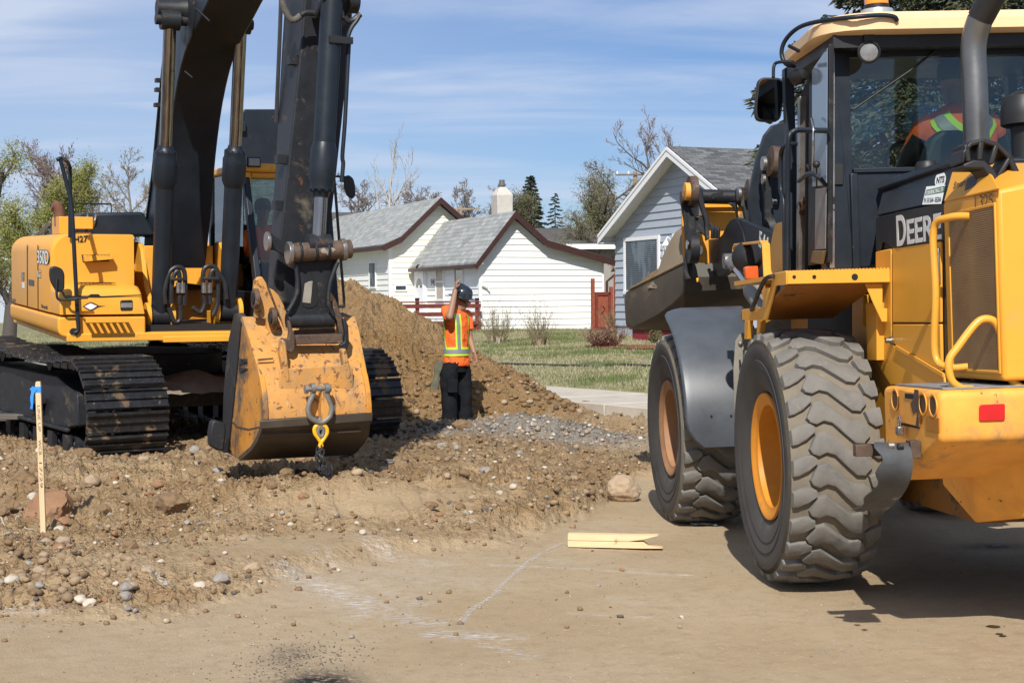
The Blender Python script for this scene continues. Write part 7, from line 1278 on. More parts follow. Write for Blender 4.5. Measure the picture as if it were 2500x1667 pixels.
# inner lip + teeth on the far side, towards the machine
a0, c0 = SP(545, 1095, 1, yl), None; b = MB(); lx, lz = a0.x, a0.z; b.box((lx - .06, yl, lz - .02), (lx + .30, yr_ + .04, lz + .03)); b.build('cutting_lip', M['char_worn'], bkt, bevel=.01)
for k in range(5): yy = yl + .05 + k * ((yr_ - yl) / 4.6); b = MB(); b.prism([(lx - .06, lz + .045), (lx - .30, lz - .02), (lx - .30, lz - .03), (lx - .06, lz - .045)], 1, yy, yy + .09); b.build('tooth', M['steel'], bkt, bevel=.008)
# ears with bores
earL = [(616, 706), (618, 685), (626, 676), (636, 675), (646, 690), (652, 712), (662, 736), (672, 760), (680, 800), (684, 850), (692, 890), (699, 925), (697, 932), (690, 932), (684, 905), (676, 868), (668, 845), (648, 800), (646, 778), (618, 775), (619, 740), (617, 715)]
kx('ear_plate', 5.50, .05, earL, BY, .008, bkt)
kx('ear_plate', 5.48, .05, [(655, 704), (664, 708), (676, 720), (688, 742), (700, 775), (708, 800), (716, 858), (700, 862), (694, 820), (684, 780), (670, 745)], BY, .008, bkt)
kx('ear_plate', 5.46, .05, [(803, 712), (815, 730), (822, 752), (835, 790), (842, 850), (849, 905), (846, 924), (836, 920), (826, 880), (823, 830), (812, 780), (800, 740)], BY, .008, bkt)
kcyl('bore_ring', (618, 729), (630, 729), 5.58, .078, M['rust'], parent=bkt); kcyl('pin', (616, 729), (618, 729), 5.6, .045, M['void'], parent=bkt); kcyl('bore_ring', (660, 775), (672, 775), 5.60, .078, M['rust'], parent=bkt); kcyl('pin', (657, 776), (660, 776), 5.62, .048, M['char_worn'], parent=bkt)
kx('coupler_bar', 5.72, .06, [(716, 817), (830, 814), (832, 836), (717, 841)], M['rust'], .006, bkt); kx('coupler_bar', 5.66, .03, [(716, 806), (815, 801), (816, 812), (716, 817)], M['rust'], .004, bkt)
kx('coupler_hook', 5.76, .05, [(699, 783), (704, 782), (709, 800), (716, 820), (716, 850), (708, 862), (696, 856), (688, 838), (682, 836), (684, 824), (700, 826), (702, 810)], M['rust'], .008, bkt); kx('coupler_hook', 5.76, .05, [(832, 777), (838, 776), (846, 795), (848, 838), (842, 855), (833, 850), (824, 842), (836, 834), (838, 810)], M['char_worn'], .008, bkt)
kx('coupler_side', 5.70, .05, [(806, 735), (814, 733), (832, 775), (838, 820), (828, 825), (818, 790)], M['rust'], .006, bkt)
kx('shade_plate', 5.56, .02, [(700, 838), (830, 830), (832, 862), (702, 870)], BY, .0, bkt)
kx('pad_plate', 5.885, .02, [(682, 905), (690, 900), (848, 890), (860, 900), (861, 943), (855, 948), (688, 955), (680, 950)], BY, .006, bkt)
for pts in ([(680, 826), (690, 832), (700, 918), (700, 930), (690, 932), (684, 900), (676, 860)], [(826, 852), (836, 848), (849, 905), (848, 922), (837, 924), (832, 900)]): kx('shell_rib', 5.82, .09, pts, BY, .012, bkt)
kx('tow_lug', 5.93, .11, [(778, 938), (794, 936), (796, 952), (794, 1000), (788, 1024), (776, 1024), (774, 1000), (776, 955)], BY, .006, bkt); kx('weld_scar', 5.885, .012, [(760, 903), (776, 902), (785, 935), (770, 937)], M['rust'], .003, bkt)
kx('shell_seam', 5.80, .012, [(628, 876), (666, 873), (666, 877), (629, 881)], M['rust'], .002, bkt)
# shackle, hook and chain hang from the bucket: things of their own
IM = EX.matrix_world
def hang(name, mb, mat, label, cat): o = mb.build(name, mat, None, M=S.mat()); return tag(o, label, cat)
gsh = mk('shackle_steel', (.19, .18, .165), .55, metal=.3, var=.2, vs=12, marks=[((.14, .08, .045), .2, 8)], bump=.1)
b = MB(); b.tube([SP(a, c, 0, 6.03) for a, c in ((764, 945), (764, 962), (757, 980), (752, 1000), (757, 1018), (772, 1028), (782, 1031), (792, 1028), (805, 1016), (809, 998), (804, 980), (797, 962), (796, 945))], .021, 12, 5)
for a in (764, 797): b.cyl(SP(a - 5, 948, 0, 6.03), SP(a + 5, 947, 0, 6.03), .040, n=16)
b.cyl(SP(748, 950, 0, 6.03), SP(808, 946, 0, 6.03), .020, n=14); b.cyl(SP(744, 950, 0, 6.03), SP(752, 950, 0, 6.03), .036, n=6); b.cyl(SP(802, 947, 0, 6.03), SP(807, 947, 0, 6.03), .034, n=6)
hang('bow_shackle', b, gsh, 'heavy grey bow shackle pinned to the lug on the back of the excavator bucket', 'shackle')
b = MB(); b.tube([SP(a, c, 0, 6.02) for a, c in ((781, 1022), (776, 1032), (777, 1044), (784, 1046), (789, 1040), (788, 1028))], .014, 10, 4, closed=True); b.tube([SP(a, c, 0, 6.02) for a, c in ((784, 1040), (778, 1044), (776, 1058), (783, 1066), (789, 1060), (790, 1046))], .016, 10, 4, closed=True)
hang('chain_link', b, gsh, 'grey coupling links between bow shackle and yellow hook', 'chain links')
b = MB(); b.tube([SP(a, c, 0, 6.02) for a, c in ((786, 1090), (784, 1082), (777, 1070), (769, 1058), (768, 1046), (775, 1037), (786, 1036), (796, 1044), (798, 1056), (792, 1068), (784, 1080), (780, 1092))], [.013, .014, .016, .018, .016, .016], 10, 5)
hang('sling_hook', b, mk('hook_yellow', srgb(240, 178, 30), .4, var=.1, marks=[((.1, .08, .05), .1, 20)]), 'bright yellow sling hook hanging under the shackle', 'hook')
b = MB(); R5 = random.Random(2); pts = [(782, 1094), (785, 1106), (780, 1118), (788, 1128), (783, 1138), (792, 1146), (776, 1100), (777, 1112), (786, 1122), (778, 1134), (786, 1145), (798, 1148), (808, 1149)]
for i, (a, c) in enumerate(pts):
    q = SP(a, c, 0, 6.02 + .02 * (i % 3)); ax_ = Vector((0, 1, 0)) if i % 2 else Vector((1, .3, 0)).normalized(); up_v = Vector((.1, .25 * sin(i * 2.1), 1)).normalized(); b.tube([q + up_v * .032 * sin(t * pi / 4) + ax_ * .018 * cos(t * pi / 4) for t in range(8)], .0075, 6, 2, closed=True)
hang('chain', b, M['steel'] if False else mk('black_chain', (.03, .03, .034), .5, metal=.1, var=.3), 'short black chain hanging from the yellow hook to the dirt', 'chain')
b = MB()
for i, (a, c) in enumerate(((838, 1134), (846, 1133), (855, 1136), (905, 1138), (914, 1136), (924, 1138), (934, 1136), (944, 1137), (953, 1140))):
    p = G(a, c, .22); z_ = h1(p.x, p.y) + .02; b.tube([(p.x + .03 * cos(t * pi / 4), p.y + .02 * sin(t * pi / 4) * (1 if i % 2 else .3), z_ + .012 * sin(t * pi / 4) * (0 if i % 2 else 1)) for t in range(8)], .008, 6, 2, closed=True)
tag(b.build('chain', bpy.data.materials['black_chain']), 'loose end of black chain lying on the dirt right of the bucket', 'chain')
# ================================================================ PEOPLE
skin = mk('skin', (.30, .165, .105), .55, var=.08, vs=8, spec=.4); orange = mk('hi_vis_orange', (.90, .145, .02), .75, var=.06, vs=6, bump=.25, bs=9, bdist=.03); lime = mk('hi_vis_lime', (.50, .78, .04), .6, var=.05); silver = mk('reflective_silver', (.22, .225, .235), .45, var=.12, vs=9); trous = mk('black_trousers', (.011, .012, .015), .9, spec=.12, var=.35, vs=5, bump=.5, bs=7, bdist=.03, marks=[((.05, .045, .036), .1, 3.5, .9, None, .25)])
def orient(a, b): return (Vector(b) - Vector(a)).normalized()
def ell(c, r1, r2, ax1, ax2, n=16, sq=1.): return [Vector(c) + Vector(ax1) * r1 * (abs(cos(t)) ** sq) * (1 if cos(t) >= 0 else -1) + Vector(ax2) * r2 * (abs(sin(t)) ** sq) * (1 if sin(t) >= 0 else -1) for t in [2 * pi * i / n for i in range(n)]]
def hand(b, wrist, dirv, palm_n, curl, size=1., thumb_side=1):
    "palm with four separate curled fingers and a thumb from its side"
    d = Vector(dirv).normalized(); n_ = Vector(palm_n); n_ = (n_ - d * n_.dot(d)).normalized(); s_ = d.cross(n_) * thumb_side; w = Vector(wrist)
    b.loft([ell(w + d * t * size, a * size, c * size, s_, n_, 10) for t, a, c in ((-.02, .026, .018), (.02, .032, .017), (.06, .041, .016), (.092, .040, .014), (.10, .034, .010))])
    for i, (off, L_) in enumerate(((-.030, .070), (-.010, .080), (.011, .075), (.030, .058))):
        p = w + d * .088 * size - s_ * off * size; dd = d.copy(); pts = [p]
        for k in range(3): dd = (dd + n_ * curl * (.8 + .15 * i)).normalized(); pts.append(pts[-1] + dd * L_ * size * (.45, .33, .25)[k])
        b.tube(pts, [.0095 * size, .0088 * size, .0078 * size, .0062 * size], 8, 2)
    p = w + d * .030 * size + s_ * .030 * size; dd = (d * .7 + s_ * .7 + n_ * .2).normalized(); q = p + dd * .042 * size; r_ = q + (d * .9 + n_ * curl * 1.0).normalized() * .034 * size; b.tube([p, q, r_], [.013 * size, .011 * size, .008 * size], 8, 2)
def remesh(o, v): q = o.modifiers.new('merge', 'REMESH'); q.mode = 'VOXEL'; q.voxel_size = v; q.use_smooth_shade = True; s_ = o.modifiers.new('soft', 'SMOOTH'); s_.factor = .5; s_.iterations = 2
def head(b, c, fwd, up, s_=1.):
    f = Vector(fwd).normalized(); u = Vector(up); u = (u - f * u.dot(f)).normalized(); r_ = f.cross(u)
    rings = []
    for z, fr_, bk_, w in ((-.128, .040, -.02, .030), (-.118, .068, .005, .042), (-.10, .082, -.02, .055), (-.07, .084, -.05, .064), (-.035, .086, -.075, .071), (0., .084, -.090, .075), (.035, .086, -.098, .077), (.07, .078, -.094, .074), (.10, .055, -.072, .058), (.12, .02, -.035, .03)):
        cc = c + u * z * s_ + f * (fr_ + bk_) / 2 * s_; rings.append(ell(cc, (fr_ - bk_) / 2 * s_, w * s_, f, r_, 20))
    b.loft(rings); P = lambda x, y, z: c + (f * x + r_ * y + u * z) * s_
    b.loft([ell(P(.084, 0, .012), .008 * s_, .008 * s_, r_, f, 8), ell(P(.097, 0, -.012), .010 * s_, .010 * s_, r_, f, 8), ell(P(.107, 0, -.030), .014 * s_, .012 * s_, r_, f, 8), ell(P(.092, 0, -.042), .014 * s_, .008 * s_, r_, f, 8)])
    for y in (-.014, .014): b.tube([P(.083, y * 1.6, -.066), P(.092, y * .5, -.063)], .007 * s_, 8)
    b.tube([P(.080, -.024, -.068), P(.091, 0, -.070), P(.080, .024, -.068)], .0065 * s_, 8, 3); b.tube([P(.080, -.022, -.078), P(.088, 0, -.081), P(.080, .022, -.078)], .007 * s_, 8, 3)
    for y in (-1, 1): b.loft([ell(P(-.012 + dx * .6, y * (.073 + dy), -.01 + dz), a * s_, .006 * s_, u, f + r_ * y * .4, 10) for dx, dy, dz, a in ((0, -.004, 0, .026), (-.01, .008, .004, .032), (-.016, .013, .006, .026))])
    for y in (-.032, .032): b.sphere(tuple(P(.073, y, .004)), .012 * s_, 8, 6); b.tube([P(.083, y - .016, .022), P(.086, y, .026), P(.082, y + .016, .022)], .004 * s_, 6, 2)
def torso_rings(base, hdir, prof, sq=.85):
    "prof rows: height, half width, half depth, forward shift"
    f = Vector((hdir[0], hdir[1], 0)).normalized(); s_ = Vector((-f.y, f.x, 0)); return [ell(Vector(base) + Vector((0, 0, z)) + f * sh, w, d, s_, f, 28, sq) for z, w, d, sh in prof], s_, f
def interp(prof, z):
    for a, c in zip(prof, prof[1:]):
        if min(a[0], c[0]) <= z <= max(a[0], c[0]): t = (z - a[0]) / (c[0] - a[0]); return [a[i] + (c[i] - a[i]) * t for i in range(4)]
    return prof[0] if abs(z - prof[0][0]) < abs(z - prof[-1][0]) else prof[-1]
def band(base, hdir, prof, path, w, lift, mat, parent, name, sq=.85):
    "a strip laid on the torso: path of (angle, height)"
    f = Vector((hdir[0], hdir[1], 0)).normalized(); s_ = Vector((-f.y, f.x, 0)); rows = []
    P = catmull([(a, z, 0) for a, z in path], 8)
    for i, p in enumerate(P):
        q = P[min(i + 1, len(P) - 1)] - P[max(i - 1, 0)]; q = Vector((q.x * .16, q.y, 0)).normalized(); nx, nz = -q.y, q.x; row = []
        for k in (-.5, 0, .5):
            a, z = p.x + nx * w * k / .16, p.y + nz * w * k; h_, ww, dd, sh = interp(prof, z); ca, sa = cos(a), sin(a); row.append(Vector(base) + Vector((0, 0, z)) + f * sh + s_ * (ww + lift) * (abs(ca) ** sq) * (1 if ca >= 0 else -1) + f * (dd + lift) * (abs(sa) ** sq) * (1 if sa >= 0 else -1))
        rows.append(row)
    b = MB(); b.loft(rows, caps=False, closed=False); return b.build(name, mat, parent, fix=False)
# --- worker
wx, wy = W(1116, 1030, 19.2).x, 19.2; wz = W(1116, 1046, 19.2).z
WK = empty('person', Matrix.Translation((wx, wy, wz)), 'worker in dark hard hat and orange shirt touching his hat, standing before the soil heap', 'person')
fd = Vector((.86, -.51, 0)).normalized(); sdv = Vector((-fd.y, fd.x, 0)) * -1     # sdv points to his right (towards the camera)
def wpt(px_, py_, toward=0.): q = W(px_ - 5, py_ + 6, wy - toward); return Vector((q.x - wx, q.y - wy, q.z - wz))
b = MB(); hc = wpt(1133, 727, .02)
hf = Vector((.80, -.42, -.42)); head(b, hc, hf, (.3, -.1, 1), .98)
b.tube([hc + Vector((-.02, .0, -.05)), wpt(1120, 757, .02), wpt(1112, 775, .0)], [.058, .062, .085], 14, 3)
b.loft(torso_rings((0, 0, 0), fd, [(.84, .14, .10, 0), (1.1, .14, .10, 0), (1.36, .15, .09, 0), (1.43, .08, .06, 0)])[0])
sR = wpt(1094, 752, .14); eR = wpt(1103, 768, .33); hR = wpt(1117, 702, .18); b.tube([sR, sR.lerp(eR, .5), eR], [.052, .048, .042], 12, 2); b.tube([eR, eR.lerp(hR, .35), hR], [.042, .041, .027], 12, 2); b.sphere(tuple(eR), .041, 12, 8)
hand(b, hR, (.10, -.05, 1), (.75, .3, .15), .75, .95, -1)
sL = wpt(1144, 768, -.12); eL = wpt(1151, 818, -.08); hL = wpt(1163, 856, .04); b.tube([sL, eL], [.05, .042], 12, 2); b.tube([eL, eL.lerp(hL, .4), hL], [.041, .038, .026], 12, 2); b.sphere(tuple(eL), .04, 12, 8); hand(b, hL, (.18, -.1, -1), (-.6, -.5, .2), .35, .95, 1)
for sgn, kn, an in ((1, (1106, 960), (1103, 1034)), (-1, (1136, 955), (1139, 1022))): b.tube([Vector((0, 0, .88)) + sdv * .09 * sgn, wpt(*kn, .1 * sgn), wpt(*an, .08 * sgn)], [.08, .06, .045], 12, 3)
bd = b.build('body', skin, WK, fix=False); remesh(bd, .0045)
TP = [(.775, .165, .128, .0), (.80, .176, .136, .0), (.90, .172, .132, .0), (1.02, .165, .126, .0), (1.15, .170, .125, .005), (1.28, .188, .125, .01), (1.38, .190, .112, .005), (1.44, .165, .095, .0), (1.475, .115, .075, .0), (1.495, .07, .06, .01)]
b = MB(); b.loft(torso_rings((0, 0, 0), fd, TP)[0]); b.tube([sR + Vector((.03, .06, -.01)), sR + Vector((.01, .01, -.01)), sR.lerp(eR, .75)], [.075, .076, .064], 16, 4); b.tube([sL + Vector((-.03, -.02, .03)), sL, sL.lerp(eL, .62)], [.075, .078, .064], 16, 4)
sh_ = b.build('shirt', orange, WK, fix=False); remesh(sh_, .006); q = sh_.modifiers.new('folds', 'DISPLACE'); tx = bpy.data.textures.new('folds', 'CLOUDS'); tx.noise_scale = .11; q.texture = tx; q.strength = .034; q.mid_level = .5; q.texture_coords = 'LOCAL'
hz = .955; full = [(a * pi / 4, hz) for a in range(0, 9)]
band((0, 0, 0), fd, TP, full, .105, .009, lime, sh_, 'lime_band'); band((0, 0, 0), fd, TP, full, .052, .012, silver, sh_, 'silver_band')
for a0 in (pi * .70, pi * .30):     # front braces; angle 90 deg is his front
    band((0, 0, 0), fd, TP, [(a0, .98), (a0 + .05, 1.15), (a0 + .05, 1.30), (a0 + .02, 1.42)], .095, .010, lime, sh_, 'lime_brace'); band((0, 0, 0), fd, TP, [(a0, .98), (a0 + .05, 1.15), (a0 + .05, 1.30), (a0 + .02, 1.42)], .048, .013, silver, sh_, 'silver_brace')
for a0 in (pi * 1.12, pi * 1.42): band((0, 0, 0), fd, TP, [(a0, .98), (a0 + .35, 1.15), (a0 + .2, 1.32), (a0 + .05, 1.43)], .085, .010, lime, sh_, 'lime_brace'); band((0, 0, 0), fd, TP, [(a0, .98), (a0 + .35, 1.15), (a0 + .2, 1.32), (a0 + .05, 1.43)], .042, .013, silver, sh_, 'silver_brace')
b = MB(); b.loft(torso_rings((0, 0, 0), fd, [(.70, .150, .112, 0), (.80, .150, .112, 0), (.87, .145, .105, 0)])[0])
for sgn, pts in ((1, ((1100, 905), (1101, 950), (1103, 1000), (1102, 1036))), (-1, ((1134, 905), (1137, 950), (1139, 995), (1137, 1024)))):
    P = [wpt(*p, .10 * sgn) for p in pts]; b.loft([ell(p, r1, r2, sdv, fd, 16) for p, r1, r2 in zip(catmull([Vector((0, 0, .84)) + sdv * .075 * sgn] + P, 3), [.085, .09, .097, .10, .10, .102, .098, .096, .094, .092, .09, .092, .094], [.115, .118, .118, .115, .11, .108, .102, .10, .098, .098, .10, .104, .108])])
tr_ = b.build('trousers', trous, WK, fix=False); remesh(tr_, .007); q = tr_.modifiers.new('folds', 'DISPLACE'); tx2 = bpy.data.textures.new('folds2', 'CLOUDS'); tx2.noise_scale = .13; q.texture = tx2; q.strength = .02; q.mid_level = .5
b = MB(); pk_ = wpt(1110, 935, .22); b.loft([ell(pk_ + Vector((0, 0, z)), a, c, (1, 0, 0), (0, 1, 0), 10, .5) for z, a, c in ((.07, .066, .03), (.065, .068, .034), (-.08, .064, .034), (-.085, .06, .03))]); b.build('cargo_pocket', trous, tr_)
bt = mk('boot_leather', (.03, .022, .016), .7, var=.3)
for a, c, t_ in ((1104, 1040, .08), (1140, 1027, -.08)): p = wpt(a, c, t_); b = MB(); b.loft([ell(p + fd * s_ + Vector((0, 0, z)), w, h_, sdv, (0, 0, 1), 12) for s_, z, w, h_ in ((-.09, .035, .035, .045), (-.02, .05, .045, .065), (.06, .03, .05, .045), (.14, .02, .046, .03), (.17, .015, .03, .02))]); b.build('boot', bt, WK)
b = MB(); u_ = Vector((.22, -.10, 1)).normalized(); hh = hc + Vector((.0, 0, .052)) - u_ * .0; b.lathe([(.17, -.012), (.165, -.018), (.128, .0), (.128, .03), (.122, .07), (.10, .105), (.06, .128), (.0, .135), ], hh, u_, 36); b.tube([hh + u_ * (.09 + .045 * cos(t)) + hf.normalized() * .12 * sin(t) for t in (-1.1, -.6, 0, .6, 1.1)], .012, 8, 3); ht = b.build('hard_hat', mk('hat_navy', (.018, .024, .034), .28, var=.1, coat=.4), WK)
b = MB(); 
for k in range(6): b.cyl(hh + u_ * .085 + sdv * .108 + fd * (-.05 + .02 * k), hh + u_ * .09 + sdv * .118 + fd * (-.05 + .02 * k), .005, n=6)
b.build('vent_holes', M['void'], ht)
r_v = hf.normalized().cross(u_).normalized(); fw_ = hf.normalized(); b = MB(); ec = hc + fw_ * .092 + u_ * .006; b.tube([hc + r_v * .078 + fw_ * -.01 + u_ * .01, ec + r_v * .06, ec + r_v * .02, ec, ec - r_v * .02, ec - r_v * .06, hc - r_v * .078 + fw_ * -.01 + u_ * .01], .006, 8, 3); b.extr([ec + r_v * .062 + u_ * .012, ec + r_v * .006 + u_ * .012 + fw_ * .012, ec + r_v * .008 - u_ * .022 + fw_ * .012, ec + r_v * .056 - u_ * .022], fw_ * .003); b.extr([ec - r_v * .062 + u_ * .012, ec - r_v * .006 + u_ * .012 + fw_ * .012, ec - r_v * .008 - u_ * .022 + fw_ * .012, ec - r_v * .056 - u_ * .022], fw_ * .003); b.build('safety_glasses', mk('smoke_lens', (.02, .02, .025), .1, spec=.8), WK)
b = MB(); p0_ = wpt(1082, 876, .12); b.loft([ell(p0_ + Vector((-.02 - .01 * i, 0, -.05 * i)), .045 + .012 * sin(i * 1.3), .03, (1, 0, 0), (0, 1, 0), 10, .7) for i in range(8)]); b.build('olive_cloth', mk('olive_canvas', (.12, .115, .075), .9, var=.3, vs=12, bump=.6, bs=20), WK)
# --- loader driver
def driver(parent, Rm, c, label, hd, cap, sc=1., lean=.0, vest=True, nm='person'):
    Mx = Rm @ Matrix.Translation(c); e = empty(nm, None, label, 'person'); e.matrix_world = Mx
    prof = [(0, .17, .13, 0), (.15, .19, .135, 0), (.30, .225, .13, .0), (.40, .235, .12, .01), (.47, .20, .10, .02), (.52, .12, .075, .03), (.545, .065, .06, .04)]
    b = MB(); f = Vector((1, 0, 0)); head(b, Vector((.09, 0, .70)), Vector((1, 0, -.15)), (0, 0, 1), 1.0); b.tube([Vector((.05, 0, .50)), Vector((.07, 0, .64))], .06, 14)
    b.loft(torso_rings((0, 0, 0), f, [(0, .14, .1, 0), (.4, .15, .09, 0), (.5, .07, .06, .02)])[0])
    for s_ in (1, -1): b.tube([(.02, s_ * .22, .40), (.14, s_ * .30, .18), (.38, s_ * .20, .14)], [.045, .042, .028], 10, 3); hand(b, (.38, s_ * .20, .14), (1, -s_ * .3, .1), (0, 0, -1), .6, .95, s_)
    for s_ in (1, -1): b.tube([(.0, s_ * .10, .02), (.42, s_ * .12, .04), (.50, s_ * .12, -.35)], [.08, .065, .05], 10, 3)
    o = b.build('body', skin, e, fix=False); remesh(o, .006)
    b = MB(); b.loft(torso_rings((0, 0, 0), f, [(-.05, .16, .12, 0)] + prof)[0])
    for s_ in (1, -1): b.tube([(.02, s_ * .17, .43), (.03, s_ * .225, .38), (.13, s_ * .295, .20), (.20, s_ * .28, .16)], [.07, .072, .058, .05], 12, 3)
    o = b.build('shirt', orange if vest else mk('dark_jacket', (.015, .017, .022), .8), e, fix=False); remesh(o, .008)
    b = MB()
    for s_ in (1, -1): b.tube([(.03, s_ * .235, .35), (.13, s_ * .30, .18), (.36, s_ * .21, .14)], [.066, .062, .04], 12, 3)
    b.build('sleeves', M['black'], e)
    b = MB(); 
    for s_ in (1, -1): b.tube([(.0, s_ * .10, .02), (.42, s_ * .12, .04), (.50, s_ * .12, -.35)], [.095, .08, .06], 12, 3)
    b.build('trousers', trous, e)
    for a0, a1 in ((pi * 1.5 - .02, pi * 1.5 + .75), (pi * 1.5 + .02, pi * 1.5 - .75)):
        band((0, 0, 0), f, prof, [(a0, .27), (a0 + (a1 - a0) * .45, .36), (a1, .465)], .115, .010, lime, o, 'lime_brace'); band((0, 0, 0), f, prof, [(a0, .27), (a0 + (a1 - a0) * .45, .36), (a1, .465)], .055, .014, silver, o, 'silver_brace')
    full = [(a * pi / 4, .10) for a in range(9)]; band((0, 0, 0), f, prof, full, .10, .010, lime, o, 'lime_band'); band((0, 0, 0), f, prof, full, .05, .013, silver, o, 'silver_band')
    b = MB(); b.lathe([(.092, -.03), (.098, .02), (.09, .07), (.06, .105), (0, .12)], (.085, 0, .73), (0, 0, 1), 24); b.extr([(.16, -.07, .74), (.25, -.05, .73), (.25, .05, .73), (.16, .07, .74)], (0, 0, .01)); b.build('cap', mk('cap_dark', (.014, .014, .016), .7) if 'cap_dark' not in bpy.data.materials else bpy.data.materials['cap_dark'], e)
    return e
q = L.on(2318, 300, 0, .47); zt = L.on(2318, 258, 0, .47).z
driver(LD, L.mat(), (.30, q.y, zt - .56), 'loader driver seen from behind through the rear glass, orange vest with lime cross bands', None, None)
q = S.on(648, 510, 0, .25); driver(EX, S.mat(), (.05, max(q.y, .95), q.z - .72), 'excavator operator in dark cap behind the stick, partly seen through the cab glass', None, None)
# ================================================================ SMALL THINGS
def gpt(a, c):
    z = 0.
    for i in range(6): p = G(a, c, z); z = h1(p.x, p.y)
    return Vector((p.x, p.y, z))
# stake
wood = mk('fresh_wood', (.62, .46, .27), .75, var=.12, vs=3, stretch=(14, 14, .8), marks=[((.42, .27, .13), .10, 6, .8)])
p = gpt(106, 1296); D_ = p.y; tp = W(93, 931, D_ + .02); ax = (tp - p); h_ = ax.length; zz = ax.normalized(); xx = Vector((1, -.12, 0)); xx = (xx - zz * xx.dot(zz)).normalized(); yy = zz.cross(xx); MS_ = Matrix((xx, yy, zz)).transposed().to_4x4(); MS_.translation = p
STK = empty('survey_stake', MS_, 'upright wooden survey stake with pencilled lettering and a blue ribbon at its top, left foreground', 'stake'); b = MB(); b.box((-.019, -.009, -.12), (.019, .009, h_ - .02)); b.prism([(-.019, h_ - .0201), (.019, h_ - .0201), (.017, h_), (-.012, h_)], 1, -.009, .009); b.build('stake_board', wood, STK, bevel=.0015)
ink = mk('pencil_ink', (.05, .045, .04), .7); mt = Matrix(((0, -1, 0, 0), (0, 0, 0, -.0096), (-1, 0, 0, 0), (0, 0, 0, 1)))
def stake_text(s_, z0, z1):
    o = text('lettering', s_, 1, ink, STK, Matrix.Identity(4), .0003); me = o.data; X = [v.co.x for v in me.vertices]; Y = [v.co.y for v in me.vertices]; w_, hh_ = max(X) - min(X), max(Y) - min(Y)
    T = Matrix.Diagonal(((z0 - z1) / w_, .020 / hh_, 1, 1)) @ Matrix.Translation((-min(X), -(min(Y) + max(Y)) / 2, 0))
    # reads downwards: local x -> -z, local y -> +x
    R_ = Matrix(((0, 1, 0, 0), (0, 0, 1, -.0096), (-1, 0, 0, z0), (0, 0, 0, 1))); R_ = Matrix(((0, 1, 0, .001), (0, 0, -1, -.0093), (-1, 0, 0, z0), (0, 0, 0, 1))); me.transform(R_ @ T)
stake_text('LINE UP', h_ * .84, h_ * .665); stake_text('WCB', h_ * .61, h_ * .51); stake_text('17/29', h_ * .46, h_ * .29)
rib = mk('blue_ribbon', (.035, .26, .80), .5, var=.08); b = MB(); b.box((-.022, -.012, h_ - .075), (.022, .012, h_ - .035)); b.loft([[( -.022 - .004 * i, -.014 - .004 * sin(i), h_ - .05 - .028 * i), (-.045 - .002 * i + .004 * sin(i * 2), -.02, h_ - .05 - .027 * i), (-.045 - .002 * i + .004 * sin(i * 2), -.0185, h_ - .05 - .027 * i), (-.022 - .004 * i, -.0125 - .004 * sin(i), h_ - .05 - .028 * i)] for i in range(6)]); b.loft([[(.0 - .012 * i, -.016, h_ - .055 - .012 * i), (-.03 - .012 * i, -.02, h_ - .03 - .01 * i), (-.03 - .012 * i, -.0215, h_ - .03 - .01 * i), (.0 - .012 * i, -.0175, h_ - .055 - .012 * i)] for i in range(3)]); b.build('ribbon', rib, STK)
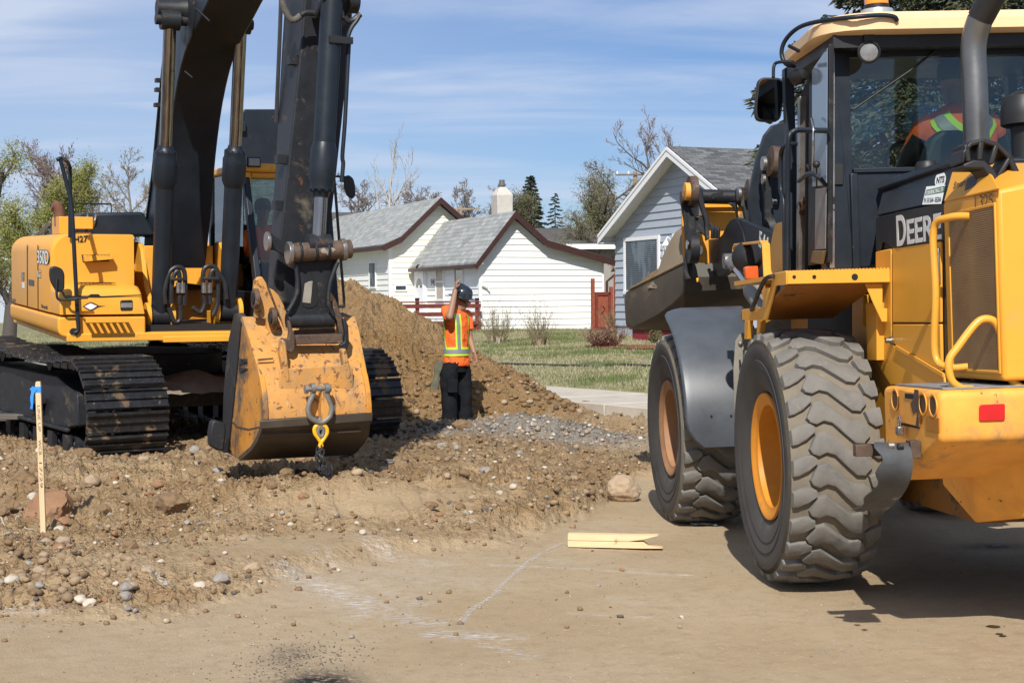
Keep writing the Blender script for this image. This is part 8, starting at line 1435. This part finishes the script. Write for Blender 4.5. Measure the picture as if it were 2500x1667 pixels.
# split board
p0 = gpt(1386, 1337); p1 = gpt(1560, 1343); dx_ = (p1 - p0).normalized(); L1 = (p1 - p0).length; up = Vector((0, 0, 1)); bk = up.cross(dx_)
MBd = Matrix((dx_, bk, up)).transposed().to_4x4(); MBd.translation = p0 + Vector((0, 0, .006)); bw2 = mk('raw_pine', (.70, .52, .30), .7, var=.14, vs=3, stretch=(.8, 12, 12), marks=[((.40, .24, .11), .10, 5, .8), ((.50, .37, .22), .25, 2.5, .8, (.5, 5, 5), .1)])
BD = empty('split_board', MBd, 'short pale split board with a splintered forked end lying on the packed dirt', 'board'); b = MB(); b.prism([(0, 0), (L1 + .02, 0), (L1 + .16, .004), (L1 + .06, .020), (L1 + .03, .043), (0, .043)], 1, 0, .09); b.build('lower_half', bw2, BD, bevel=.002); b = MB(); b.prism([(0, .0455), (L1 - .07, .0455), (L1 + .02, .058), (L1 + .12, .086), (L1 + .13, .090), (L1 - .02, .088), (0, .088)], 1, .002, .092); b.build('upper_half', bw2, BD, bevel=.002); b = MB()
for k in range(6): b.tube([(L1 - .01, .01 + .012 * k, .012), (L1 + .07 + .02 * (k % 3), .012 + .011 * k, .008 + .004 * (k % 2))], [.004, .001], 5)
b.build('splinters', bw2, BD)
# plastic scrap
p = gpt(1717, 1284); b = MB(); R3 = random.Random(8); rows = [[(p.x - .10 + .020 * i + .004 * R3.random(), p.y - .03 + .018 * j, p.z + .010 + .014 * R3.random()) for j in range(5)] for i in range(11)]; b.loft(rows, caps=False, closed=False); tag(b.build('plastic_scrap', mk('white_film', (.55, .57, .60), .35, var=.1), sharp=20), 'crumpled white plastic scrap on the dirt behind the front loader tyre', 'plastic scrap')
# weathered planks by the crawler track
b = MB()
for i in range(4): q = W(-60, 905 + i * 26, 17.6 - i * .45); b.box((q.x - 1.2, q.y, h1(q.x, q.y) + .02 + .06 * i), (q.x + 1.45, q.y + .22, h1(q.x, q.y) + .075 + .06 * i))
tag(b.build('timber_mat', mk('old_timber', (.11, .095, .08), .9, var=.25, vs=3, stretch=(.6, 8, 8)), None, bevel=.01), 'stack of weathered grey planks beside the crawler track at the left edge', 'timber')
# damp oil spots
b = MB()
for (a, c, rx, ry) in ((2425, 1530, .035, .012), (2440, 1548, .018, .006), (2448, 1553, .018, .006)):
    p = gpt(a, c); b.add([(p.x + rx * cos(t * .5236) * (1 + .2 * sin(t * 2.3)), p.y + ry * 3 * sin(t * .5236), p.z + .004) for t in range(12)], [tuple(range(12))])
tag(b.build('oil_spots', mk('wet_oil', (.07, .045, .018), .15), smooth=False), 'small wet brown oil spots on the packed dirt, lower right', 'oil', kind='stuff')
b = MB(); b.tube([gpt(a, c) + Vector((0, 0, .012)) for a, c in ((2, 1268), (25, 1276), (42, 1262), (60, 1250), (78, 1246))], .006, 6, 5); tag(b.build('root', mb_pale), 'thin pale root lying among the clods at the left edge', 'root')
